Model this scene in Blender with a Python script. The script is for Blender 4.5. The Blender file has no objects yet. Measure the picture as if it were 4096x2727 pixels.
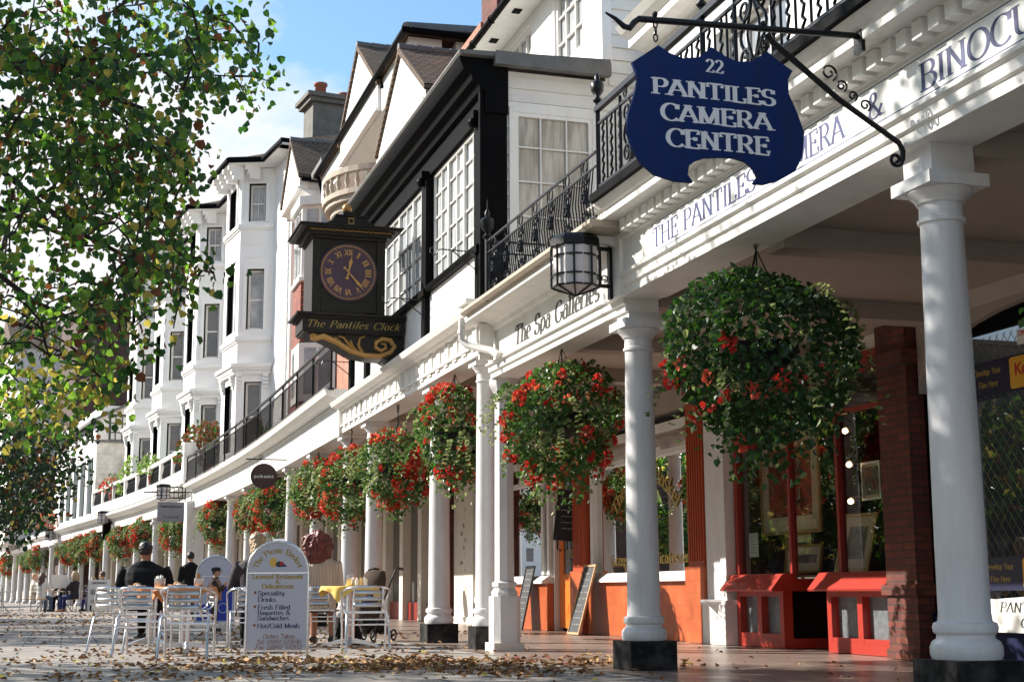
import bpy, bmesh, math, random
import numpy as np
from mathutils import Vector, Matrix
R = math.radians
C = bpy.context.scene.collection
SC = bpy.context.scene

# ---------------------------------------------------------------- camera
cam = bpy.data.cameras.new("camera"); co = bpy.data.objects.new("camera", cam); C.objects.link(co)
cam.sensor_width = 36.0; cam.lens = 50.0; cam.clip_end = 3000; cam.clip_start = 0.1
co.matrix_world = Matrix.Translation((0, 0, 0.68)) @ Matrix.Rotation(R(90 + 9.95), 4, 'X') @ Matrix.Rotation(-0.005, 4, 'Z')
SC.camera = co

# ---------------------------------------------------------------- light: autumn midday, sun from the left and a little ahead
SUN_AZ = Vector((-0.95, 0.31, 0)).normalized(); SUN_EL = R(31)
sd = Vector((SUN_AZ.x * math.cos(SUN_EL), SUN_AZ.y * math.cos(SUN_EL), math.sin(SUN_EL)))
sun = bpy.data.lights.new("sun", 'SUN'); sun.energy = 5.0; sun.angle = R(0.5); sun.color = (1, 0.94, 0.85)
so = bpy.data.objects.new("sun", sun); C.objects.link(so); so.location = (-30, 10, 30)
so.rotation_euler = sd.to_track_quat('Z', 'Y').to_euler()
world = bpy.data.worlds.new("World"); SC.world = world; world.use_nodes = True
wn = world.node_tree; wn.nodes.clear()
def wnode(t, **k):
    n = wn.nodes.new(t)
    for a, v in k.items(): setattr(n, a, v)
    return n
sky = wnode('ShaderNodeTexSky', sky_type='NISHITA', sun_disc=False, sun_elevation=SUN_EL,
            sun_rotation=math.atan2(SUN_AZ.x, SUN_AZ.y), air_density=1.0, dust_density=0.6, ozone_density=1.3)
tc = wnode('ShaderNodeTexCoord')
mp = wnode('ShaderNodeMapping'); mp.inputs['Scale'].default_value = (2.0, 2.0, 4.2); mp.inputs['Location'].default_value = (0.4, 0.7, 0.15)
nz = wnode('ShaderNodeTexNoise'); nz.inputs['Scale'].default_value = 2.6; nz.inputs['Detail'].default_value = 9; nz.inputs['Roughness'].default_value = 0.58
sepd = wnode('ShaderNodeSeparateXYZ')
hgt = wnode('ShaderNodeMapRange'); hgt.inputs[1].default_value = 0.20; hgt.inputs[2].default_value = 0.36; hgt.inputs[3].default_value = 0.34; hgt.inputs[4].default_value = -0.10
add = wnode('ShaderNodeMath', operation='ADD')
rmp = wnode('ShaderNodeMapRange'); rmp.inputs[1].default_value = 0.52; rmp.inputs[2].default_value = 0.74
mix = wnode('ShaderNodeMix', data_type='RGBA')
bright = wnode('ShaderNodeMix', data_type='RGBA', blend_type='MULTIPLY'); bright.inputs[0].default_value = 1.0
bright.inputs[7].default_value = (1.95, 2.35, 2.4, 1)
bg = wnode('ShaderNodeBackground'); bg.inputs[1].default_value = 0.05
out = wnode('ShaderNodeOutputWorld')
L = wn.links.new
L(tc.outputs['Generated'], mp.inputs[0]); L(mp.outputs[0], nz.inputs['Vector']); L(tc.outputs['Generated'], sepd.inputs[0])
L(sepd.outputs[2], hgt.inputs[0]); L(hgt.outputs[0], add.inputs[0]); L(nz.outputs[0], add.inputs[1]); 
lft = wnode('ShaderNodeMapRange'); lft.inputs[1].default_value = 0.05; lft.inputs[2].default_value = -0.30; lft.inputs[3].default_value = -0.10; lft.inputs[4].default_value = 0.16
add2 = wnode('ShaderNodeMath', operation='ADD'); L(sepd.outputs[0], lft.inputs[0]); L(add.outputs[0], add2.inputs[0]); L(lft.outputs[0], add2.inputs[1]); L(add2.outputs[0], rmp.inputs[0])
L(sky.outputs[0], bright.inputs[6]); L(rmp.outputs[0], mix.inputs[0]); L(bright.outputs[2], mix.inputs[6])
mix.inputs[7].default_value = (10.6, 10.6, 10.7, 1)
L(mix.outputs[2], bg.inputs[0]); L(bg.outputs[0], out.inputs[0])
vs = SC.view_settings; vs.view_transform = 'Standard'; vs.look = 'None'; vs.exposure = 1.0; vs.gamma = 1.0; vs.use_curve_mapping = False
SC.cycles.max_bounces = 10; SC.cycles.transparent_max_bounces = 24

# ---------------------------------------------------------------- materials
def mat(name, col, rough=0.6, metal=0.0, spec=0.5, noise=0.0, nscale=6.0, bump=0.0, bscale=40.0, col2=None, trans=0.0, coat=0.0, stretch=None):
    m = bpy.data.materials.new(name); m.use_nodes = True; nt = m.node_tree; b = nt.nodes['Principled BSDF']
    b.inputs['Base Color'].default_value = (*col, 1); b.inputs['Roughness'].default_value = rough; b.inputs['Metallic'].default_value = metal
    b.inputs['Specular IOR Level'].default_value = spec; b.inputs['Coat Weight'].default_value = coat
    if trans: b.inputs['Transmission Weight'].default_value = trans
    tcn = nt.nodes.new('ShaderNodeTexCoord')
    if noise > 0:
        n = nt.nodes.new('ShaderNodeTexNoise'); n.inputs['Scale'].default_value = nscale; n.inputs['Detail'].default_value = 8; n.inputs['Roughness'].default_value = 0.65
        src = tcn.outputs['Object']
        if stretch: mpn = nt.nodes.new('ShaderNodeMapping'); mpn.inputs['Scale'].default_value = stretch; nt.links.new(src, mpn.inputs[0]); src = mpn.outputs[0]
        nt.links.new(src, n.inputs['Vector'])
        rp = nt.nodes.new('ShaderNodeMapRange'); rp.inputs[1].default_value = 0.42; rp.inputs[2].default_value = 0.72; rp.inputs[4].default_value = noise
        nt.links.new(n.outputs[0], rp.inputs[0])
        mx = nt.nodes.new('ShaderNodeMix'); mx.data_type = 'RGBA'; mx.inputs[6].default_value = (*col, 1)
        c2 = col2 or tuple(c * 0.45 for c in col); mx.inputs[7].default_value = (*c2, 1)
        nt.links.new(rp.outputs[0], mx.inputs[0]); nt.links.new(mx.outputs[2], b.inputs['Base Color'])
    if bump > 0:
        n2 = nt.nodes.new('ShaderNodeTexNoise'); n2.inputs['Scale'].default_value = bscale; n2.inputs['Detail'].default_value = 4
        src = tcn.outputs['Object']
        if stretch: mpn = nt.nodes.new('ShaderNodeMapping'); mpn.inputs['Scale'].default_value = stretch; nt.links.new(src, mpn.inputs[0]); src = mpn.outputs[0]
        nt.links.new(src, n2.inputs['Vector'])
        bp = nt.nodes.new('ShaderNodeBump'); bp.inputs['Strength'].default_value = bump; bp.inputs['Distance'].default_value = 0.01
        nt.links.new(n2.outputs[0], bp.inputs['Height']); nt.links.new(bp.outputs[0], b.inputs['Normal'])
    return m

def brickmat(name, c1, c2, mortar, bw=0.22, bh=0.075, axis='wall', rough=0.85, msize=0.008, bump=0.4, offset=0.5):
    """brick courses in object space; 'wall': U runs along whichever way the face runs, V is height"""
    m = bpy.data.materials.new(name); m.use_nodes = True; nt = m.node_tree; b = nt.nodes['Principled BSDF']; b.inputs['Roughness'].default_value = rough
    g = nt.nodes.new('ShaderNodeNewGeometry'); sp = nt.nodes.new('ShaderNodeSeparateXYZ'); nt.links.new(g.outputs['Position'], sp.inputs[0])
    cb = nt.nodes.new('ShaderNodeCombineXYZ')
    if axis == 'wall':
        # U = cross(up, normal) . position
        cr = nt.nodes.new('ShaderNodeVectorMath'); cr.operation = 'CROSS_PRODUCT'; cr.inputs[0].default_value = (0, 0, 1); nt.links.new(g.outputs['True Normal'], cr.inputs[1])
        nrm = nt.nodes.new('ShaderNodeVectorMath'); nrm.operation = 'NORMALIZE'; nt.links.new(cr.outputs[0], nrm.inputs[0])
        dt = nt.nodes.new('ShaderNodeVectorMath'); dt.operation = 'DOT_PRODUCT'; nt.links.new(nrm.outputs[0], dt.inputs[0]); nt.links.new(g.outputs['Position'], dt.inputs[1])
        nt.links.new(dt.outputs['Value'], cb.inputs[0]); nt.links.new(sp.outputs[2], cb.inputs[1])
    else:
        rot = nt.nodes.new('ShaderNodeVectorRotate'); rot.rotation_type = 'Z_AXIS'; rot.inputs['Angle'].default_value = R(-107.3 if axis == 'floor' else -17.3)
        nt.links.new(g.outputs['Position'], rot.inputs['Vector']); nt.links.new(rot.outputs[0], cb.inputs[0])
        sp2 = nt.nodes.new('ShaderNodeSeparateXYZ'); nt.links.new(rot.outputs[0], sp2.inputs[0])
        nt.links.new(sp2.outputs[0], cb.inputs[0]); nt.links.new(sp2.outputs[1], cb.inputs[1])
    br = nt.nodes.new('ShaderNodeTexBrick'); br.inputs['Scale'].default_value = 1.0; br.inputs['Brick Width'].default_value = bw; br.inputs['Row Height'].default_value = bh
    br.inputs['Mortar Size'].default_value = msize; br.inputs['Color1'].default_value = (*c1, 1); br.inputs['Color2'].default_value = (*c2, 1); br.inputs['Mortar'].default_value = (*mortar, 1); br.inputs['Bias'].default_value = 0.0; br.offset = offset
    nt.links.new(cb.outputs[0], br.inputs['Vector'])
    n = nt.nodes.new('ShaderNodeTexNoise'); n.inputs['Scale'].default_value = 2.2; n.inputs['Detail'].default_value = 9; n.inputs['Roughness'].default_value = 0.7; nt.links.new(g.outputs['Position'], n.inputs['Vector'])
    rp = nt.nodes.new('ShaderNodeMapRange'); rp.inputs[1].default_value = 0.3; rp.inputs[2].default_value = 0.75; rp.inputs[3].default_value = 0.65; rp.inputs[4].default_value = 1.25; nt.links.new(n.outputs[0], rp.inputs[0])
    mx = nt.nodes.new('ShaderNodeMix'); mx.data_type = 'RGBA'; mx.blend_type = 'MULTIPLY'; mx.inputs[0].default_value = 1; nt.links.new(br.outputs['Color'], mx.inputs[6]); nt.links.new(rp.outputs[0], mx.inputs[7])
    nt.links.new(mx.outputs[2], b.inputs['Base Color'])
    bp = nt.nodes.new('ShaderNodeBump'); bp.inputs['Strength'].default_value = bump; bp.inputs['Distance'].default_value = 0.01; bp.invert = True
    nt.links.new(br.outputs['Fac'], bp.inputs['Height']); nt.links.new(bp.outputs[0], b.inputs['Normal'])
    return m

def leafmat(name, col, tr=0.45, rough=0.45, tcol=None):
    m = bpy.data.materials.new(name); m.use_nodes = True; nt = m.node_tree; b = nt.nodes['Principled BSDF']
    b.inputs['Roughness'].default_value = rough; b.inputs['Base Color'].default_value = (*col, 1)
    n = nt.nodes.new('ShaderNodeTexNoise'); n.inputs['Scale'].default_value = 9; tcn = nt.nodes.new('ShaderNodeTexCoord'); nt.links.new(tcn.outputs['Object'], n.inputs['Vector'])
    mx = nt.nodes.new('ShaderNodeMix'); mx.data_type = 'RGBA'; mx.inputs[6].default_value = (*[c * 0.7 for c in col], 1); mx.inputs[7].default_value = (*[min(1, c * 1.35) for c in col], 1)
    nt.links.new(n.outputs[0], mx.inputs[0]); nt.links.new(mx.outputs[2], b.inputs['Base Color'])
    t = nt.nodes.new('ShaderNodeBsdfTranslucent'); t.inputs[0].default_value = (*(tcol or tuple(min(1, c * 1.9) for c in col)), 1)
    ms = nt.nodes.new('ShaderNodeMixShader'); ms.inputs[0].default_value = tr
    nt.links.new(b.outputs[0], ms.inputs[1]); nt.links.new(t.outputs[0], ms.inputs[2]); nt.links.new(ms.outputs[0], nt.nodes['Material Output'].inputs[0])
    return m

def glassmat(name, tint=(0.9, 0.95, 0.93), refl=1.0):
    m = bpy.data.materials.new(name); m.use_nodes = True; nt = m.node_tree; nt.nodes.remove(nt.nodes['Principled BSDF'])
    tr = nt.nodes.new('ShaderNodeBsdfTransparent'); tr.inputs[0].default_value = (*tint, 1)
    gl = nt.nodes.new('ShaderNodeBsdfGlossy'); gl.inputs['Roughness'].default_value = 0.0
    fr = nt.nodes.new('ShaderNodeFresnel'); fr.inputs[0].default_value = 1.5
    ml = nt.nodes.new('ShaderNodeMath'); ml.operation = 'MULTIPLY'; ml.inputs[1].default_value = refl * 1.7; ml.use_clamp = True; nt.links.new(fr.outputs[0], ml.inputs[0])
    ms = nt.nodes.new('ShaderNodeMixShader'); nt.links.new(ml.outputs[0], ms.inputs[0]); nt.links.new(tr.outputs[0], ms.inputs[1]); nt.links.new(gl.outputs[0], ms.inputs[2])
    nt.links.new(ms.outputs[0], nt.nodes['Material Output'].inputs[0]); return m

def emitmat(name, col, s):
    m = mat(name, col); b = m.node_tree.nodes['Principled BSDF']; b.inputs['Emission Color'].default_value = (*col, 1); b.inputs['Emission Strength'].default_value = s; return m

def boardmat(name, col, pitch=0.14):
    """painted clapboards: saw-tooth relief by height"""
    m = mat(name, col, 0.55, noise=0.18, nscale=3.0); nt = m.node_tree; b = nt.nodes['Principled BSDF']
    g = nt.nodes.new('ShaderNodeNewGeometry'); sp = nt.nodes.new('ShaderNodeSeparateXYZ'); nt.links.new(g.outputs['Position'], sp.inputs[0])
    dv = nt.nodes.new('ShaderNodeMath'); dv.operation = 'DIVIDE'; dv.inputs[1].default_value = pitch; nt.links.new(sp.outputs[2], dv.inputs[0])
    fr = nt.nodes.new('ShaderNodeMath'); fr.operation = 'FRACT'; nt.links.new(dv.outputs[0], fr.inputs[0])
    bp = nt.nodes.new('ShaderNodeBump'); bp.inputs['Strength'].default_value = 1.0; bp.inputs['Distance'].default_value = 0.02; bp.invert = True
    nt.links.new(fr.outputs[0], bp.inputs['Height']); nt.links.new(bp.outputs[0], b.inputs['Normal']); return m

M = dict(
    white=mat('white_paint', (0.80, 0.78, 0.74), 0.5, noise=0.30, nscale=3.2, col2=(0.48, 0.44, 0.38), bump=0.15, bscale=18, stretch=(1.4, 1.4, .45)),
    column=mat('column_paint', (0.70, 0.69, 0.69), 0.42, noise=0.38, nscale=4, col2=(0.46, 0.43, 0.40), bump=0.22, bscale=9, stretch=(2.2, 2.2, .5)),
    stucco=mat('white_stucco', (0.80, 0.79, 0.77), 0.75, noise=0.22, nscale=0.9, col2=(0.6, 0.56, 0.5), bump=0.15, bscale=30),
    cream=mat('cream_paint', (0.74, 0.68, 0.58), 0.55, noise=0.2, nscale=3),
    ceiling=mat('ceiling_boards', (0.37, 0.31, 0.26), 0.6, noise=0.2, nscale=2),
    clap=boardmat('white_clapboard', (0.78, 0.74, 0.68), 0.17),
    black=mat('black_paint', (0.004, 0.004, 0.0045), 0.55, spec=0.03, noise=0.3, nscale=5, col2=(0.011, 0.010, 0.009), bump=0.1, bscale=20),
    plinth=mat('black_plinth', (0.008, 0.008, 0.009), 0.5, spec=0.15, noise=0.9, nscale=7, col2=(0.07, 0.066, 0.06), bump=0.5, bscale=25),
    iron=mat('black_iron', (0.007, 0.0075, 0.010), 0.38, spec=0.25, bump=0.2, bscale=60),
    red=mat('red_paint', (0.36, 0.032, 0.02), 0.34, noise=0.3, nscale=4, col2=(0.28, 0.025, 0.015), bump=0.08, bscale=12),
    darkred=mat('dark_red_paint', (0.24, 0.02, 0.012), 0.35),
    orange=mat('orange_paint', (0.72, 0.17, 0.02), 0.35, noise=0.15, nscale=3, col2=(0.5, 0.1, 0.015)),
    orangetile=brickmat('orange_glazed_tile', (0.50, 0.125, 0.045), (0.45, 0.105, 0.038), (0.34, 0.08, 0.03), 0.16, 0.16, rough=0.3, msize=0.003, bump=0.2, offset=0.0),
    redorange=mat('terracotta_paint', (0.42, 0.07, 0.022), 0.38, noise=0.25, nscale=4),
    brick=brickmat('red_brick', (0.17, 0.04, 0.024), (0.10, 0.026, 0.018), (0.055, 0.03, 0.022)), leafshade=leafmat('leaf_deep_shade_green', (0.013, 0.032, 0.012), 0.22, 0.5, (0.03, 0.08, 0.015)),  # the leaf green is a darkened copy: the far tree's shade put into its colour
    brickpale=brickmat('orange_brick', (0.42, 0.15, 0.08), (0.34, 0.11, 0.06), (0.4, 0.3, 0.24)),
    brickdark=brickmat('dark_brick', (0.10, 0.045, 0.033), (0.06, 0.032, 0.028), (0.035, 0.026, 0.022)),
    tile=brickmat('roof_tile', (0.19, 0.115, 0.065), (0.11, 0.075, 0.048), (0.02, 0.016, 0.013), 0.17, 0.085, rough=0.9, msize=0.012, bump=1.0),
    hungtile=brickmat('red_hung_tile', (0.36, 0.10, 0.06), (0.26, 0.065, 0.04), (0.06, 0.02, 0.015), 0.17, 0.11, rough=0.8, msize=0.012, bump=1.0),
    render=brickmat('lined_render', (0.66, 0.62, 0.55), (0.66, 0.62, 0.55), (0.56, 0.52, 0.45), 1.3, 0.5, rough=0.8, msize=0.012, bump=0.15),
    lead=mat('lead_sheet', (0.11, 0.105, 0.10), 0.6, noise=0.5, nscale=5, col2=(0.2, 0.19, 0.17), bump=0.4, bscale=14),
    stone=mat('pale_stone', (0.46, 0.39, 0.31), 0.85, noise=0.5, nscale=4, col2=(0.2, 0.17, 0.13), bump=0.3),
    greystone=mat('grey_render', (0.16, 0.15, 0.135), 0.9, noise=0.7, nscale=3, col2=(0.07, 0.07, 0.055), bump=0.4),
    pot=mat('terracotta', (0.30, 0.10, 0.06), 0.8, noise=0.3),
    pane=mat('window_pane', (0.16, 0.17, 0.19), 0.04, spec=1.0, noise=0.9, nscale=0.9, col2=(0.52, 0.52, 0.52)),
    panedark=mat('dark_window_pane', (0.05, 0.055, 0.06), 0.04, spec=1.0, noise=0.9, nscale=1.5, col2=(0.14, 0.13, 0.12)),
    curtain=mat('net_curtain', (0.52, 0.48, 0.42), 0.12, noise=1.0, nscale=2.4, col2=(0.20, 0.17, 0.14), stretch=(5, 5, .55)), panelight=mat('curtained_pane', (0.34, 0.36, 0.38), 0.06, spec=0.9, noise=0.9, nscale=2.2, col2=(0.66, 0.66, 0.63), stretch=(3, 3, .5)),  # net curtain: shading of the folds put into the colour as vertical streaks
    frosted=mat('frosted_pane', (0.16, 0.175, 0.19), 0.25, noise=0.8, nscale=14, col2=(0.07, 0.075, 0.08)),
    glass=glassmat('shop_glass'),
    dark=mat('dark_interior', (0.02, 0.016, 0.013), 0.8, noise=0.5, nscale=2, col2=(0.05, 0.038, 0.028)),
    interior=mat('shop_interior', (0.085, 0.058, 0.04), 0.8, noise=0.5, nscale=1.5, col2=(0.04, 0.03, 0.022)),
    blue=mat('navy_sign_paint', (0.004, 0.022, 0.115), 0.6, spec=0.15, noise=0.7, nscale=4, col2=(0.012, 0.020, 0.062), stretch=(4, 4, .5)),
    letter=mat('white_letter', (0.72, 0.72, 0.74), 0.5),
    navy=mat('navy_letter', (0.02, 0.028, 0.13), 0.5),
    blackletter=mat('black_letter', (0.015, 0.013, 0.012), 0.5),
    panel=mat('white_sign_panel', (0.80, 0.79, 0.76), 0.35),
    gold=mat('gold_leaf', (0.50, 0.27, 0.075), 0.45, metal=0.25, noise=0.3, nscale=20),
    goldtext=mat('gold_letter', (0.42, 0.29, 0.06), 0.5),
    clockface=mat('clock_face', (0.060, 0.028, 0.050), 0.55),
    clockwood=mat('clock_wood', (0.017, 0.0145, 0.011), 0.45, spec=0.2, noise=0.5, nscale=4, col2=(0.03, 0.024, 0.018), bump=0.25, bscale=30),
    opal=mat('opal_glass', (0.62, 0.58, 0.58), 0.3),
    alu=mat('polished_aluminium', (0.74, 0.75, 0.78), 0.18, metal=1.0),
    steel=mat('brushed_steel', (0.6, 0.6, 0.62), 0.28, metal=1.0),
    clothorange=mat('orange_cloth', (0.62, 0.24, 0.09), 0.85, bump=0.2, bscale=90),
    clothyellow=mat('yellow_cloth', (0.80, 0.52, 0.12), 0.85, bump=0.2, bscale=90),
    signwhite=mat('sign_face', (0.56, 0.57, 0.66), 0.3),
    signblue=mat('blue_panel', (0.02, 0.05, 0.42), 0.4),
    signgrey=mat('grey_sign', (0.20, 0.21, 0.235), 0.5),
    brown=mat('brown_sign', (0.035, 0.012, 0.010), 0.45),
    slate=mat('chalkboard', (0.022, 0.024, 0.028), 0.55, noise=0.5, nscale=8, col2=(0.06, 0.06, 0.065)),
    chalk=mat('chalk', (0.6, 0.6, 0.6), 0.9),
    pine=mat('pine_frame', (0.45, 0.27, 0.13), 0.6, noise=0.3, nscale=12),
    gilt=mat('gilt_frame', (0.45, 0.29, 0.10), 0.35, metal=0.4),
    mount=mat('picture_mount', (0.55, 0.47, 0.36), 0.8),
    picture=mat('picture_print', (0.09, 0.085, 0.08), 0.7, noise=1.0, nscale=7, col2=(0.3, 0.26, 0.22)),
    poster=mat('poster_print', (0.30, 0.05, 0.03), 0.7, noise=1.0, nscale=9, col2=(0.03, 0.02, 0.02)),
    bulb=emitmat('lit_bulb', (1.0, 0.66, 0.34), 4.5),
    kodak=mat('yellow_panel', (0.80, 0.42, 0.03), 0.4),
    kred=mat('red_letter', (0.55, 0.02, 0.02), 0.5),
    darkblue=mat('dark_blue_panel', (0.008, 0.01, 0.04), 0.4),
    bluepaint=mat('blue_paint', (0.004, 0.008, 0.045), 0.6, spec=0.2),
    green=mat('dark_green_paint', (0.01, 0.03, 0.022), 0.4),
    skin=mat('skin', (0.55, 0.30, 0.20), 0.5), skin2=mat('tanned_skin', (0.38, 0.17, 0.10), 0.5),
    blackcloth=mat('black_cloth', (0.006, 0.006, 0.007), 0.7, spec=0.2, bump=0.5, bscale=14),
    navycloth=mat('navy_cloth', (0.022, 0.015, 0.022), 0.8, bump=0.5, bscale=20),
    browncloth=mat('brown_corduroy', (0.05, 0.028, 0.016), 0.9, bump=0.4, bscale=60),
    taupecloth=mat('taupe_cloth', (0.30, 0.19, 0.155), 0.85, bump=0.4, bscale=30),
    whitecloth=mat('pale_cloth', (0.66, 0.64, 0.60), 0.85, bump=0.3, bscale=30),
    bluecloth=mat('blue_cloth', (0.03, 0.035, 0.13), 0.85), denim=mat('denim', (0.06, 0.10, 0.17), 0.9),
    greencloth=mat('green_cloth', (0.05, 0.055, 0.035), 0.85),
    hairblack=mat('black_hair', (0.008, 0.007, 0.006), 0.4, bump=0.8, bscale=60), hairblond=mat('blond_hair', (0.42, 0.30, 0.17), 0.5, bump=1.0, bscale=30, noise=1.0, nscale=18, col2=(0.16, 0.10, 0.055), stretch=(1, 1, .25)),
    hairred=mat('auburn_hair', (0.17, 0.030, 0.020), 0.38, bump=1.0, bscale=26, noise=1.0, nscale=16, col2=(0.030, 0.006, 0.005), stretch=(1, 1, .35)),
    hairbrown=mat('brown_hair', (0.08, 0.04, 0.025), 0.5, bump=0.8, bscale=50), hairgrey=mat('grey_hair', (0.45, 0.40, 0.34), 0.6, bump=0.8, bscale=50),
    shoe=mat('black_leather', (0.012, 0.011, 0.010), 0.35), rubber=mat('rubber', (0.015, 0.015, 0.015), 0.8),
    bark=mat('bark', (0.035, 0.027, 0.02), 0.9, bump=0.8, bscale=20), twig=mat('twig', (0.022, 0.018, 0.013), 0.9),
    leafdark=leafmat('leaf_dark_green', (0.022, 0.060, 0.016), 0.36, 0.42, (0.05, 0.18, 0.02)), leafgreen=leafmat('leaf_green', (0.050, 0.11, 0.020), 0.5, 0.42, (0.22, 0.42, 0.04)),
    leafyellow=leafmat('leaf_yellow', (0.26, 0.21, 0.04), 0.5, 0.6, (0.62, 0.54, 0.10)), leafbrown=leafmat('leaf_brown', (0.13, 0.050, 0.022), 0.3, 0.8, (0.28, 0.10, 0.03)),
    ivyshade=leafmat('shaded_ivy_green', (0.018, 0.052, 0.014), 0.28, 0.45, (0.06, 0.16, 0.02)), ivy=leafmat('ivy_green', (0.035, 0.085, 0.022), 0.3, 0.4, (0.12, 0.26, 0.04)), ivypale=leafmat('pale_ivy', (0.20, 0.25, 0.10), 0.35, 0.5, (0.35, 0.42, 0.15)),  # first ivy is a darker copy: the nearest basket's shade put into its colour
    petal=leafmat('red_petal', (0.52, 0.030, 0.020), 0.3, 0.6, (0.70, 0.05, 0.03)), petalpink=leafmat('coral_petal', (0.72, 0.12, 0.07), 0.35, 0.6, (0.9, 0.2, 0.1)),
    litter=mat('dry_leaf', (0.24, 0.115, 0.045), 0.8, noise=0.8, nscale=7, col2=(0.15, 0.065, 0.022)), litter2=mat('pale_dry_leaf', (0.40, 0.23, 0.09), 0.8, noise=0.6, nscale=7, col2=(0.3, 0.14, 0.045)),
    paving=brickmat('paving_slabs', (0.36, 0.32, 0.28), (0.27, 0.24, 0.215), (0.06, 0.052, 0.045), 0.95, 0.62, axis='paving', rough=0.75, msize=0.014, bump=0.6),
    arcade=brickmat('arcade_floor_slabs', (0.34, 0.26, 0.215), (0.28, 0.21, 0.18), (0.11, 0.085, 0.07), 1.1, 0.8, axis='paving', rough=0.3, msize=0.006, bump=0.15),
    paper=mat('paper', (0.70, 0.69, 0.66), 0.8), wicker=mat('wicker', (0.40, 0.27, 0.13), 0.8, bump=0.8, bscale=40),
    china=mat('white_china', (0.8, 0.79, 0.76), 0.25), clear=glassmat('drinking_glass', (0.95, 0.95, 0.95), 1.2), wood=mat('chair_seat_wood', (0.42, 0.25, 0.11), 0.5),
    greymetal=mat('grey_painted_metal', (0.26, 0.25, 0.24), 0.4), galv=mat('white_pvc', (0.7, 0.68, 0.64), 0.5, noise=0.3),
)
# ---------------------------------------------------------------- plan of the curving colonnade: s along the street, o out to the street, z up
_S = np.arange(-40, 300, 0.05); _PH = np.radians(np.interp(_S, [-40, 24, 34, 46, 60, 90, 300], [17.3, 17.3, 19.5, 21.5, 25, 25, 23]))
_X = np.cumsum(-np.sin(_PH) * 0.05); _Y = np.cumsum(np.cos(_PH) * 0.05); _X += 2.45 - _X[800]; _Y += 7.75 - _Y[800]
def W(s, o, z):
    i = (s + 40) / 0.05; i0 = max(0, min(len(_S) - 2, int(i))); f = i - i0
    px = _X[i0] + (_X[i0 + 1] - _X[i0]) * f; py = _Y[i0] + (_Y[i0 + 1] - _Y[i0]) * f; ph = _PH[i0]
    return Vector((px - o * math.cos(ph), py - o * math.sin(ph), z))
def frame(x, y, deg):
    t = Vector((-math.sin(R(deg)), math.cos(R(deg)), 0)); n = Vector((-math.cos(R(deg)), -math.sin(R(deg)), 0)); p = Vector((x, y, 0))
    return lambda a, b, z: p + t * a + n * b + Vector((0, 0, z))
ST = frame(2.45, 7.75, 17.3)           # the straight line of the near houses
IT = frame(-10.469, 48.0, 24.7)        # the stuccoed terrace
ID = lambda a, b, z: Vector((a, b, z))
def side(F, s):                         # a wall facing back along the street: a = -o, b = towards the camera
    return lambda a, b, z: F(s - b, -a, z)
def turned(F, a0, b0, ang):             # a facet turned by ang about its near end
    c, s_ = math.cos(ang), math.sin(ang)
    return lambda a, b, z: F(a0 + a * c - b * s_, b0 + a * s_ + b * c, z)

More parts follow.
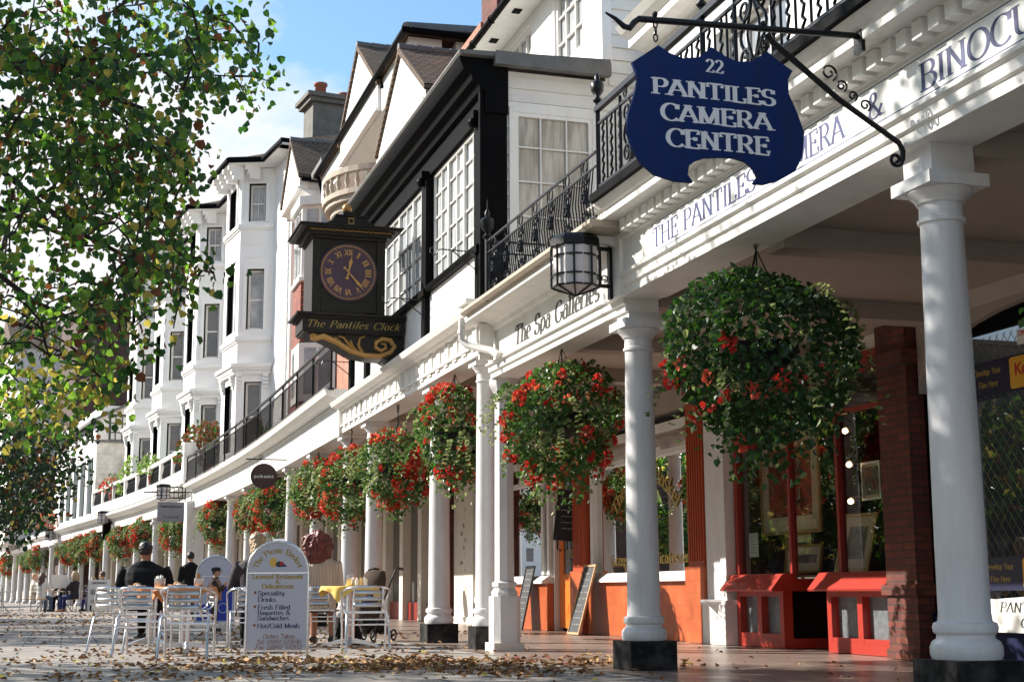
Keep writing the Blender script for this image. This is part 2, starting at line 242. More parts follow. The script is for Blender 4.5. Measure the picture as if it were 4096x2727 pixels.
class MB:
    def __init__(s, F=ID): s.v = []; s.f = []; s.mi = []; s.F = F
    def pt(s, a, b, z): s.v.append(s.F(a, b, z)); return len(s.v) - 1
    def face(s, ids, m=0): s.f.append(ids); s.mi.append(m)
    def box(s, a0, a1, b0, b1, z0, z1, n=1, m=0):
        if a1 < a0: a0, a1 = a1, a0
        if b1 < b0: b0, b1 = b1, b0
        if n == 1 and s.F is W and a1 - a0 > 2.5: n = int((a1 - a0) / 2) + 1
        rows = []
        for i in range(n + 1):
            a = a0 + (a1 - a0) * i / n
            rows.append([s.pt(a, b0, z0), s.pt(a, b1, z0), s.pt(a, b1, z1), s.pt(a, b0, z1)])
        s.face(rows[0][::-1], m); s.face(rows[-1], m)
        for r, q in zip(rows, rows[1:]):
            for k in range(4): s.face([r[k], r[(k + 1) % 4], q[(k + 1) % 4], q[k]], m)
        return s
    def sweep(s, prof, a0, a1, n=None, caps=True, m=0):          # closed profile [(b,z)] along a
        if n is None: n = max(1, int(abs(a1 - a0) / 2) + 1) if s.F is W else 1
        rows = [[s.pt(a0 + (a1 - a0) * i / n, b, z) for b, z in prof] for i in range(n + 1)]
        k = len(prof)
        for r, q in zip(rows, rows[1:]):
            for j in range(k): s.face([r[j], r[(j + 1) % k], q[(j + 1) % k], q[j]], m)
        if caps: s.face(rows[0][::-1], m); s.face(rows[-1], m)
        return s
    def prism(s, poly, b0, b1, m=0):                              # polygon [(a,z)] through b0..b1
        A = [s.pt(a, b0, z) for a, z in poly]; B = [s.pt(a, b1, z) for a, z in poly]; k = len(poly)
        s.face(A, m); s.face(B[::-1], m)
        for j in range(k): s.face([A[j], B[j], B[(j + 1) % k], A[(j + 1) % k]], m)
        return s
    def slab(s, poly, z0, z1, m=0):                               # polygon [(a,b)] through z0..z1
        A = [s.pt(a, b, z0) for a, b in poly]; B = [s.pt(a, b, z1) for a, b in poly]; k = len(poly)
        s.face(A[::-1], m); s.face(B, m)
        for j in range(k): s.face([A[j], A[(j + 1) % k], B[(j + 1) % k], B[j]], m)
        return s
    def lathe(s, a, b, prof, seg=20, m=0, sq=0.0):                # [(r,z)] bottom to top
        rows = [[s.pt(a + r * math.cos(2 * math.pi * k / seg), b + r * math.sin(2 * math.pi * k / seg), z) for k in range(seg)] for r, z in prof]
        for r, q in zip(rows, rows[1:]):
            for k in range(seg): s.face([r[k], r[(k + 1) % seg], q[(k + 1) % seg], q[k]], m)
        s.face(rows[0][::-1], m); s.face(rows[-1], m); return s
    def tube(s, pts, r, seg=6, m=0, closed=False):
        P = [s.F(*p) for p in pts]; n = len(P); rr = r if isinstance(r, (list, tuple)) else [r] * n; rows = []; up = None
        for i in range(n):
            if closed: d = P[(i + 1) % n] - P[i - 1]
            else: d = P[min(n - 1, i + 1)] - P[max(0, i - 1)]
            if d.length < 1e-9: d = Vector((0, 0, 1))
            d.normalize()
            if up is None: up = Vector((0, 0, 1)) if abs(d.z) < 0.9 else Vector((1, 0, 0))
            x = d.cross(up)
            if x.length < 1e-3: x = d.cross(Vector((0.3, 1, 0.2)))
            x.normalize(); y = x.cross(d); up = y
            row = []
            for k in range(seg):
                an = 2 * math.pi * k / seg + math.pi / seg
                s.v.append(P[i] + x * (rr[i] * math.cos(an)) + y * (rr[i] * math.sin(an))); row.append(len(s.v) - 1)
            rows.append(row)
        prs = list(zip(rows, rows[1:])) + ([(rows[-1], rows[0])] if closed else [])
        for q, w in prs:
            for k in range(seg): s.face([q[k], q[(k + 1) % seg], w[(k + 1) % seg], w[k]], m)
        if not closed: s.face(rows[0][::-1], m); s.face(rows[-1], m)
        return s
    def bar(s, p, q, w, h, m=0):                                  # square bar between two points
        return s.tube([p, q], max(w, h) * 0.7, 4, m)
    def ball(s, a, b, z, r, seg=12, rz=None, m=0):
        rz = rz or r; k = max(4, seg // 2)
        return s.lathe(a, b, [(max(1e-4, r * math.sin(math.pi * i / k)), z - rz * math.cos(math.pi * i / k)) for i in range(k + 1)], seg, m)
    def quad(s, pts, m=0): s.face([s.pt(*p) for p in pts], m); return s
    def build(s, name, mats, parent=None, smooth=False, local=False, angle=40):
        me = bpy.data.meshes.new(name); off = Vector((0, 0, 0))
        if parent is not None and not local:
            r = parent
            while r.parent: r = r.parent
            off = Vector(r.location)
        me.from_pydata([tuple(v - off) for v in s.v], [], s.f)
        mats = mats if isinstance(mats, (list, tuple)) else [mats]
        for q in mats: me.materials.append(M[q] if isinstance(q, str) else q)
        if len(mats) > 1: me.polygons.foreach_set('material_index', s.mi)
        bm = bmesh.new(); bm.from_mesh(me); bmesh.ops.recalc_face_normals(bm, faces=bm.faces)
        if smooth:
            for f in bm.faces: f.smooth = True
            ca = math.cos(R(angle))
            for e in bm.edges:
                if len(e.link_faces) == 2 and e.link_faces[0].normal.dot(e.link_faces[1].normal) < ca: e.smooth = False
        bm.to_mesh(me); bm.free()
        o = bpy.data.objects.new(name, me); C.objects.link(o)
        if parent is not None: o.parent = parent
        return o

def tag(o, label=None, cat=None, group=None, kind=None):
    if label: o['label'] = label
    if cat: o['category'] = cat
    if group: o['group'] = group
    if kind: o['kind'] = kind
    return o
def thing(name, label, cat, loc=(0, 0, 0), rz=0.0, group=None):
    o = bpy.data.objects.new(name, None); C.objects.link(o); o.location = loc; o.rotation_euler = (0, 0, rz); o.empty_display_size = 0.2
    return tag(o, label, cat, group)
def dup(root, loc, rz=0.0, label=None, scale=None):
    r = root.copy(); C.objects.link(r); r.location = loc; r.rotation_euler = (0, 0, rz)
    if scale: r.scale = scale if isinstance(scale, tuple) else (scale,) * 3
    if label: r['label'] = label
    for ch in list(root.children):
        c = ch.copy(); C.objects.link(c); c.parent = r
        for g in list(ch.children):
            d = g.copy(); C.objects.link(d); d.parent = c
    return r

# ---------------------------------------------------------------- lettering drawn with a broad nib
def arc(cx, cy, rx, ry, a0, a1, n=14):
    return [(cx + rx * math.cos(R(a0 + (a1 - a0) * i / n)), cy + ry * math.sin(R(a0 + (a1 - a0) * i / n))) for i in range(n + 1)]
X = 0.66
GL = {
 'A': (.78, [[(.02, 0), (.37, 1)], [(.37, 1), (.76, 0)], [(.15, .35), (.62, .35)]]),
 'B': (.68, [[(.12, 0), (.12, 1)], [(.0, 1), (.34, 1)] + arc(.36, .77, .22, .23, 90, -90) + [(.12, .54)], [(.12, .54)] + arc(.38, .27, .26, .27, 90, -90) + [(0, 0)]]),
 'C': (.74, [arc(.42, .5, .38, .5, 42, 318, 22), [(.70, .98), (.70, .70)]]),
 'D': (.80, [[(.12, 0), (.12, 1)], [(0, 1), (.32, 1)] + arc(.34, .5, .42, .5, 90, -90, 18) + [(0, 0)]]),
 'E': (.64, [[(.12, 0), (.12, 1)], [(0, 1), (.58, 1), (.58, .78)], [(.12, .52), (.44, .52)], [(.44, .62), (.44, .42)], [(0, 0), (.60, 0), (.60, .25)]]),
 'F': (.60, [[(.12, 0), (.12, 1)], [(0, 1), (.56, 1), (.56, .78)], [(.12, .5), (.42, .5)]]),
 'G': (.80, [arc(.42, .5, .38, .5, 42, 318, 22), [(.72, .12), (.72, .42)], [(.50, .42), (.80, .42)]]),
 'H': (.82, [[(.12, 0), (.12, 1)], [(.68, 0), (.68, 1)], [(.12, .52), (.68, .52)]]),
 'I': (.30, [[(.15, 0), (.15, 1)]]),
 'J': (.46, [[(.30, 1), (.30, .2)] + arc(.12, .2, .18, .22, 0, -120, 8)]),
 'K': (.74, [[(.12, 0), (.12, 1)], [(.64, 1), (.16, .42)], [(.28, .56), (.68, 0)]]),
 'L': (.60, [[(.12, 0), (.12, 1)], [(0, 0), (.56, 0), (.56, .28)]]),
 'M': (.96, [[(.12, 0), (.12, 1)], [(.12, 1), (.46, .05)], [(.46, .05), (.82, 1)], [(.82, 1), (.82, 0)]]),
 'N': (.82, [[(.12, 0), (.12, 1)], [(.12, 1), (.68, .02)], [(.68, 0), (.68, 1)]]),
 'O': (.82, [arc(.41, .5, .38, .5, 0, 360, 26)]),
 'P': (.64, [[(.12, 0), (.12, 1)], [(0, 1), (.34, 1)] + arc(.36, .74, .24, .26, 90, -90) + [(.12, .48)]]),
 'R': (.74, [[(.12, 0), (.12, 1)], [(0, 1), (.34, 1)] + arc(.36, .75, .23, .25, 90, -90) + [(.12, .5)], [(.36, .5), (.68, 0)]]),
 'S': (.60, [arc(.29, .75, .23, .25, 35, 270, 14) + arc(.29, .25, .25, .25, 90, -145, 14), [(.50, .98), (.50, .74)], [(.04, .02), (.04, .26)]]),
 'T': (.70, [[(.34, 0), (.34, 1)], [(.02, .78), (.02, 1), (.66, 1), (.66, .78)]]),
 'U': (.78, [[(.12, 1), (.12, .3)] + arc(.38, .3, .26, .3, 180, 360, 12) + [(.64, 1)]]),
 'V': (.76, [[(.02, 1), (.38, 0)], [(.38, 0), (.74, 1)]]),
 'W': (1.04, [[(.02, 1), (.28, 0)], [(.28, 0), (.52, 1)], [(.52, 1), (.76, 0)], [(.76, 0), (1.02, 1)]]),
 'X': (.74, [[(.04, 0), (.68, 1)], [(.04, 1), (.68, 0)]]), 'Y': (.72, [[(.02, 1), (.36, .5)], [(.70, 1), (.36, .5)], [(.36, .5), (.36, 0)]]),
 '&': (.86, [[(.80, .44)] + arc(.36, .24, .28, .24, -10, -180, 12) + [(.14, .38), (.46, .70)] + arc(.33, .82, .16, .18, -20, 190, 12) + [(.20, .70), (.74, 0)]]),
 '0': (.62, [arc(.3, .5, .25, .5, 0, 360, 22)]), '1': (.42, [[(.22, 0), (.22, 1)], [(.22, 1), (.06, .84)]]),
 '2': (.60, [arc(.28, .73, .22, .27, 165, -25, 12) + [(.06, .04), (.54, .04), (.54, .2)]]),
 '3': (.58, [arc(.27, .75, .20, .25, 160, -85, 12) + arc(.27, .26, .24, .26, 85, -160, 12)]),
 '5': (.58, [[(.5, 1), (.12, 1), (.1, .56)] + arc(.28, .32, .24, .32, 120, -150, 14)]),
 '6': (.60, [arc(.4, .6, .32, .4, 75, 180, 8) + arc(.3, .3, .22, .3, 180, 540, 20)]),
 '7': (.56, [[(.04, .82), (.04, 1), (.52, 1), (.2, 0)]]), '8': (.60, [arc(.3, .76, .19, .24, 0, 360, 16), arc(.3, .26, .24, .26, 0, 360, 18)]),
 '9': (.60, [arc(.3, .70, .22, .30, 0, 360, 18), arc(.2, .4, .32, .4, 30, -70, 8)]),
 'a': (.50, [arc(.23, .24, .19, .24, 0, 360, 16), [(.42, .5), (.42, .1), (.50, .0)], arc(.24, .44, .18, .22, 150, 0, 8)]),
 'b': (.54, [[(.08, 1), (.08, 0)], arc(.28, .33, .2, .33, 0, 360, 18)]), 'c': (.46, [arc(.26, .33, .21, .33, 45, 315, 16)]),
 'd': (.56, [[(.45, 1), (.45, 0)], arc(.25, .33, .2, .33, 0, 360, 18)]), 'e': (.48, [[(.06, .36), (.43, .36)] + arc(.25, .34, .2, .32, 5, 310, 18)]),
 'f': (.36, [[(.14, 0), (.14, .8)] + arc(.28, .8, .14, .2, 180, 50, 8), [(.02, .64), (.30, .64)]]), 'g': (.52, [arc(.23, .38, .18, .28, 0, 360, 16), [(.42, .64), (.42, -.1)] + arc(.24, -.1, .18, .2, 0, -150, 10)]),
 'h': (.56, [[(.08, 1), (.08, 0)], [(.08, .4)] + arc(.28, .42, .18, .24, 160, 0, 8) + [(.46, 0)]]), 'i': (.24, [[(.11, .64), (.11, 0)], [(.11, .84), (.11, .94)]]),
 'k': (.54, [[(.08, 1), (.08, 0)], [(.44, .64), (.10, .28)], [(.2, .38), (.48, 0)]]), 'l': (.24, [[(.11, 1), (.11, 0)]]),
 'm': (.84, [[(.08, .64), (.08, 0)], [(.08, .42)] + arc(.25, .44, .16, .22, 160, 0, 8) + [(.41, 0)], [(.41, .42)] + arc(.58, .44, .16, .22, 160, 0, 8) + [(.74, 0)]]),
 'n': (.56, [[(.08, .64), (.08, 0)], [(.08, .42)] + arc(.28, .42, .18, .24, 160, 0, 8) + [(.46, 0)]]), 'o': (.52, [arc(.25, .33, .21, .33, 0, 360, 20)]),
 'p': (.54, [[(.08, .66), (.08, -.3)], arc(.28, .33, .2, .33, 0, 360, 18)]), 'q': (.54, [[(.45, .66), (.45, -.3)], arc(.25, .33, .2, .33, 0, 360, 18)]),
 'r': (.40, [[(.08, .64), (.08, 0)], [(.08, .42)] + arc(.26, .42, .16, .22, 160, 50, 6)]), 's': (.42, [arc(.2, .49, .15, .17, 30, 270, 10) + arc(.2, .16, .17, .16, 90, -150, 10)]),
 't': (.36, [[(.14, .88), (.14, .12)] + arc(.25, .12, .11, .12, 180, 300, 6), [(.02, .64), (.30, .64)]]), 'u': (.56, [[(.08, .64), (.08, .2)] + arc(.26, .2, .18, .2, 180, 360, 8), [(.46, .64), (.46, 0)]]),
 'v': (.52, [[(.03, .64), (.25, 0)], [(.25, 0), (.47, .64)]]), 'w': (.76, [[(.03, .64), (.2, 0)], [(.2, 0), (.37, .64)], [(.37, .64), (.54, 0)], [(.54, 0), (.71, .64)]]),
 'x': (.5, [[(.04, 0), (.44, .64)], [(.04, .64), (.44, 0)]]), 'y': (.52, [[(.03, .64), (.25, 0)], [(.48, .64), (.2, -.3), (.06, -.26)]]), 'z': (.46, [[(.04, .64), (.4, .64), (.04, 0), (.42, 0)]]),
 ':': (.22, [[(.1, .5), (.1, .6)], [(.1, .02), (.1, .12)]]), '/': (.4, [[(.02, -.05), (.36, 1.05)]]), '*': (.42, [[(.2, .3), (.2, .9)], [(.02, .45), (.38, .75)], [(.02, .75), (.38, .45)]]), ' ': (.36, []), '.': (.22, [[(.1, .0), (.1, .1)]]), '-': (.4, [[(.05, .4), (.35, .4)]]),
}
def text(mb, string, place, h, w=None, thick=0.15, thin=0.05, serif=True, slant=0.0, track=0.06, align='l', m=0):
    """letters as nib ribbons; place(u, v, k) puts a point of the line (baseline at v = 0) in the mesh's space"""
    tot = sum(GL[c][0] + track for c in string) - track; sx = h if w is None else w / tot; x0 = {'l': 0, 'c': -tot / 2, 'r': -tot}[align]; k = 0
    def ribbon(pts, wts):
        nonlocal k
        k += 1; L_ = []; R_ = []; n = len(pts); closed = n > 3 and math.dist(pts[0], pts[-1]) < 1e-6
        for i in range(n):
            if closed: p, q = pts[i - 1 if i else n - 2], pts[i + 1 if i < n - 1 else 1]
            else: p, q = pts[max(0, i - 1)], pts[min(n - 1, i + 1)]
            dx, dy = q[0] - p[0], q[1] - p[1]; l = math.hypot(dx, dy) or 1; dx /= l; dy /= l
            wd = (thin + (thick - thin) * abs(dy) ** 1.3) / 2 if wts is None else wts / 2
            L_.append((pts[i][0] - dy * wd, pts[i][1] + dx * wd)); R_.append((pts[i][0] + dy * wd, pts[i][1] - dx * wd))
        ids = []
        for P in (L_, R_): ids.append([mb.pt(*place((x + x0 + P_[0] + slant * P_[1]) * sx, P_[1] * h, k)) for P_ in P])
        for i in range(n - 1): mb.face([ids[0][i], ids[0][i + 1], ids[1][i + 1], ids[1][i]], m)
    x = 0.0
    for c in string:
        wd, strokes = GL[c]
        for st in strokes:
            ribbon(st, None)
            if serif and len(st) >= 2:
                for e, d in ((st[0], st[1]), (st[-1], st[-2])):
                    if abs(e[1] - d[1]) > abs(e[0] - d[0]) * 1.1 and (abs(e[1]) < .01 or abs(e[1] - 1) < .01 or abs(e[1] - .64) < .011 or e[1] < -.29) and abs(e[1] - d[1]) > .3:
                        q = thick * 0.95; yy = e[1] - (thin * .5 if e[1] > .3 else -thin * .5)
                        lo = q if (e[1] < .3 or c.isupper()) else q; hi = q if (e[1] < .3 or c.isupper()) else q * 0.2
                        ribbon([(e[0] - lo, yy), (e[0] + hi, yy)], thin)
        x += wd + track
    return mb
def on_street(F, s0, o, z0):   # reads left to right for someone in the street looking at a wall (a falls to the right)
    return lambda u, v, k: (s0 - u, o + 0.0012 + k * 0.00003, z0 + v)
def on_face(o0, s, z0):        # on a board across the street that faces the camera, in street coordinates
    return lambda u, v, k: (s - 0.0012 - k * 0.00003, o0 - u, z0 + v)
def on_local(x0, y, z0):       # on a board standing at y, read from -y
    return lambda u, v, k: (x0 + u, y - 0.0012 - k * 0.00003, z0 + v)

# ---------------------------------------------------------------- leaves
def leaves(name, items, mats, parent=None, local=True):
    """items: (pos, axis, normal, length, width, material index) -> one mesh of folded six-cornered leaves"""
    V = []; F_ = []; mi = []
    for p, ax, nr, ln, wd, m in items:
        p = Vector(p); ax = Vector(ax).normalized(); nr = Vector(nr); sx = ax.cross(nr)
        if sx.length < 1e-4: sx = ax.cross(Vector((0.3, 0.5, 0.8)))
        sx.normalize(); up = sx.cross(ax); b = len(V); f = wd * 0.28
        V += [p, p + ax * ln * .25 + sx * wd * .5 + up * f, p + ax * ln * .68 + sx * wd * .42 + up * f, p + ax * ln, p + ax * ln * .68 - sx * wd * .42 + up * f, p + ax * ln * .25 - sx * wd * .5 + up * f]
        F_ += [(b, b + 1, b + 2, b + 3), (b, b + 3, b + 4, b + 5)]; mi += [m, m]
    me = bpy.data.meshes.new(name); me.from_pydata([tuple(v) for v in V], [], F_)
    for q in mats: me.materials.append(M[q])
    me.polygons.foreach_set('material_index', mi); me.update()
    o = bpy.data.objects.new(name, me); C.objects.link(o)
    if parent is not None: o.parent = parent
    return o
def rv(rng): 
    while True:
        v = Vector((rng.uniform(-1, 1), rng.uniform(-1, 1), rng.uniform(-1, 1)))
        if 0.05 < v.length < 1: return v.normalized()
# ---------------------------------------------------------------- ground
def sheet(name, poly, z, m, kind='structure'):
    b = MB(ID); b.face([b.pt(x, y, z) for x, y in poly]); return tag(b.build(name, m), kind=kind)
sheet('paving', [(-300, -60), (300, -60), (300, 600), (-300, 600)], 0.0, 'paving')
b = MB(W)
for i in range(30):
    s0, s1 = -8 + i * 2, -6 + i * 2
    b.quad([(s0, -9, .004), (s0, .22, .004), (s1, .22, .004), (s1, -9, .004)])
tag(b.build('arcade_floor', 'arcade'), kind='structure')

# ---------------------------------------------------------------- shared builders
def wall(F, a0, a1, z0, z1, b0, b1, holes=()):
    """a wall with real openings [(a0, a1, z0, z1)]"""
    mb = MB(F); As = sorted({a0, a1, *[h[0] for h in holes], *[h[1] for h in holes]})
    for p, q in zip(As, As[1:]):
        hs = sorted((h[2], h[3]) for h in holes if h[0] < (p + q) / 2 < h[1]); z = z0
        for u, v in hs + [(z1, z1)]:
            if u > z + 1e-4: mb.box(p, q, b0, b1, z, u)
            z = v
    return mb
def window(parent, F, a0, a1, z0, z1, b, cols=2, rows=2, frame='white', pane='pane', fw=0.06, bw=0.022, depth=0.05, mid=False, name='window'):
    """a sash: frame and glazing bars, with its pane behind"""
    f = MB(F); f.box(a0, a0 + fw, b - depth, b, z0, z1); f.box(a1 - fw, a1, b - depth, b, z0, z1); f.box(a0 + fw, a1 - fw, b - depth, b, z0, z0 + fw); f.box(a0 + fw, a1 - fw, b - depth, b, z1 - fw, z1)
    for i in range(1, cols):
        x = a0 + (a1 - a0) * i / cols; f.box(x - bw / 2, x + bw / 2, b - depth, b - .008, z0 + fw, z1 - fw)
    for j in range(1, rows):
        z = z0 + (z1 - z0) * j / rows; w = bw * (2.4 if mid and j * 2 == rows else 1); f.box(a0 + fw, a1 - fw, b - depth, b - .012 + (.008 if w > bw else 0), z - w / 2, z + w / 2)
    o = f.build(name, frame, parent); p = MB(F); p.quad([(a0, b - depth - .006, z0), (a1, b - depth - .006, z0), (a1, b - depth - .006, z1), (a0, b - depth - .006, z1)]); p.build('pane', pane, o); return o
def reveal(mb, a0, a1, z0, z1, b0, b1, t=0.012):
    mb.box(a0, a0 + t, b0, b1, z0, z1); mb.box(a1 - t, a1, b0, b1, z0, z1); mb.box(a0 + t, a1 - t, b0, b1, z1 - t, z1)
def column(parent, F, s, o, zt, ph=0.26, r=0.142, pl='plinth', pier=True, ptop=None, seg=24, pw=None):
    """shaft with torus base and capital; plinth and abacus are sub-parts"""
    zb = ph; prof = [(r * 1.34, zb + .002), (r * 1.40, zb + .03), (r * 1.40, zb + .07), (r * 1.30, zb + .10), (r * 1.14, zb + .115), (r * 1.12, zb + .135), (r * 1.24, zb + .15), (r * 1.27, zb + .175), (r * 1.22, zb + .20), (r * 1.06, zb + .21), (r * 1.02, zb + .25)]
    n = 8
    for i in range(1, n + 1):
        t = i / n; prof.append((r * (1.02 - 0.15 * t ** 1.5), zb + .25 + (zt - .28 - zb - .25) * t))
    prof += [(r * .88, zt - .275), (r * .98, zt - .265), (r * .99, zt - .245), (r * .9, zt - .235), (r * .88, zt - .16), (r * 1.0, zt - .15), (r * 1.04, zt - .13), (r * 1.28, zt - .10), (r * 1.36, zt - .085), (r * 1.36, zt - .075)]
    c = MB(F).lathe(s, o, prof, seg).build('column', 'column', parent, smooth=True, angle=35)
    w = pw or r * 1.5; MB(F).box(s - w, s + w, o - w, o + w, 0.0, ph).build('plinth', pl, c)
    a = MB(F); w = r * 1.42; a.box(s - w, s + w, o - w, o + w, zt - .074, zt)
    if pier: a.box(s - r * 1.02, s + r * 1.02, o - r * 1.02, o + r * 1.02, zt, (ptop or zt + .25))
    a.build('capital', 'column', c); return c
def building(name, label, loc): return thing(name, label, 'building', loc)

# ================================================================ the camera shop, nearest
b22 = building('camera_shop_building', 'nearest white arcaded shop with blue lettering along its fascia', W(0, 0, 0))
for s in (-4.4, 0.35, 5.05): column(b22, W, s, -0.2, 3.06, 0.29 if s < 4 else .25, ptop=3.243)
en = MB(W).sweep([(-.36, 3.243), (.03, 3.243), (.03, 3.315), (.055, 3.325), (.055, 3.395), (.085, 3.41), (.085, 3.435), (.045, 3.437), (.045, 3.735), (.07, 3.745), (.07, 3.865), (.30, 3.868), (.30, 3.93), (.33, 3.945), (.37, 3.985), (.38, 4.0), (-.36, 4.0)], -7, 4.78)
en = en.build('entablature', 'white', b22)
d = MB(W)
for i in range(72):
    s = -6.9 + i * .162
    if s < 4.6: d.box(s, s + .1, .07, .165, 3.755, 3.862)
d.build('dentils', 'white', en)
pn = MB(W); pn.prism([(-7, 3.442), (4.13, 3.442), (4.13, 3.47), (4.2, 3.49)] + arc(4.2, 3.58, .06, .09, -90, 90, 8)[1:] + [(4.13, 3.69), (4.13, 3.715), (-7, 3.715)], .045, .058)
pn = pn.build('sign_panel', 'panel', en)
t = MB(W); pl = on_street(W, 4.06, .058, 3.493)
text(t, 'THE PANTILES', pl, .165, 1.88, .15, .05); text(t, 'CAMERA', on_street(W, 1.92, .058, 3.493), .165, .96, .15, .05)
text(t, '&', on_street(W, 0.67, .058, 3.50), .16, .17, .15, .05); text(t, 'BINOCULARS', on_street(W, .1, .058, 3.493), .165, 1.72, .15, .05)
for z in (3.458, 3.70):
    t.quad([(-7, .0592, z), (4.1, .0592, z), (4.1, .0592, z + .007), (-7, .0592, z + .007)])
t.build('lettering', 'navy', pn)
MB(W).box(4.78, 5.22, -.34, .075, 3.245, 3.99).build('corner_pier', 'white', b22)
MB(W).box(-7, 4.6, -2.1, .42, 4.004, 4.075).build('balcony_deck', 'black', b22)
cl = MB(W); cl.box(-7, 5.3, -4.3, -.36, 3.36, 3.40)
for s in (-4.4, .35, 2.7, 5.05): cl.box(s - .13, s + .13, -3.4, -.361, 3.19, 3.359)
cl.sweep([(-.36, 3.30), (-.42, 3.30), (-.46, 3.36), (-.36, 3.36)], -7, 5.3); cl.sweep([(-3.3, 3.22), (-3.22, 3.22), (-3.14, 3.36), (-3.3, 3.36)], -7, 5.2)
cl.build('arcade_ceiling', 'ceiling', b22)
uw = wall(W, -7, 9.4, 4.08, 7.15, -2.4, -2.1, [(5.55, 7.2, 5.0, 6.85), (2.3, 4.0, 5.0, 6.85), (-1.2, .5, 5.0, 6.85)]); uw.build('upper_wall', 'stucco', b22)
for a in (5.55, 2.3, -1.2):
    window(b22, W, a, a + (1.65 if a > 5 else 1.7), 5.0, 6.85, -2.2, 3, 4, mid=True)
MB(W).sweep([(-2.4, 7.15), (-2.1, 7.15), (-2.06, 7.2), (-2.06, 7.3), (-1.95, 7.34), (-1.8, 7.36), (-1.8, 7.46), (-1.7, 7.52), (-1.62, 7.6), (-2.4, 7.66)], -7, 9.05).build('cornice', 'white', b22)
# film window, grille and brick pier under the arcade
MB(W).box(5.35, 5.88, -3.5, -3.14, 0.01, 3.36).build('brick_pier', 'brick', b22)
bp = MB(W); bp.box(5.31, 5.92, -3.52, -3.10, .62, .72); bp.box(5.29, 5.94, -3.54, -3.06, 2.85, 3.0); bp.box(5.33, 5.9, -3.53, -3.12, 0.01, .10); bp.build('brick_band', 'brick', b22)
sf = MB(W); sf.box(-7, 5.349, -3.5, -3.3, .01, .45); sf.build('stall_riser', 'bluepaint', b22)
fr = MB(W)
for a in (-7, -4.2, -1.4, 1.6, 5.29): fr.box(a, a + .06, -3.42, -3.33, .45, 3.35)
fr.box(-6.94, 5.289, -3.42, -3.331, .451, .50); fr.box(-6.94, 5.289, -3.42, -3.331, 3.0, 3.349); fr = fr.build('shop_window', 'black', b22)
g = MB(W); g.quad([(-7, -3.40, .45), (5.3, -3.40, .45), (5.3, -3.40, 3.0), (-7, -3.40, 3.0)]); g.build('pane', 'glass', fr)
gr = MB(W); n = 0
a = -1.2
while a < 8:
    for sg in (1, -1):
        z0, z1 = .52, 2.98; p0, p1 = a, a + sg * 2.46 * .8
        if sg < 0: p0, p1 = a, a - 2.46 * .8
        lo, hi = 1.66, 5.27
        def cl_(p0, z0, p1, z1):
            t0, t1 = 0.0, 1.0; dp = p1 - p0
            for lim, sgn in ((lo, 1), (hi, -1)):
                f0, f1 = sgn * (p0 - lim), sgn * (p1 - lim)
                if f0 < 0 and f1 < 0: return None
                if f0 < 0: t0 = max(t0, f0 / (f0 - f1))
                if f1 < 0: t1 = min(t1, f0 / (f0 - f1))
            return None if t0 >= t1 else ((p0 + dp * t0, z0 + (z1 - z0) * t0), (p0 + dp * t1, z0 + (z1 - z0) * t1))
        q = cl_(p0, z0, p1, z1)
        if q: gr.tube([(q[0][0], -3.45 - .004 * sg, q[0][1]), (q[1][0], -3.45 - .004 * sg, q[1][1])], .003, 4)
    a += .105
gr.build('window_grille', 'gilt', b22)
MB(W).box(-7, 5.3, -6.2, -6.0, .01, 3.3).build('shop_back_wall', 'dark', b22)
ar = MB(W); ar.prism([(5.29, 2.55)] + [(3.5 + 1.79 * math.cos(R(x)), 2.55 + .62 * math.sin(R(x))) for x in range(0, 181, 12)] + [(1.71, 3.345), (5.29, 3.345)], -3.32, -3.24)
ar.build('window_arch', 'ceiling', b22)
def plate(name, label, cat, s0, s1, z0, z1, o, m, group=None):
    r = thing(name, label, cat, W((s0 + s1) / 2, o, z0), 0, group); bx = MB(W).box(s0, s1, o, o + .012, z0, z1).build('board', m, r); return r, bx
for z0, z1, w in ((2.40, 2.72, 'upper'), (.66, .96, 'lower')):
    r, bx = plate('film_sign', '%s dark blue film sign with yellow panel in the caged window' % w, 'sign', 2.6, 4.75, z0, z1, -3.46 + .13, 'darkblue')
    t = MB(W); h = (z1 - z0)
    for i, (s_, y_) in enumerate((('Develop Your', .62), ('Film Here', .25))): text(t, s_, on_street(W, 4.50 - i * .06, -3.318, z0 + h * y_), h * .18, .40 if i == 0 else .28, .16, .12, serif=False, align='c' if False else 'l')
    t.build('lettering', 'goldtext', bx)
    MB(W).prism([(2.65, z0 + .02), (3.95, z0 + .02), (3.97, z0 + .04), (3.97, z1 - .04), (3.95, z1 - .02), (2.65, z1 - .02)], -3.318, -3.31).build('yellow_panel', 'kodak', bx)
    t = MB(W); text(t, 'Kodak', on_street(W, 3.90, -3.31, z0 + h * .42), h * .34, .42, .2, .14, serif=False); t.build('lettering', 'kred', bx)
    t = MB(W); text(t, 'Picture', on_street(W, 3.42, -3.31, z0 + h * .42), h * .34, .48, .2, .14, serif=False); t.tube([(3.4 - i * .08, -3.308, z0 + h * (.2 + .02 * i)) for i in range(7)], .006, 4); t.build('lettering', 'navy', bx)
r, bx = plate('transfer_sign', 'small white film transfer notice high in the caged window', 'sign', 3.15, 3.85, 2.80, 2.93, -3.33, 'panel')
t = MB(W); text(t, 'CINE & SLIDE TRANSFERS', on_street(W, 3.82, -3.318, 2.875), .045, .64, .2, .14, serif=False); text(t, 'Professional Studio', on_street(W, 3.72, -3.318, 2.82), .04, .5, .16, .1, serif=False); t.build('lettering', 'kred', bx)
r = thing('hanging_name_board', 'low white shaped name board fixed under the caged window', 'sign', W(4, -3.1, .4))
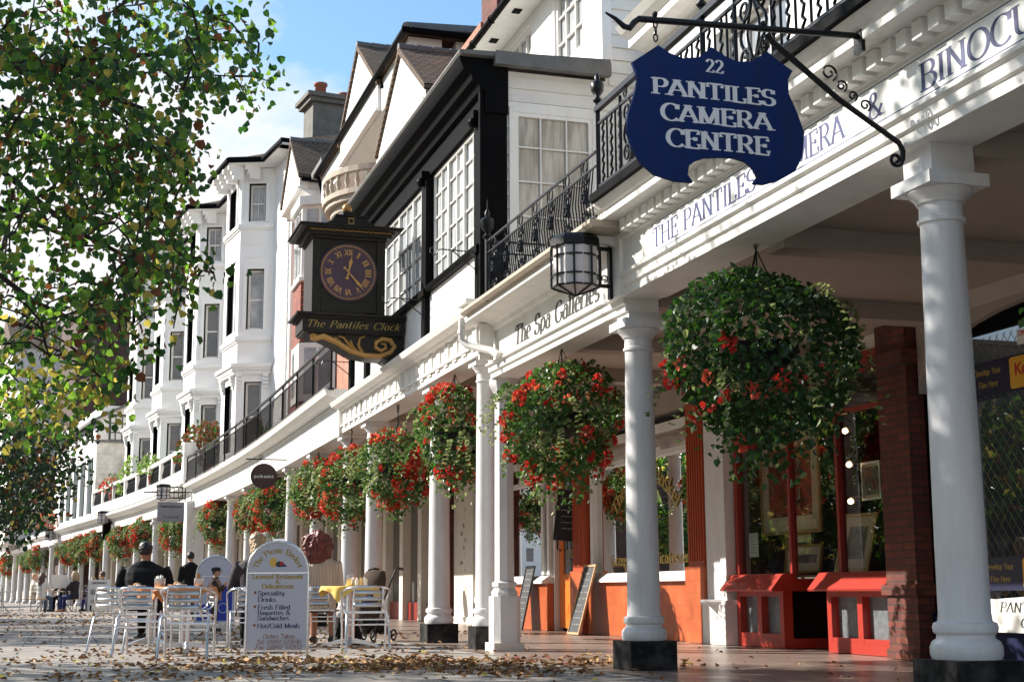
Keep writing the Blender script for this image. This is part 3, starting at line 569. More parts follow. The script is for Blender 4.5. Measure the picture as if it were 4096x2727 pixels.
bx = MB(W).prism([(4.62, .30), (4.66, .40), (4.62, .47), (4.66, .56), (4.55, .60), (4.3, .585), (3.6, .62), (2.9, .585), (2.7, .60), (2.62, .56), (2.66, .45), (2.62, .32), (3.4, .30), (3.5, .24), (3.62, .24), (3.68, .30)], -3.26, -3.235).build('board', 'panel', r)
t = MB(W); text(t, 'PANTILES CAMERA', on_street(W, 4.22, -3.235, .475), .085, 1.35, .15, .06, slant=.2); text(t, 'CENTRE', on_street(W, 3.95, -3.235, .345), .085, .65, .15, .06, slant=.2); t.build('lettering', 'blackletter', bx)
br = MB(W); br.bar((4.3, -3.3, .55), (4.3, -3.24, .55), .02, .02); br.bar((3.0, -3.3, .55), (3.0, -3.24, .55), .02, .02); br.build('bracket', 'iron', r)

# ================================================================ gallery and delicatessen under the small balcony
bg_ = building('gallery_building', 'low white arcade bay with galleries fascia over red and orange shopfronts', W(7, 0, 0))
en = MB(W).sweep([(-.34, 3.13), (-.03, 3.13), (-.03, 3.19), (0, 3.2), (0, 3.265), (.035, 3.275), (.035, 3.295), (.0, 3.30), (.0, 3.645), (.04, 3.66), (.06, 3.70), (.12, 3.73), (.34, 3.745), (.34, 3.80), (-.34, 3.80)], 4.9, 9.18).build('entablature', 'white', bg_)
t = MB(W); text(t, 'The Spa Galleries', on_street(W, 8.12, .0, 3.345), .21, 2.62, .25, .07, slant=.12, track=.1); t.build('lettering', 'blackletter', en)
MB(W).sweep([(.30, 3.802), (.39, 3.802), (.42, 3.83), (.42, 3.865), (-.3, 3.87), (-.3, 3.802)], 4.6, 8.9).build('stone_gutter', 'stone', bg_)
# pillar with pedestal
c = MB(W).lathe(9.22, -.2, [(.155, .62), (.16, .66), (.14, .69), (.125, .71), (.15, .73), (.15, .77), (.118, .79), (.112, 2.85), (.125, 2.87), (.125, 2.9), (.11, 2.92), (.16, 3.02), (.18, 3.06), (.18, 3.13)], 8).build('column', 'column', bg_, smooth=True, angle=30)
MB(W).slab([(9.22 + .16 * x, -.2 + .16 * y) for x, y in ((1, .6), (.6, 1), (-.6, 1), (-1, .6), (-1, -.6), (-.6, -1), (.6, -1), (1, -.6))], .1, .62).build('pedestal', 'column', c)
MB(W).box(9.04, 9.40, -.38, -.02, 0, .1).build('plinth', 'cream', c)
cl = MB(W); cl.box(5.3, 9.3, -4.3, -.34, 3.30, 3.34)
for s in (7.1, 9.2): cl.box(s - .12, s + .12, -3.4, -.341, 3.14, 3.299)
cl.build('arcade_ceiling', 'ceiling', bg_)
dp = MB(W); dp.tube([(9.05, .36, 3.80), (9.05, .36, 3.55), (9.0, .30, 3.48), (8.7, .10, 3.38), (8.55, .06, 3.30)], .045, 8); dp.tube([(9.05, .36, 3.62), (9.05, .36, 3.66)], .055, 8); dp.build('downpipe', 'galv', bg_, smooth=True)
bk = MB(W); bk.prism([(8.86, 3.30), (8.9, 3.3), (8.96, 3.72), (8.86, 3.72)], .03, .2); bk.build('bracket', 'white', bg_)
# --- red gallery front
gf = MB(W)
gf.box(8.35, 9.55, -3.9, -3.3, .01, .12); gf.box(6.0, 7.35, -3.9, -3.3, .01, .12)
for a0, a1 in ((8.35, 9.55), (6.0, 7.35)):
    w = .09; gf.box(a0, a0 + w, -3.42, -3.3, .12, .60); gf.box(a1 - w, a1, -3.42, -3.3, .12, .60); gf.box((a0 + a1) / 2 - .05, (a0 + a1) / 2 + .05, -3.42, -3.3, .12, .60)
    gf.box(a0 + w, (a0 + a1) / 2 - .05, -3.42, -3.302, .121, .17); gf.box((a0 + a1) / 2 + .05, a1 - w, -3.42, -3.302, .121, .17)
    gf.box(a0, a1, -3.42, -3.3, .60, .66)
    gf.sweep([(-3.9, .66), (-3.12, .66), (-3.11, .68), (-3.26, .855), (-3.30, .862), (-3.9, .862)], a0 - .08, a1 + .08)
gf.box(7.35, 8.35, -4.0, -3.9, .01, .12); gf.box(7.43, 8.27, -4.0, -3.9, .80, .862); gf.box(7.351, 7.43, -4.0, -3.9, .12, .862); gf.box(8.27, 8.349, -4.0, -3.9, .12, .862)
gf = gf.build('stall_riser', 'red', bg_)
g = MB(W)
for a0, a1 in ((8.35, 9.55), (6.0, 7.35)):
    g.quad([(a0 + .05, -3.39, .15), (a1 - .05, -3.39, .15), (a1 - .05, -3.39, .62), (a0 + .05, -3.39, .62)])
g.build('frosted_pane', 'frosted', gf)
g = MB(W); g.quad([(7.4, -3.97, .1), (8.3, -3.97, .1), (8.3, -3.97, .82), (7.4, -3.97, .82)]); g.build('cellar_opening', 'dark', gf)
gw = MB(W)
for a in (5.9, 7.04, 8.14, 9.5):
    w = .055 if 7 < a < 9 else .09; gw.box(a, a + w, -3.40, -3.32, .862, 2.95)
gw.box(5.99, 7.039, -3.4, -3.325, 2.55, 2.60); gw.box(7.096, 8.139, -3.4, -3.325, 2.55, 2.60); gw.box(8.196, 9.499, -3.4, -3.325, 2.55, 2.6)
gw.box(5.9, 9.59, -3.42, -3.28, 2.951, 3.04); gw.box(5.9, 9.59, -3.40, -3.22, 3.041, 3.13)
gw = gw.build('gallery_window', 'darkred', bg_)
g = MB(W); g.quad([(5.95, -3.37, .86), (9.55, -3.37, .86), (9.55, -3.37, 2.95), (5.95, -3.37, 2.95)]); g.build('pane', 'glass', gw)
MB(W).box(5.9, 9.59, -3.42, -3.30, 3.131, 3.299).build('shop_fascia', 'cream', bg_)
ir = MB(W); ir.box(5.9, 9.6, -6.6, -6.5, .01, 3.25); ir.box(5.9, 9.6, -6.5, -3.45, 3.2, 3.25); ir.box(9.61, 9.66, -6.5, -3.45, .01, 3.2); ir.box(5.92, 5.97, -6.5, -3.55, .01, 3.2); ir.box(6.0, 9.6, -4.4, -3.43, .80, .84); ir.build('gallery_interior', 'interior', bg_)
wp = MB(W); wp.box(9.62, 10.18, -3.5, -3.2, .55, 3.13); wp.box(9.56, 10.22, -3.5, -3.14, .01, .50); wp.lathe(9.89, -3.3, [(.33, .50), (.34, .53), (.33, .56)], 4); wp.box(9.58, 10.2, -3.5, -3.16, .501, .55); wp.build('pilaster', 'column', bg_)
# --- orange delicatessen
de = MB(W); de.box(10.2, 10.78, -3.5, -3.16, .01, .98); de.box(14.75, 15.3, -3.5, -3.16, .01, .98); de.box(10.781, 14.749, -3.5, -3.25, .01, .80); de.box(16.7, 19.6, -3.5, -3.25, .01, .80)
de.build('tiled_wall', 'orangetile', bg_)
op = MB(W)
for a0, a1 in ((10.24, 10.74), (14.8, 15.26)):
    op.box(a0, a1, -3.5, -3.2, .981, 3.13)
    for k in range(6): x = a0 + .07 + k * (a1 - a0 - .14) / 5; op.box(x - .014, x + .014, -3.2, -3.18, 1.05, 2.9)
op.build('fluted_pilaster', 'redorange', bg_)
ds = MB(W); ds.sweep([(-3.5, .80), (-3.17, .80), (-3.17, .84), (-3.28, .93), (-3.5, .95)], 10.79, 14.74); ds.sweep([(-3.5, .80), (-3.17, .80), (-3.17, .84), (-3.28, .93), (-3.5, .95)], 16.71, 19.6)
ds.build('window_sill', 'white', bg_)
dw = MB(W)
for a in (10.79, 14.58, 16.75, 17.05, 19.45): dw.box(a, a + .13, -3.42, -3.30, .95, 3.0)
for a0, a1 in ((10.92, 14.58), (16.88, 17.05), (17.18, 19.45)): dw.box(a0, a1, -3.42, -3.301, 2.55, 2.62); dw.box(a0, a1, -3.42, -3.302, 2.9, 2.999)
dw = dw.build('deli_window', 'white', bg_)
g = MB(W); g.quad([(10.8, -3.38, .94), (14.7, -3.38, .94), (14.7, -3.38, 3.0), (10.8, -3.38, 3.0)]); g.quad([(16.75, -3.38, .94), (19.5, -3.38, .94), (19.5, -3.38, 3), (16.75, -3.38, 3)]); g.build('pane', 'glass', dw)
t = MB(W); text(t, 'Licensed', on_street(W, 14.0, -3.368, 1.05), .16, .95, .17, .06); text(t, 'Delicatessen', on_street(W, 12.5, -3.368, 1.05), .16, 1.45, .17, .06)
arcp = lambda u, v, k: (12.6 - (1.5 + v) * math.sin(u / 1.5), -3.367 + k * .00003, 1.0 + (1.35 + v) * math.cos(u / 1.5) - .1)
text(t, 'The Picnic Basket', arcp, .24, 2.6, .17, .06, align='c'); t.build('lettering', 'goldtext', dw)
dd = MB(W); dd.box(15.4, 16.6, -3.47, -3.43, .06, .95); dd.box(15.4, 15.62, -3.47, -3.43, .951, 2.5); dd.box(16.38, 16.6, -3.47, -3.43, .951, 2.5); dd.box(15.4, 16.6, -3.47, -3.43, 2.501, 2.7); dd.box(15.7, 16.25, -3.43, -3.42, .35, .75)
dd = dd.build('door', 'orange', bg_)
g = MB(W); g.quad([(15.62, -3.45, .95), (16.38, -3.45, .95), (16.38, -3.45, 2.5), (15.62, -3.45, 2.5)]); g.build('door_glass', 'panedark', dd)
t = MB(W); text(t, 'JACKSONS', on_street(W, 16.3, -3.448, 1.22), .14, .66, .12, .04); text(t, 'OF PICCADILLY', on_street(W, 16.3, -3.448, 1.10), .06, .62, .12, .04); t.build('lettering', 'goldtext', dd)
dh = MB(W); dh.tube([(16.48, -3.425, 1.35), (16.48, -3.36, 1.38), (16.48, -3.36, 1.78), (16.48, -3.425, 1.8)], .014, 6); dh.build('handle', 'iron', dd)
dk = MB(W); dk.box(16.62, 16.69, -3.5, -3.36, .01, 3.1); dk.box(15.31, 15.38, -3.5, -3.36, .01, 3.1); dk.build('door_frame', 'white', bg_)
jk = MB(W); jk.quad([(16.9, -3.34, .98), (17.04, -3.34, .98), (17.04, -3.34, 2.5), (16.9, -3.34, 2.5)]); jk.build('narrow_panel', 'darkblue', bg_)
ir = MB(W); ir.box(10.2, 19.6, -6.9, -6.8, .01, 3.2); ir.box(10.2, 19.6, -6.8, -3.9, 3.19, 3.24); ir.box(10.2, 10.28, -6.8, -3.5, .01, 3.2); ir.box(19.5, 19.6, -6.8, -3.5, .01, 3.2); ir.box(10.9, 14.6, -4.4, -3.45, .86, .9); ir.build('deli_interior', 'interior', bg_)
MB(W).box(10.2, 19.6, -3.5, -3.28, 3.131, 3.42).build('shop_fascia', 'ceiling', bg_)

# ================================================================ number 28: fluted frieze, black framed bay
b28 = building('timber_framed_building', 'white building with black framed window bay above a fluted frieze', W(13, 0, 0))
column(b28, W, 9.86, -.16, 3.45, .27, .118, pier=False, pw=.17)
for s in (12.25, 16.6, 18.75): column(b28, W, s, -.2, 3.45, .25, .142, pier=False)
en = MB(W).sweep([(-.36, 3.452), (.05, 3.452), (.05, 3.555), (.085, 3.56), (.085, 3.59), (.04, 3.592), (.04, 3.83), (.10, 3.845), (.13, 3.87), (.24, 3.90), (.27, 3.955), (.27, 3.975), (.0, 4.06), (-.36, 4.06)], 9.36, 18.3).build('entablature', 'white', b28)
tr = MB(W)
s = 9.5
while s < 18.1:
    tr.box(s, s + .17, .05, .072, 3.525, 3.553)
    for k in range(3): tr.box(s + k * .064, s + k * .064 + .036, .04, .062, 3.60, 3.825)
    s += .44
tr.build('triglyphs', 'white', en)
t = MB(W)
for s0, ch in ((10.66, '2'), (10.24, '8'), (16.98, '2'), (16.56, '8')): text(t, ch, on_street(W, s0, .066, 3.635), .17, .10, .12, .05)
t.build('number', 'blackletter', en)
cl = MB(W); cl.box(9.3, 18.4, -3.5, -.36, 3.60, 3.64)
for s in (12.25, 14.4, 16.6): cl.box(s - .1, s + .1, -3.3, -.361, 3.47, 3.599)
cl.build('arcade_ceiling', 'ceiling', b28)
MB(W).box(9.4, 17.8, -.3, -.02, 4.05, 4.76).build('apron', 'stucco', b28)
fr = MB(W); fr.sweep([(-.1, 4.745), (.05, 4.745), (.07, 4.79), (.07, 4.82), (-.1, 4.84)], 9.62, 17.5)
fr.sweep([(-.3, 6.44), (.0, 6.44), (.0, 6.70), (.06, 6.72), (.08, 6.80), (.16, 6.84), (.18, 6.92), (.27, 6.97), (.32, 7.08), (.32, 7.12), (-.3, 7.14)], 9.30, 17.6)
for a0, a1 in ((9.42, 9.62), (12.1, 12.36), (16.15, 16.42), (17.5, 17.75)):
    fr.box(a0, a1, -.29, .05, 4.79, 6.439); fr.box(a0 - .03, a1 + .03, -.02, .09, 4.70, 4.80); fr.box(a0 + .03, a1 - .03, -.02, .055, 4.07, 4.70); fr.ball((a0 + a1) / 2, .09, 6.36, .07, 8); fr.box(a0 + .02, a1 - .02, .0, .11, 6.40, 6.50)
fr.box(9.33, 9.41, -.29, .055, 4.03, 6.96); fr.build('black_frame', 'black', b28, smooth=True, angle=30)
cp = MB(W); cp.box(8.95, 9.36, -.2, .34, 3.985, 4.03); cp.box(9.05, 9.36, -.2, .28, 3.90, 3.985); cp.build('corner_cap', 'white', b28)
for a0, a1, n in ((9.68, 12.08, 6), (12.4, 16.12, 8), (16.45, 17.48, 3)):
    w = window(b28, W, a0, a1, 4.84, 6.43, -.06, n, 5, bw=.017, fw=.045, depth=.035, pane='panelight')
    if n > 4:
        for k in range(1, n // 2): mu = MB(W); x_ = a0 + (a1 - a0) * 2 * k / n; mu.box(x_ - .025, x_ + .025, -.09, -.052, 4.885, 6.385); mu.build('mullion', 'white', w)
lr = MB(W); lr.sweep([(-1.62, 7.145), (.33, 7.122), (.35, 7.15), (.35, 7.17), (-1.62, 7.25)], 9.2, 17.6); lr.box(9.18, 9.28, -1.62, -.1, 7.03, 7.2); lr.build('lead_roof', 'lead', b28)
SW = side(W, 9.4)
sw = wall(SW, .285, 2.9, 4.04, 7.03, -.2, 0, [(.40, 1.42, 4.75, 6.5)])
z = 4.06
while z < 9.1:
    zt = min(z + .165, 9.14)
    for p, q in (((.29, .33), (1.5, 2.89)) if 4.6 < z < 6.62 else ((.29, 2.89),)) if z < 6.87 else ((1.66, 2.89),): sw.sweep([(.0, z), (.022, z), (.004, zt), (.0, zt)], p, q)
    z += .172
if 1: sw.box(1.62, 2.9, -.2, 0, 7.03, 9.15); sw.build('clapboard_wall', 'clap', b28)
MB(SW).box(.3, 1.55, .001, .03, 6.56, 6.63).build('window_hood', 'white', b28)
w = window(b28, SW, .40, 1.42, 4.75, 6.5, .03, 3, 4, bw=.018, fw=.05, depth=.04, pane='curtain')
mc = MB(SW); mc.box(.33, .40, .0, .04, 4.7, 6.56); mc.box(1.42, 1.49, .0, .04, 4.7, 6.56); mc.box(.40, 1.42, .0, .041, 6.5, 6.56); mc.build('window_casing', 'white', b28)
uf = wall(W, 9.4, 17.2, 7.2, 9.12, -2.0, -1.6, [(10.15, 11.3, 7.8, 8.98), (12.35, 13.4, 7.8, 8.98), (14.6, 15.7, 7.8, 8.98)]); uf.box(9.36, 9.46, -1.7, -1.57, 7.2, 9.12); uf.build('upper_wall', 'stucco', b28)
for a0, a1 in ((10.15, 11.3), (12.35, 13.4), (14.6, 15.7)): window(b28, W, a0, a1, 7.8, 8.98, -1.63, 3, 3, fw=.07, bw=.022, pane='panelight')
ev = MB(W); ev.box(9.2, 17.4, -1.64, -1.16, 9.121, 9.17); ev.build('eave_soffit', 'white', b28)
vt = MB(W)
for s in (11.0, 12.2, 13.4, 14.6, 15.8): vt.box(s, s + .16, -1.42, -1.30, 9.105, 9.12)
vt.build('soffit_vents', 'black', b28)
gt = MB(W); gt.tube([(9.2 + i * 1.03, -1.13, 9.17) for i in range(9)], .055, 10)
for i in range(8): gt.tube([(9.7 + i * 1.03, -1.13, 9.17), (9.74 + i * 1.03, -1.13, 9.17)], .068, 10)
gt.build('gutter', 'black', b28, smooth=True)
rf = MB(W); rf.sweep([(-1.14, 9.2), (-1.14, 9.25), (-5.0, 12.0), (-9, 9.25), (-9, 9.2)], 9.2, 17.4); rf = rf.build('roof', 'tile', b28)
MB(ST).box(16.6, 17.6, -4.2, -2.35, 9.5, 15.5).build('chimney', 'brick', rf)
MB(W).box(9.62, 17.2, -9, -2.42, 3.7, 9.1).build('house_body', 'stucco', b28)
# shop row behind, up to the long balcony
sh = MB(W)
for a0, a1 in ((19.6, 20.1), (23.2, 23.6)): sh.box(a0, a1, -3.6, -3.1, .01, 3.6)
sh.build('brick_pier', 'brick', b28)
r_ = MB(W); r_.box(21.6, 23.1, -3.5, -3.3, .15, 3.2); r_.box(21.55, 23.15, -3.5, -3.26, .01, .15); r_ = r_.build('list_panel', 'cream', b28)
t = MB(W)
for z, st in ((2.30, 'H'), (2.14, 'I'), (1.98, 'Wi'), (1.83, 'Tunb'), (1.68, 'W'), (1.53, 'Ha'), (1.38, 'I'), (1.23, 'Leam'), (1.08, 'G')): text(t, st, on_street(W, 22.12 + .12 * len(st), -3.3, z), .095, None, .16, .06)
t.build('lettering', 'blackletter', r_)
sw_ = MB(W)
for a in (20.12, 21.4): sw_.box(a, a + .1, -3.45, -3.33, .55, 3.2)
sw_.box(20.12, 21.5, -3.45, -3.3, .45, .55); sw_ = sw_.build('shop_window', 'white', b28); g = MB(W); g.quad([(20.1, -3.42, .5), (21.5, -3.42, .5), (21.5, -3.42, 3.2), (20.1, -3.42, 3.2)]); g.build('pane', 'panedark', sw_)
MB(W).box(20.1, 21.5, -3.5, -3.35, .01, .449).build('stall_riser', 'black', b28)

# ================================================================ gabled brick house behind
bgab = building('gabled_house', 'brick house with white jettied gables and round stone balcony', ST(25, -3, 0))
def gable(par, F, a0, a1, zb, ze, zp, b0, bb, ov=.12):
    ac = (a0 + a1) / 2; g = MB(F).prism([(a0, zb), (a1, zb), (a1, ze), (ac, zp), (a0, ze)], b0 - .25, b0); g.box(a0 - .02, a1 + .02, b0, b0 + .05, zb, zb + .07); g.build('gable', 'stucco', par)
    sl = (zp - ze) / (ac - a0); r = MB(F).prism([(a0 - .15, ze - .15 * sl), (ac, zp), (a1 + .15, ze - .15 * sl), (a1 + .15, ze - .15 * sl + .13), (ac, zp + .15), (a0 - .15, ze - .15 * sl + .13)], bb, b0 + .06); r = r.build('roof', 'tile', par)
    rd = MB(F); n = int((b0 - bb) / .35)
    for i in range(n): rd.tube([(ac, b0 + .06 - i * .35, zp + .13), (ac, b0 + .06 - i * .35 - .34, zp + .135)], [.10, .085], 8)
    rd.build('ridge_tiles', 'lead', r)
    gt = MB(F); gt.tube([(a0 - .2, b0 - .02, ze - .2 * sl), (a0 - .2, bb, ze - .2 * sl)], .06, 8); gt.build('gutter', 'black', r)
    MB(F).box(a0 + .05, a1 - .05, bb, b0 - .251, zb, ze - .1).build('gable_wall', 'stucco', par)
gable(bgab, ST, 17.3, 21.35, 9.41, 9.68, 11.06, -1.2, -6.5)
gable(bgab, ST, 23.1, 27.6, 11.2, 11.85, 13.45, -1.52, -6)
gable(bgab, ST, 32.9, 36.3, 12.1, 12.5, 13.95, -1.3, -6)
jb = MB(ST); jb.box(20.4, 30.9, -2.3, -1.6, 11.15, 11.9); jb.sweep([(-2.3, 10.8), (-1.62, 11.149), (-2.3, 11.149)], 21.5, 30.9); jb.sweep([(-2.0, 8.8), (-1.25, 9.405), (-2.0, 9.405)], 17.3, 21.3); jb.sweep([(-2.2, 11.6), (-1.35, 12.09), (-2.2, 12.09)], 32.9, 36.2); jb.build('jetty', 'stucco', bgab)
bb_ = wall(ST, 17.5, 37.6, 4.1, 11.14, -2.6, -2.3, [(19.2, 20.4, 8.0, 9.0), (22.6, 23.5, 9.3, 10.7), (24.2, 25.6, 9.3, 10.7), (26.2, 27.1, 9.3, 10.7), (29, 30.2, 8.9, 10.4), (29, 30.2, 5.4, 7.2), (22, 23.4, 5.4, 7.2), (25.5, 27, 5.4, 7.2)]); bb_.box(31, 37.6, -2.6, -2.3, 11.14, 12.3); bb_.build('brick_wall', 'brickpale', bgab)
for a0, a1, z0, z1 in ((19.2, 20.4, 8.0, 9.0), (22.6, 23.5, 9.3, 10.7), (24.2, 25.6, 9.3, 10.7), (26.2, 27.1, 9.3, 10.7), (29, 30.2, 8.9, 10.4), (29, 30.2, 5.4, 7.2), (22, 23.4, 5.4, 7.2), (25.5, 27, 5.4, 7.2)): window(bgab, ST, a0, a1, z0, z1, -2.36, 2, 2, mid=True)
pz = MB(ST)
for a in (22.3, 23.85, 25.95, 27.4): pz.box(a - .12, a + .12, -2.4, -2.15, 9.2, 10.75); pz.box(a - .17, a + .17, -2.4, -2.1, 10.75, 10.85)
pz.build('stone_pilasters', 'stone', bgab)
rf = MB(ST); v = [rf.pt(*p) for p in ((20.2, -1.5, 11.95), (31.1, -1.5, 11.95), (31.1, -4.6, 13.3), (23.0, -4.6, 13.3), (20.2, -7.8, 11.95), (31.1, -7.8, 11.95))]
rf.face([v[0], v[1], v[2], v[3]]); rf.face([v[0], v[3], v[4]]); rf.face([v[4], v[3], v[2], v[5]]); rf.face([v[1], v[5], v[2]]); rf.face([v[0], v[4], v[5], v[1]]); rf = rf.build('roof', 'tile', bgab)
gt = MB(ST); gt.tube([(31, -1.45, 11.93), (20.15, -1.45, 11.93), (20.15, -7.8, 11.93)], .075, 8); gt.tube([(30.9, -1.5, 11.9), (30.9, -1.7, 11.2), (30.9, -2.2, 10.9), (30.9, -2.25, 9.5)], .05, 8); gt.build('gutter', 'black', rf)
hp = MB(ST); hp.tube([(20.2, -1.5, 12.0), (23.0, -4.6, 13.33), (31.1, -4.6, 13.33)], .12, 8); hp.build('hip_tiles', 'lead', rf)
MB(ST).box(20.4, 37, -7.6, -2.61, 4.1, 11.9).build('house_body', 'stucco', bgab)
MB(ST).box(31, 37.5, -7.6, -1.6, 12.31, 12.5).build('flat_roof', 'lead', bgab)
bl = MB(ST); ac, bc, rr = 25.1, -2.2, 1.7
def half(r, z0, z1): bl.slab([(ac + r * math.cos(R(x)), bc + r * .85 * math.sin(R(x))) for x in range(0, 181, 10)], z0, z1)
half(rr + .08, 9.5, 9.62); half(rr, 9.38, 9.5); half(rr - .15, 9.22, 9.38); half(rr - .4, 8.95, 9.22); half(rr - .75, 8.7, 8.95)
bl = bl.build('balcony', 'stone', bgab)
bs = MB(ST)
for x in range(6, 178, 11): bs.lathe(ac + rr * math.cos(R(x)), bc + rr * .85 * math.sin(R(x)), [(.05, 9.62), (.05, 9.66), (.03, 9.69), (.065, 9.78), (.03, 9.93), (.05, 9.96), (.05, 10.02)], 8)
bs.build('balusters', 'stone', bl, smooth=True)
br = MB(ST); P = [(ac + rr * math.cos(R(x)), bc + rr * .85 * math.sin(R(x)), 10.07) for x in range(0, 181, 10)]; br.tube(P, .095, 4); br.build('handrail', 'stone', bl)
# tile hung oriel at the far end
og = MB(ST); oc = [(34.6, -2.3), (34.0, -1.35), (32.6, -1.35), (32.1, -2.3)]
og.slab(oc, 7.6, 9.4); og = og.build('oriel', 'hungtile', bgab)
x = MB(ST); x.slab(oc, 9.41, 11.5); x.slab([(a + (.12 if a > 33.3 else -.12), b + .08) for a, b in oc], 9.3, 9.405); x.slab([(a + (.15 if a > 33.3 else -.15), b + .1) for a, b in oc], 11.5, 11.75); x.slab([(a, b + .02) for a, b in oc], 5.9, 7.55); x.build('oriel_window', 'white', og)
x = MB(ST)
FO = turned(ST, 32.1, -2.3, math.atan2(.95, .5))
for z0, z1 in ((9.6, 10.55), (10.65, 11.4), (6.1, 7.4)):
    x.quad([(32.75, -1.33, z0), (33.25, -1.33, z0), (33.25, -1.33, z1), (32.75, -1.33, z1)]); x.quad([(33.35, -1.33, z0), (33.85, -1.33, z0), (33.85, -1.33, z1), (33.35, -1.33, z1)])
x.build('pane', 'pane', og)
x = MB(FO)
for z0, z1 in ((9.6, 10.55), (10.65, 11.4), (6.1, 7.4)):
    x.quad([(.15, .02, z0), (.50, .02, z0), (.50, .02, z1), (.15, .02, z1)]); x.quad([(.58, .02, z0), (.93, .02, z0), (.93, .02, z1), (.58, .02, z1)])
x.build('pane', 'pane', og)
MB(ST).slab(oc, 4.2, 5.85).build('oriel_base', 'hungtile', bgab)

# ================================================================ stuccoed terrace with canted bays
bit = building('stucco_terrace', 'tall white stuccoed terrace with canted bays and black window reveals', IT(3, -1, 0))
FL = [(5.2, 7.45), (9.2, 11.22), (12.85, 14.15)]
wl = wall(IT, -4.75, 24, 4.0, 14.7, -1.9, -1.5); wl.box(-5.0, -4.75, -8, -1.5, 4, 14.7); wl.build('main_wall', 'stucco', bit)
q = MB(IT)
for i in range(22): q.box(-4.77, -4.35 if i % 2 else -4.1, -1.499, -1.45, 4.2 + i * .47, 4.2 + i * .47 + .43)
q.build('quoins', 'stucco', bit)
def bay(dx, nm):
    """one canted bay, three storeys, real openings with black reveals"""
    bd = MB(IT); P = [(-2.87 + dx, -1.5), (-2.34 + dx, -.5), (-.28 + dx, -.5), (.25 + dx, -1.5)]
    ang = math.atan2(1.0, .53); LN = math.hypot(.53, 1.0)
    fac = [(turned(IT, P[0][0], P[0][1], ang), LN, [(.30, .86)]), (turned(IT, P[1][0], P[1][1], 0), 2.06, [(.25, .95), (1.12, 1.82)] if False else [(.53, 1.53)])]
    fac.append((turned(IT, P[2][0], P[2][1], -ang), LN, [(.28, .84)]))
    bay_o = None
    for F, ln, hs in fac:
        hl = [(h0, h1, z0, z1) for h0, h1 in hs for z0, z1 in FL]
        w_ = wall(F, 0, ln, 4.0, 14.68, -.25, 0, hl)
        for z in (12.62, 8.82): w_.box(-.02, ln + .02, .001, .09, z, z + .14); w_.box(-.01, ln + .01, .001, .045, z - .06, z)
        for z in (12.05, 11.6): w_.box(.12, ln - .12, .001, .02, z, z + .03)
        w_.box(-.05, ln + .05, .001, .16, 7.84, 7.92); w_.box(-.08, ln + .08, .001, .22, 7.92, 8.04); w_.box(-.02, ln + .02, .001, .10, 7.70, 7.84)
        for h0, h1 in hs:
            for z0, z1 in FL[1:]:
                w_.box(h0 - .13, h0 - .012, .001, .035, z0 - .02, z1 + .13); w_.box(h1 + .012, h1 + .13, .001, .035, z0 - .02, z1 + .13); w_.box(h0 - .012, h1 + .012, .001, .035, z1 + .012, z1 + .13)
            for c0 in (h0 - .26, h1 + .08):
                for zz, w2 in ((7.25, .06), (7.36, .10), (7.48, .13), (7.60, .15)): w_.box(c0, c0 + .18, .001, w2, zz, zz + .10)
        for k in range(int(ln / .09)): w_.box(.03 + k * .09, .08 + k * .09, .10, .14, 7.78, 7.835)
        o = w_.build('bay', 'stucco', bit) if bay_o is None else w_.build('bay_side', 'stucco', bay_o)
        if bay_o is None: bay_o = o
        rv_ = MB(F)
        for h0, h1, z0, z1 in hl: reveal(rv_, h0, h1, z0, z1, -.25, .004)
        rv_.build('black_reveal', 'black', bay_o)
        for h0, h1, z0, z1 in hl: window(bay_o, F, h0 + .012, h1 - .012, z0, z1 - .012, -.17, 2 if z0 > 12 else 1, 2, mid=True, fw=.07, pane='panedark' if z0 < 8 or (z0 < 10 and dx > 3) else 'pane')
    return bay_o
for dx in (0, 6.35, 12.6, 18.8): bay(dx, '')
dpp = MB(IT)
for dx in (3.0, 9.4): dpp.tube([(.95 + dx - 3, -.95, 14.7), (.95 + dx - 3, -1.42, 14.2), (.95 + dx - 3, -1.42, 4.3)], .05, 6)
dpp.build('downpipe', 'white', bit)
ev = MB(IT); sf_ = MB(IT); gu = MB(IT)
path = [(-5.4, -1.0)]
for dx in (0, 6.35, 12.6, 18.8): path += [(-3.25 + dx, -1.0), (-2.7 + dx, .02), (.08 + dx, .02), (.63 + dx, -1.0)]
path += [(24, -1.0)]
sf_.slab(path + [(24, -1.6), (-5.4, -1.6)], 14.70, 14.75); sf_.box(-5.5, -5.0, -8, -1.0, 14.70, 14.75)
for dx in (0, 6.35, 12.6, 18.8):
    for a, b in ((-2.75, -.75), (-2.5, -.25), (-1.9, -.2), (-1.2, -.2), (-.5, -.2)):
        for k, (w2, z) in enumerate(((.10, 14.25), (.17, 14.4), (.26, 14.55))): sf_.box(a + dx - .08, a + dx + .08, b - .25, b + w2, z, z + .149)
sf_.build('eave_soffit', 'stucco', bit)
gu.tube([(-5.45, -8, 14.82)] + [(a, b + .03, 14.82) for a, b in [(-5.45, -1.0)] + path[1:]], .10, 6); gu.build('gutter', 'black', bit)
rf = MB(IT); A_ = [rf.pt(a, b, 14.84) for a, b in path]; B_ = [rf.pt(max(a, -3.4), -4.5, 16.2) for a, b in path]
for i in range(len(path) - 1): rf.face([A_[i], A_[i + 1], B_[i + 1], B_[i]])
e0 = rf.pt(-5.4, -8, 14.84); rf.face([A_[0], B_[0], e0]); rf.face([e0, B_[0], B_[-1], rf.pt(24, -8, 14.84)]); rf = rf.build('roof', 'tile', bit)
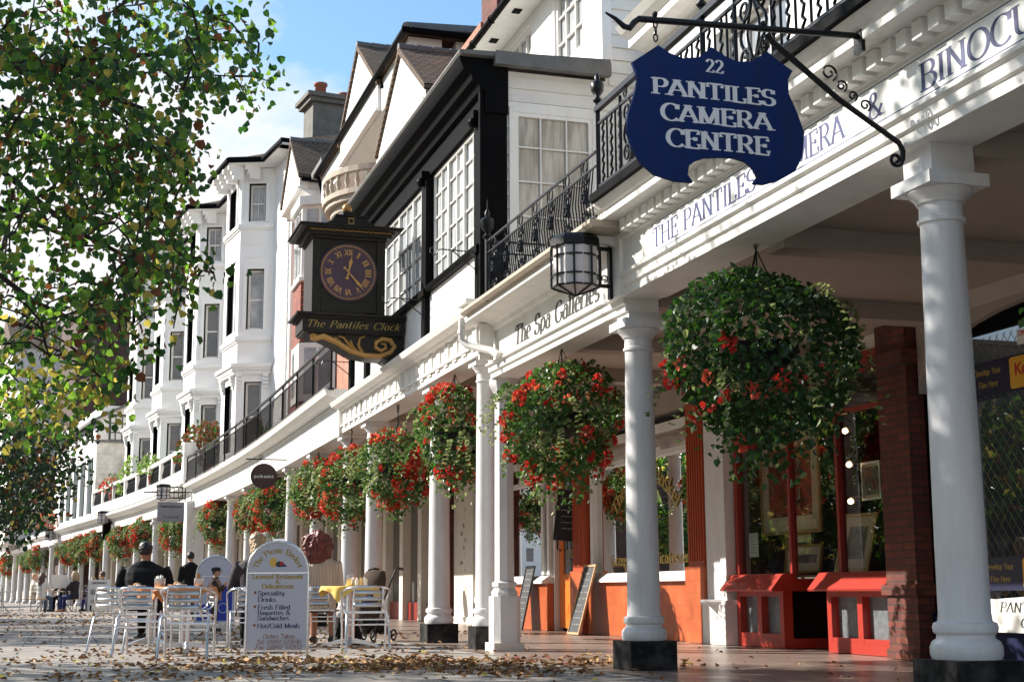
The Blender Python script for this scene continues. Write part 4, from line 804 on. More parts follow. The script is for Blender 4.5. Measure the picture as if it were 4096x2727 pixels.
ch = MB(IT); ch.box(-3.4, -2.3, -7.0, -2.6, 15.0, 17.0); ch.box(-3.55, -2.15, -7.15, -2.45, 17.0, 17.15); ch.box(-3.65, -2.05, -7.25, -2.35, 17.15, 17.30); ch = ch.build('chimney', 'greystone', rf)
pt = MB(IT)
for i in range(5): pt.lathe(-2.9, -3.0 - i * .85, [(.20, 17.3), (.19, 17.4 + (.35 if i == 0 else .1)), (.24, 17.42 + (.35 if i == 0 else .1)), (.24, 17.5 + (.35 if i == 0 else .1))], 12)
pt.build('chimney_pots', 'pot', ch, smooth=True)
MB(IT).box(-4.9, 24, -8, -1.95, 4, 14.6).build('house_body', 'stucco', bit)
# ---- the long arcade under the terrace: black balcony, fascia, shops
ba = building('terrace_arcade', 'curving white arcade with plain fascia under the long black railing', W(28, 0, 0))
for s in (22.3, 25.7, 29.2, 32.4, 35.7, 39.3): column(ba, W, s, -.2, 3.45, .24, .14, pier=False)
MB(W).box(42.4, 43.1, -.4, .2, 0, 3.7).build('end_pier', 'white', ba)
en = MB(W).sweep([(-.36, 3.452), (.03, 3.452), (.03, 4.0), (.06, 4.02), (.06, 4.07), (.2, 4.10), (.34, 4.14), (.36, 4.22), (.38, 4.25), (-.36, 4.25)], 18.31, 42.4).build('entablature', 'white', ba)
MB(W).box(18.3, 18.5, -.4, .10, 3.40, 4.06).build('end_bracket', 'white', ba)
MB(W).box(18, 42.5, -6, -.36, 4.1, 4.2).build('balcony_deck', 'lead', ba)
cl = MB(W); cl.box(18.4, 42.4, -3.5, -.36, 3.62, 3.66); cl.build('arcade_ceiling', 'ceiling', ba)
sh = MB(W)
for i in range(11):
    a = 23.8 + i * 1.8; sh.box(a, a + .34, -3.5, -3.2, .01, 3.6)
sh.box(23.6, 43, -3.5, -3.3, 2.9, 3.61); sh.build('shopfront', 'cream', ba)
g = MB(W)
for i in range(11):
    a = 24.14 + i * 1.8; g.quad([(a, -3.4, .4), (a + 1.46, -3.4, .4), (a + 1.46, -3.4, 2.9), (a, -3.4, 2.9)])
g.build('shop_panes', 'panedark', ba)
g = MB(W)
for i in range(11): a = 24.15 + i * 1.8; g.box(a, a + 1.44, -3.5, -3.33, .01, .42)
g.build('stall_risers', 'darkred', ba)

# ================================================================ white balcony arcade further on
bw = building('veranda_arcade', 'far white arcade with latticed white balcony parapet', W(55, 0, 0))
for s in (48.2, 52.4, 57, 61.2, 65, 69, 72.8, 76.5, 80.3): column(bw, W, s, -.2, 3.45, .12, .15, pl='column', pier=True, ptop=3.62, seg=16)
en = MB(W).sweep([(-.36, 3.6), (.0, 3.6), (.0, 3.95), (.05, 3.97), (.05, 4.03), (.25, 4.08), (.36, 4.18), (.38, 4.25), (.1, 4.40), (-.36, 4.40)], 43.1, 82.5, 24).build('entablature', 'white', bw)
MB(W).box(43, 82.5, -6, -.36, 4.2, 4.4, 20).build('balcony_deck', 'lead', bw)
pp = MB(W); pp.box(43.2, 67.2, .05, .25, 5.50, 5.64, 14); pp.box(43.2, 67.2, .08, .22, 4.40, 4.86, 14)
a = 43.2
while a < 67.3: pp.box(a - .14, a + .14, .06, .24, 4.86, 5.5); a += 3.0
pp.box(42.85, 43.35, -.1, .30, 4.40, 5.72)
pp = pp.build('parapet', 'white', bw)
lt = MB(W)
for i in range(8):
    a0, a1 = 43.34 + i * 3, 45.86 + i * 3
    for k in range(22):
        x = a0 + (a1 - a0) * k / 21; lt.tube([(x, .15, 4.87), (x + .09, .17, 5.03), (x, .15, 5.18), (x - .09, .13, 5.34), (x, .15, 5.49)], .015, 4)
    for z in (5.03, 5.34): lt.tube([(a0, .15, z), (a1, .15, z)], .014, 4)
lt.build('iron_lattice', 'iron', pp)
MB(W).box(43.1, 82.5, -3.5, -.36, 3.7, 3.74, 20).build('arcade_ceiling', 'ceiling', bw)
sh = MB(W)
for i in range(18): a = 43.2 + i * 2.2; sh.box(a, a + .5, -3.5, -3.1, .01, 3.7)
sh.box(43.2, 82.5, -3.5, -3.3, 2.8, 3.7, 20); sh.build('shopfront', 'cream', bw)
g = MB(W)
for i in range(18): a = 43.7 + i * 2.2; g.quad([(a, -3.4, .1), (a + 1.7, -3.4, .1), (a + 1.7, -3.4, 2.8), (a, -3.4, 2.8)])
g.build('shop_panes', 'panedark', bw)
bb2 = MB(W); bb2.prism([(62.7, 3.95), (62.8, 3.2), (63.0, 3.1), (63.1, 3.95)], .0, .34); bb2.build('black_bracket', 'black', bw)

# ================================================================ low rendered house left of the terrace
br_ = building('rendered_house', 'low white rendered house with green shuttered windows behind the balcony', W(70, 0, 0))
S67 = side(W, 67.3)
x = MB(S67); x.box(-.1, 3.6, -.3, 0, 4.3, 8.1); x.build('side_wall', 'render', br_)
x = MB(S67); x.box(-.2, 3.7, -.35, .08, 8.1, 8.22); x.build('parapet_coping', 'lead', br_)
hl = [(68.7 + i * 2.5, 69.9 + i * 2.5, 4.6, 7.4) for i in range(5)]
wall(W, 67.6, 82.5, 4.3, 8.1, -.3, .1, hl).build('front_wall', 'stucco', br_)
for a0, a1, z0, z1 in hl:
    window(br_, W, a0, a1, z0, z1, -.02, 2, 4, frame='green', fw=.12, pane='panedark'); sh = MB(W); sh.box(a0 - .5, a0 - .02, .101, .15, z0, z1); sh.build('shutter', 'green', br_)
S69 = side(W, 69.2)
x = MB(S69); x.prism([(.15, 8.2), (2.6, 8.2), (2.6, 10.7), (.15, 9.45)], -.2, 0); x.build('attic_gable', 'clap', br_)
window(br_, S69, .75, 1.75, 8.35, 9.75, .05, 3, 3, frame='green', fw=.10, bw=.05, pane='curtain')
x = MB(W); x.sweep([(.2, 9.25), (.2, 9.4), (-2.8, 10.95), (-2.8, 10.8)], 68.9, 84); x.build('roof', 'lead', br_)
wall(W, 69.5, 84, 8.2, 9.3, -.35, -.15, [(72, 73, 8.4, 9.2), (76, 77, 8.4, 9.2)]).build('attic_wall', 'stucco', br_)
for a in (72, 76): window(br_, W, a, a + 1, 8.4, 9.2, -.25, 2, 2, frame='green', pane='panedark')
x = MB(W); x.tube([(69.1, .12, 9.3), (69.1, .1, 8.9), (69.1, .05, 8.2)], .06, 6); x.build('downpipe', 'black', br_)
MB(W).box(69.3, 84, -6, -.4, 4.3, 10.2, 8).build('house_body', 'stucco', br_)
bbk = building('brick_house', 'tall dark brick house end rising behind the low rendered house', W(88, -3, 0))
MB(W).box(86, 94, -6.5, -1.3, 0, 18.5).build('brick_wall', 'brickdark', bbk)
x = MB(W); x.box(85.9, 94.1, -6.6, -1.2, 18.5, 18.8); x.build('coping', 'lead', bbk)
bwt = building('pale_house', 'pale boarded house end in shade behind the lime leaves', W(97, -1, 0))
MB(W).box(97, 108, -7, 1.4, 4, 17.5).build('boarded_wall', 'clap', bwt)
MB(W).prism([(96.8, 17.5), (108.2, 17.5), (102.5, 20.5)], -7.2, 1.6).build('roof', 'tile', bwt)
# farthest arcade and houses
bf = building('far_terrace', 'farthest white terrace and arcade at the end of the walk', W(115, 0, 0))
for i in range(14): column(bf, W, 84.6 + i * 4.1, -.2, 3.5, .12, .16, pl='column', pier=False, seg=12)
MB(W).sweep([(-.36, 3.5), (.0, 3.5), (.0, 3.95), (.3, 4.1), (.36, 4.3), (-.36, 4.4)], 82.6, 142, 30).build('entablature', 'white', bf)
hl = [(110 + i * 3, 111.2 + i * 3, 5 + 3.2 * j, 7 + 3.2 * j) for i in range(11) for j in range(2)]
wall(W, 108.5, 144, 4.3, 12.2, -1.2, -.8, hl).build('front_wall', 'stucco', bf)
g = MB(W)
for a0, a1, z0, z1 in hl: g.quad([(a0, -1.0, z0), (a1, -1.0, z0), (a1, -1.0, z1), (a0, -1.0, z1)])
g.build('window_panes', 'panedark', bf)
MB(W).sweep([(-.5, 12.2), (-.5, 12.4), (-4, 15.5), (-8, 12.2)], 108.3, 144, 12).build('roof', 'tile', bf)
MB(W).box(82.6, 144, -3.4, -3.2, 0, 3.6, 20).build('shopfront', 'cream', bf)
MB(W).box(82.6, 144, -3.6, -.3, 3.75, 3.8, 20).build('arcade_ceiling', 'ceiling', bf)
g = MB(W)
for i in range(22): a = 83.4 + i * 2.6; g.quad([(a, -3.17, .1), (a + 1.6, -3.17, .1), (a + 1.6, -3.17, 2.7), (a, -3.17, 2.7)])
g.build('shop_panes', 'panedark', bf)
be = building('closing_house', 'pale house closing the far end of the walk', (-78, 165, 0))
x = MB(ID); x.box(-120, -52, 165, 172, 0, 10); x.build('front_wall', 'stucco', be)
x = MB(ID)
for i in range(15):
    for j in range(2): x.quad([(-110 + i * 3.8, 164.98, 4.6 + j * 2.8), (-108.8 + i * 3.8, 164.98, 4.6 + j * 2.8), (-108.8 + i * 3.8, 164.98, 6.4 + j * 2.8), (-110 + i * 3.8, 164.98, 6.4 + j * 2.8)])
x.build('window_panes', 'panedark', be)
x = MB(ID); x.prism([(-121, 10), (-51, 10), (-54, 13), (-118, 13)], 164.5, 172.5); x.build('roof', 'tile', be)

bo = building('unseen_opposite_house', 'long unseen house added across the walk to block low sky', (-42, 20, 0))  # out of view, added to cut sky fill and darken the window reflections
hl = [(-28 + i * 5, -26.4 + i * 5, 1.0 + 3.4 * j, 3.2 + 3.4 * j) for i in range(22) for j in range(3)]
OP = lambda a, b, z: Vector((-42 + b, a, z))
wall(OP, -30, 82, 0, 11, -.4, 0, hl).build('front_wall', 'brickdark', bo)
g = MB(OP)
for a0, a1, z0, z1 in hl: g.quad([(a0, -.2, z0), (a1, -.2, z0), (a1, -.2, z1), (a0, -.2, z1)])
g.build('window_panes', 'panedark', bo)
MB(OP).sweep([(.3, 11), (.3, 11.2), (-4, 14), (-8, 11)], -31, 83).build('roof', 'tile', bo)
# ================================================================ balcony railings
def scroll(mb, F0, cx, cz, r, turns, a0, sgn, o, th=.009):
    pts = []
    n = int(14 * turns)
    for i in range(n + 1):
        t = i / n; a = R(a0) + sgn * 2 * math.pi * turns * t; rr = r * (1 - .82 * t); pts.append((cx + rr * math.cos(a), o, cz + rr * math.sin(a)))
    mb.tube(pts, th, 5); return pts[0]
def urn(mb, s, o, z, k=1.0): mb.lathe(s, o, [(.03 * k, z), (.045 * k, z + .02 * k), (.02 * k, z + .05 * k), (.055 * k, z + .10 * k), (.062 * k, z + .17 * k), (.05 * k, z + .185 * k), (.02 * k, z + .20 * k), (.026 * k, z + .23 * k), (.008 * k, z + .27 * k)], 10)
r1 = thing('balcony_railing', 'tall black iron railing with wavy bars above the blue shop lettering', 'railing', W(1, .36, 4.08))
o = .36; x = MB(W); x.tube([(-7, o, 4.84), (4.55, o, 4.84)], .034, 4); x.build('handrail', 'iron', r1)
x = MB(W); x.tube([(-7, o, 4.70), (4.55, o, 4.70)], .016, 4); x.tube([(-7, o, 4.13), (4.55, o, 4.13)], .018, 4)
for s in (4.52, 2.35, 0.18, -2.0, -4.2): x.tube([(s, o, 4.08), (s, o, 4.90)], .026, 4)
x.build('rails', 'iron', r1)
u = MB(W)
for s in (4.52, 2.35, .18, -2.0): urn(u, s, o, 4.9)
u.build('urn_finials', 'iron', r1, smooth=True)
x = MB(W); s = 4.40; k = 0
panels = (3.72, 1.55, -.62, -2.8)
while s > -6.5:
    if not any(abs(s - p) < .27 for p in panels):
        if k % 2: x.tube([(s, o, 4.13), (s, o, 4.70)], .012, 4)
        else: x.tube([(s + .022 * math.sin(i * math.pi * .75), o, 4.13 + .57 * i / 16) for i in range(17)], .013, 4)
    s -= .098; k += 1
x.build('bars', 'iron', r1)
x = MB(W)
for p in panels:
    for sg in (1, -1):
        x.tube([(p + sg * .27, o, 4.08), (p + sg * .27, o, 4.78)], .018, 4)
        scroll(x, W, p + sg * .12, 4.60, .10, 1.6, 90, sg, o, .012); scroll(x, W, p + sg * .13, 4.24, .10, 1.6, -90, -sg, o, .012)
        x.tube([(p + sg * (.03 + .16 * math.sin(i / 12 * math.pi) ** 2), o, 4.16 + .5 * i / 12) for i in range(13)], .013, 4)
        x.tube([(p + sg * (.01 + .08 * math.sin(i / 12 * math.pi) ** 2), o, 4.16 + .5 * i / 12) for i in range(13)], .011, 4)
        scroll(x, W, p + sg * .16, 4.77, .05, 1.3, 90, sg, o, .009)
    x.box(p - .28, p + .28, o - .03, o + .03, 4.075, 4.10)
x.build('scroll_panels', 'iron', r1)
r2 = thing('balcony_railing', 'low black iron railing with cast rosettes above the galleries fascia', 'railing', W(6.2, .36, 3.87)); o = .36
x = MB(W); x.tube([(4.58, o, 4.47), (7.95, o, 4.47)], .014, 4); x.tube([(4.58, o, 4.34), (7.95, o, 4.34)], .011, 4); x.tube([(4.58, o, 3.89), (7.95, o, 3.89)], .013, 4); x.tube([(7.95, o, 4.47), (7.95, -.3, 4.47)], .014, 4); x.tube([(7.95, o, 4.34), (7.95, -.3, 4.34)], .011, 4); x.build('rails', 'iron', r2)
x = MB(W); s = 4.65; k = 0
while s < 7.9:
    if k % 7 != 3: x.tube([(s, o, 3.89), (s + .012 * math.sin(k), o + .03 * math.sin(1.0), 4.1), (s, o, 4.34)], .0085, 4)
    s += .068; k += 1
for k in range(5): x.tube([(7.95, o - .1 - k * .11, 3.88), (7.95, o - .1 - k * .11, 4.34)], .0085, 4)
x.build('bars', 'iron', r2)
x = MB(W)
for k in range(7):
    s = 4.86 + k * .476; x.tube([(s + .055 * math.cos(i * .7), o, 4.405 + .055 * math.sin(i * .7)) for i in range(9)], .009, 4, closed=True)
    x.tube([(s + .1, o, 4.34), (s + .1, o, 4.47)], .008, 4)
    for sg in (1, -1):
        scroll(x, W, s + sg * .055, 4.28, .05, 1.4, 90, sg, o, .008); scroll(x, W, s + sg * .06, 3.95, .06, 1.4, -90, -sg, o, .008); x.tube([(s + sg * .05 * math.sin(i / 8 * math.pi), o, 3.95 + .33 * i / 8) for i in range(9)], .008, 4)
    for i in range(7): x.ball(s + .035 * math.cos(i * .9), o + .01, 4.13 + .045 * math.sin(i * .9), .024, 6)
x.build('rosettes', 'iron', r2)
x = MB(W); x.tube([(7.98, o, 3.8), (7.98, o, 4.5)], .03, 8); urn(x, 7.98, o, 4.5, 1.25); x.tube([(7.98, o, 4.8), (7.98, o, 4.95)], [.008, .003], 5); x.build('end_post', 'iron', r2, smooth=True)
r3 = thing('balcony_railing', 'long curving black railing of plain upright bars along the white balcony', 'railing', W(28, .26, 4.25)); o = .26
x = MB(W); SS = [18.2 + i * .5 for i in range(49)]
x.tube([(s, o, 5.12) for s in SS], .035, 6); x.tube([(s, o, 4.98) for s in SS], .018, 4); x.tube([(s, o, 4.36) for s in SS], .018, 4); x.build('rails', 'iron', r3)
x = MB(W)
for i in range(13): s = 18.25 + i * 2.0; x.tube([(s, o, 4.22), (s, o, 5.12)], .026, 4); x.box(s - .05, s + .05, o - .05, o + .05, 4.22, 4.25)
x.build('posts', 'iron', r3)
x = MB(W); s = 18.32
while s < 42.2: x.tube([(s, o, 4.36), (s, o, 4.98)], .0085, 4); s += .12
x.build('bars', 'iron', r3)

# ================================================================ the projecting clock
ck = thing('bracket_clock', 'black projecting bracket clock with gilt numerals', 'clock', W(13.9, .8, 4.1)); F = side(W, 13.9)   # a = -o (right), b = towards camera
bx = MB(F); D = .36
bx.box(-1.36, -.36, -D, D, 4.74, 5.80); bx.box(-1.40, -1.28, -D - .03, D + .03, 4.68, 5.78); bx.box(-.44, -.32, -D - .03, D + .03, 4.68, 5.78); bx.box(-1.27, -.45, D, D + .015, 4.70, 4.84)
for z0, z1, e in ((5.78, 5.82, .06), (5.82, 5.87, .12), (5.90, 5.935, .24), (5.935, 5.955, .27)): bx.box(-1.36 - e, -.36 + e, -D - e, D + e, z0, z1)
bx.box(-1.36 - .15, -.36 + .15, -D - .15, D + .15, 5.87, 5.90)
cr = [(-1.62, 5.95), (-1.40, 5.96), (-1.24, 5.985), (-1.13, 6.04), (-1.08, 6.10), (-.64, 6.10), (-.59, 6.04), (-.48, 5.985), (-.32, 5.96), (-.10, 5.95)]
bx.prism(cr, -.25, .50); bx.box(-1.10, -.62, -.27, .53, 6.10, 6.12); bx.box(-.93, -.79, .1, .24, 6.12, 6.25)
cs = bx.build('case', 'clockwood', ck)
x = MB(F); x.ball(-.86, .17, 6.315, .075, 14); x.build('ball_finial', 'gold', cs, smooth=True)
x = MB(F); zz = D + .1515
for i in range(32):
    a = -1.47 + i * .0385; x.quad([(a, zz, 5.873 if i % 2 else 5.886), (a + .0385, zz, 5.873 if i % 2 else 5.886), (a + .0385, zz, 5.881 if i % 2 else 5.895), (a, zz, 5.881 if i % 2 else 5.895)]); x.quad([(a, zz + .0005, 5.873), (a + .007, zz + .0005, 5.873), (a + .007, zz + .0005, 5.894), (a, zz + .0005, 5.894)])
for sg in (1, -1): x.tube([(-.86 + sg * (-.02 + .06 * math.cos(R(t))), .512, 6.035 + .045 * math.sin(R(t))) for t in range(-120, 121, 20)], .006, 4)
x.build('fret_band', 'gold', cs)
fc = MB(F); fc.prism(arc(-.87, 5.29, .43, .43, 0, 352, 44), D, D + .03); fc = fc.build('clock_face', 'clockface', ck)
x = MB(F); cx, cz, b0 = -.87, 5.29, D + .032
x.tube([(cx + .40 * math.cos(i * .1309), b0, cz + .40 * math.sin(i * .1309)) for i in range(48)], .006, 4, closed=True)
for i in range(60):
    a = 2 * math.pi * i / 60; l = .035 if i % 5 == 0 else .022; x.tube([(cx + .40 * math.cos(a), b0, cz + .40 * math.sin(a)), (cx + (.40 - l) * math.cos(a), b0, cz + (.40 - l) * math.sin(a))], .0045, 4)
x.build('minute_track', 'gold', fc)
x = MB(F)
for i, nm in enumerate(('XII', 'I', 'II', 'III', 'IIII', 'V', 'VI', 'VII', 'VIII', 'IX', 'X', 'XI')):
    a = R(30 * i); mx, mz = math.sin(a), math.cos(a)
    text(x, nm, lambda u, v, k: (cx + mx * (.255 + v) + mz * u, b0 + .001 + k * .00005, cz + mz * (.255 + v) - mx * u), .085, min(.115, .042 * len(nm)), .20, .06, align='c')
x.build('numerals', 'gold', fc)
def hand(name, ang, L_, tail, wd):
    h = MB(F); a = R(ang); P = lambda u, v: (cx + math.sin(a) * v + math.cos(a) * u, 0, cz + math.cos(a) * v - math.sin(a) * u)
    poly = [(-wd * .4, 0), (-wd * .5, L_ * .35), (-wd, L_ * .62), (-wd * .35, L_ * .8), (0, L_), (wd * .35, L_ * .8), (wd, L_ * .62), (wd * .5, L_ * .35), (wd * .4, 0), (wd * .4, -tail * .6), (wd, -tail * .85), (wd * .7, -tail), (-wd * .7, -tail), (-wd, -tail * .85), (-wd * .4, -tail * .6)]
    h.prism([(P(u, v)[0], P(u, v)[2]) for u, v in poly], b0 + .012, b0 + .02); h.build(name, 'gold', fc)
hand('hour_hand', 11.5, .25, .11, .03); hand('minute_hand', 138, .37, .10, .022)
bs = MB(F); bs.box(-1.52, -.02, -.34, .34, 4.42, 4.60); bs.box(-1.56, -.01, -.38, .38, 4.60, 4.635); bs.box(-1.62, -.005, -.44, .44, 4.635, 4.67); bs.box(-1.50, -.02, -.32, .32, 4.39, 4.42)
bs.prism([(-1.42, 4.388), (-1.36, 4.33), (-1.22, 4.34), (-1.02, 4.25), (-.8, 4.13), (-.55, 4.07), (-.3, 4.06), (-.16, 3.98), (-.02, 3.96), (-.02, 4.388)], -.26, .26)
bs = bs.build('sign_box', 'clockwood', ck)
x = MB(F); text(x, 'The Pantiles Clock', lambda u, v, k: (-1.47 + u, .3412 + k * .00003, 4.465 + v), .105, 1.38, .10, .03, serif=False, slant=.35, track=.12); x.build('lettering', 'goldtext', bs)
x = MB(F); bz = .262
x.tube([(-1.38, bz, 4.37), (-1.33, bz, 4.31), (-1.20, bz, 4.35), (-1.0, bz, 4.27), (-.8, bz, 4.15), (-.58, bz, 4.09), (-.35, bz, 4.09), (-.2, bz, 4.15), (-.14, bz, 4.24), (-.2, bz, 4.33), (-.32, bz, 4.35), (-.42, bz, 4.29), (-.42, bz, 4.21), (-.34, bz, 4.17), (-.27, bz, 4.21), (-.28, bz, 4.27), (-.34, bz, 4.27)], [.035, .045, .05, .045, .04, .04, .04, .04, .04, .04, .04, .036, .032, .03, .026, .022, .015], 6)
for p in ([(-.7, 4.12), (-.82, 4.24), (-.9, 4.34), (-.98, 4.36)], [(-.62, 4.12), (-.68, 4.24), (-.66, 4.34), (-.58, 4.38)], [(-.78, 4.14), (-.94, 4.26), (-1.02, 4.33), (-1.1, 4.31)], [(-.66, 4.1), (-.76, 4.2), (-.80, 4.3)]): x.tube([(a, bz, z) for a, z in p], [.03, .022, .016, .012][:len(p)], 5)
x.ball(-1.34, bz, 4.33, .06, 8); x.build('gilt_scroll', 'gold', bs, smooth=True)

# ================================================================ hanging blue shield sign on its iron arm
sg_ = thing('hanging_shop_sign', 'blue shield shaped hanging sign with white lettering on iron arm', 'sign', W(.35, 1.2, 2.9)); F = side(W, .35)
SH = [(1.75, 3.58), (1.59, 3.698), (1.52, 3.66), (1.44, 3.638), (1.34, 3.655), (1.26, 3.725), (1.18, 3.68), (1.1, 3.655), (1.01, 3.664), (0.91, 3.737), (0.85, 3.695), (0.75, 3.636), (0.78, 3.581), (0.78, 3.494), (0.73, 3.386), (0.69, 3.268), (0.70, 3.18), (0.71, 3.121), (0.76, 3.031), (0.87, 2.967), (0.96, 2.938), (1.03, 2.938), (1.0, 2.98), (1.02, 3.025), (1.07, 3.064), (1.14, 3.079), (1.23, 3.076), (1.32, 3.064), (1.38, 3.041), (1.42, 3.009), (1.43, 2.958), (1.4, 2.915), (1.51, 2.914), (1.63, 2.942), (1.71, 3.001), (1.76, 3.086), (1.79, 3.175), (1.78, 3.275), (1.75, 3.361), (1.73, 3.431), (1.72, 3.482), (1.73, 3.532)]
bd = MB(F).prism([(-a, z) for a, z in SH], -.012, .012).build('board', 'blue', sg_)
x = MB(F)
for st, l, rr, z, h in (('22', 1.30, 1.19, 3.57, .077), ('PANTILES', 1.63, .87, 3.41, .094), ('CAMERA', 1.58, .90, 3.262, .099), ('CENTRE', 1.55, .92, 3.113, .103)):
    text(x, st, lambda u, v, k: (-l + u, .0132 + k * .00003, z + v), h, l - rr, .205, .07)
x.build('lettering', 'letter', bd)
x = MB(F); x.tube([(-1.90, 0, 3.86), (-1.84, 0, 3.83), (-1.79, 0, 3.79), (-1.755, 0, 3.785), (-1.73, 0, 3.82), (-1.70, 0, 3.845), (-1.6, 0, 3.85), (-.3, 0, 3.905)], [.006, .012, .017, .019, .019, .019, .019, .019], 8); x.ball(-1.60, 0, 3.885, .018, 8); x.ball(-.92, 0, 3.91, .018, 8); x.box(-.305, -.28, -.045, .045, 3.80, 3.97); x.build('iron_arm', 'iron', sg_, smooth=True)
x = MB(F); x.tube([(-.90, 0, 3.85), (-.86, 0, 3.80), (-.45, 0, 3.50), (-.06, 0, 3.27), (-.035, 0, 3.22), (-.04, 0, 3.16)], [.02, .02, .017, .017, .017, .014], 8)
for u, rr in ((.62, .055), (.52, .038), (.43, .032), (.33, .038)):
    px, pz = -.86 + (.8) * (1 - u), 3.80 - .55 * (1 - u)
    pts = []
    for i in range(20): t = i / 19; a = R(-60) + 2 * math.pi * 1.3 * t; q = rr * (1 - .7 * t); pts.append((px + .05 + q * math.cos(a), 0, pz + rr + .01 + q * math.sin(a)))
    x.tube(pts, .007, 5)
pts = []
for i in range(20): t = i / 19; a = R(0) - 2 * math.pi * 1.3 * t; q = .045 * (1 - .7 * t); pts.append((-.085 + q * math.cos(a), 0, 3.165 + q * math.sin(a)))
x.tube(pts, .011, 6); x.build('strut', 'iron', sg_, smooth=True)
x = MB(F)
for a in (-1.60, -.92):
    for k in range(3):
        zz = 3.825 - k * .04
        x.tube([(a + (.012 * math.cos(t) if k % 2 == 0 else 0), (.012 * math.cos(t) if k % 2 else 0), zz + .024 * math.sin(t)) for t in [i * math.pi / 4 for i in range(8)]], .005, 5, closed=True)
x.build('chains', 'iron', sg_)

# ================================================================ lanterns
def lantern(label, s, oc, zt, grp='wall lanterns of the arcade', oa=0.0, k=1.0, bar=False):
    r = thing('wall_lantern', label, 'lantern', W(s, oc, zt - .55 * k), 0, grp); n = 8; rt, rb = .215 * k, .225 * k
    P = lambda rr, z: [(s + rr * math.cos(2 * math.pi * (i + .5) / n), oc + rr * math.sin(2 * math.pi * (i + .5) / n), z) for i in range(n)]
    z0, z1 = zt - .47 * k, zt - .11 * k
    f = MB(W); f.lathe(s, oc, [(.02, zt), (.20 * k, zt - .01), (.235 * k, zt - .05 * k), (.235 * k, zt - .11 * k), (.21 * k, zt - .115 * k)], 8)
    for z, rr in ((z1, rt), (z1 - .09 * k, rt), (z0 + .10 * k, rt), (z0, rt)): f.tube(P(rr, z), .011 * k if rr else .01, 4, closed=True)
    for p, q in zip(P(rt, z1), P(rt, z0)): f.tube([p, q], .013 * k, 4)
    m = P(rt * .924, 0)
    for i in range(n):
        a, b = P(rt, 0)[i], P(rt, 0)[(i + 1) % n]; mx, my = (a[0] + b[0]) / 2, (a[1] + b[1]) / 2; f.tube([(mx, my, z1), (mx, my, z0)], .007 * k, 4)
    for p in P(rt, z0): f.tube([p, (s, oc, z0 - .075 * k)], .009 * k, 4)
    f.build('frame', 'iron', r)
    g = MB(W); g.lathe(s, oc, [(.01, z0 - .07 * k), (rt * .965, z0), (rt * .965, z1)], 8); g.build('opal_panes', 'opal', r)
    a = MB(W)
    a.tube([(s, oc - rt, zt - .10 * k), (s, oa + .02, zt - .10 * k)], .02 * k, 6); a.tube([(s, oc - rt, zt - .44 * k), (s, oa + .02, zt - .44 * k)], .02 * k, 6); a.tube([(s, oa + .11, zt - .1 * k), (s, oa + .11, zt - .44 * k)], .014 * k, 6)
    a.box(s - .03, s + .03, oa, oa + .03, zt - .56 * k, zt + .06 * k); a.tube([(s, oa + .02, zt + .05 * k), (s, oa + .02, zt + .14 * k)], [.03, .005], 5)
    for sg in (1, -1):
        pts = []
        for i in range(16): t = i / 15; an = R(-90) + sg * 2 * math.pi * 1.2 * t; q = .035 * k * (1 - .6 * t); pts.append((s, oa + .11 + sg * .04 + q * math.cos(an), zt - .37 * k + q * math.sin(an)))
        a.tube(pts, .007, 4)
    if bar: a.tube([(s, oc + .65, zt - .28), (s, oa, zt - .28)], .03, 4); a.tube([(s, oc - .35, zt - .1), (s, oc - .35, zt - .45)], .015, 4); a.tube([(s, oc - .5, zt - .1), (s, oc - .5, zt - .45)], .015, 4)
    a.build('bracket', 'iron', r)
lantern('large black lantern on the pier beside the blue fascia lettering', 4.98, .42, 3.80, oa=.076)
lantern('black lantern above the grey hanging board', 42.75, .95, 4.28, oa=.21, k=1.05, bar=True)
lantern('black lantern under the far end of the latticed balcony', 62.4, .42, 4.42, oa=.01, k=1.15)
lantern('distant lantern beside the flower covered porch', 80.6, .45, 4.35, oa=.01, k=1.3)
lantern('farthest small lantern at the left edge behind the lime leaves', 100.5, .45, 4.4, oa=.01, k=1.4)
# wall hooks
def hook(label, s, oa, z, L_=.42):
    r = thing('wall_hook', label, 'hook', W(s, oa, z), 0, 'iron hooks on the black posts'); x = MB(W)
    x.tube([(s, oa, z), (s, oa + L_, z + .01), (s, oa + L_ + .05, z + .0), (s, oa + L_ + .07, z - .05), (s, oa + L_ + .11, z - .07), (s, oa + L_ + .15, z - .04), (s, oa + L_ + .15, z + .01), (s, oa + L_ + .12, z + .03)], .008, 6)
    x.tube([(s, oa, z - .22), (s, oa + L_ * .7, z)], .008, 6); x.box(s - .012, s + .012, oa - .005, oa + .012, z - .28, z + .03); x.build('iron_bar', 'iron', r)
hook('thin iron hook on the corner post of the black bay', 9.5, .06, 4.72); hook('thin iron hook on the middle post of the black bay', 12.2, .06, 4.66); hook('thin iron hook on the last post by the long black railing', 17.6, .06, 4.62)
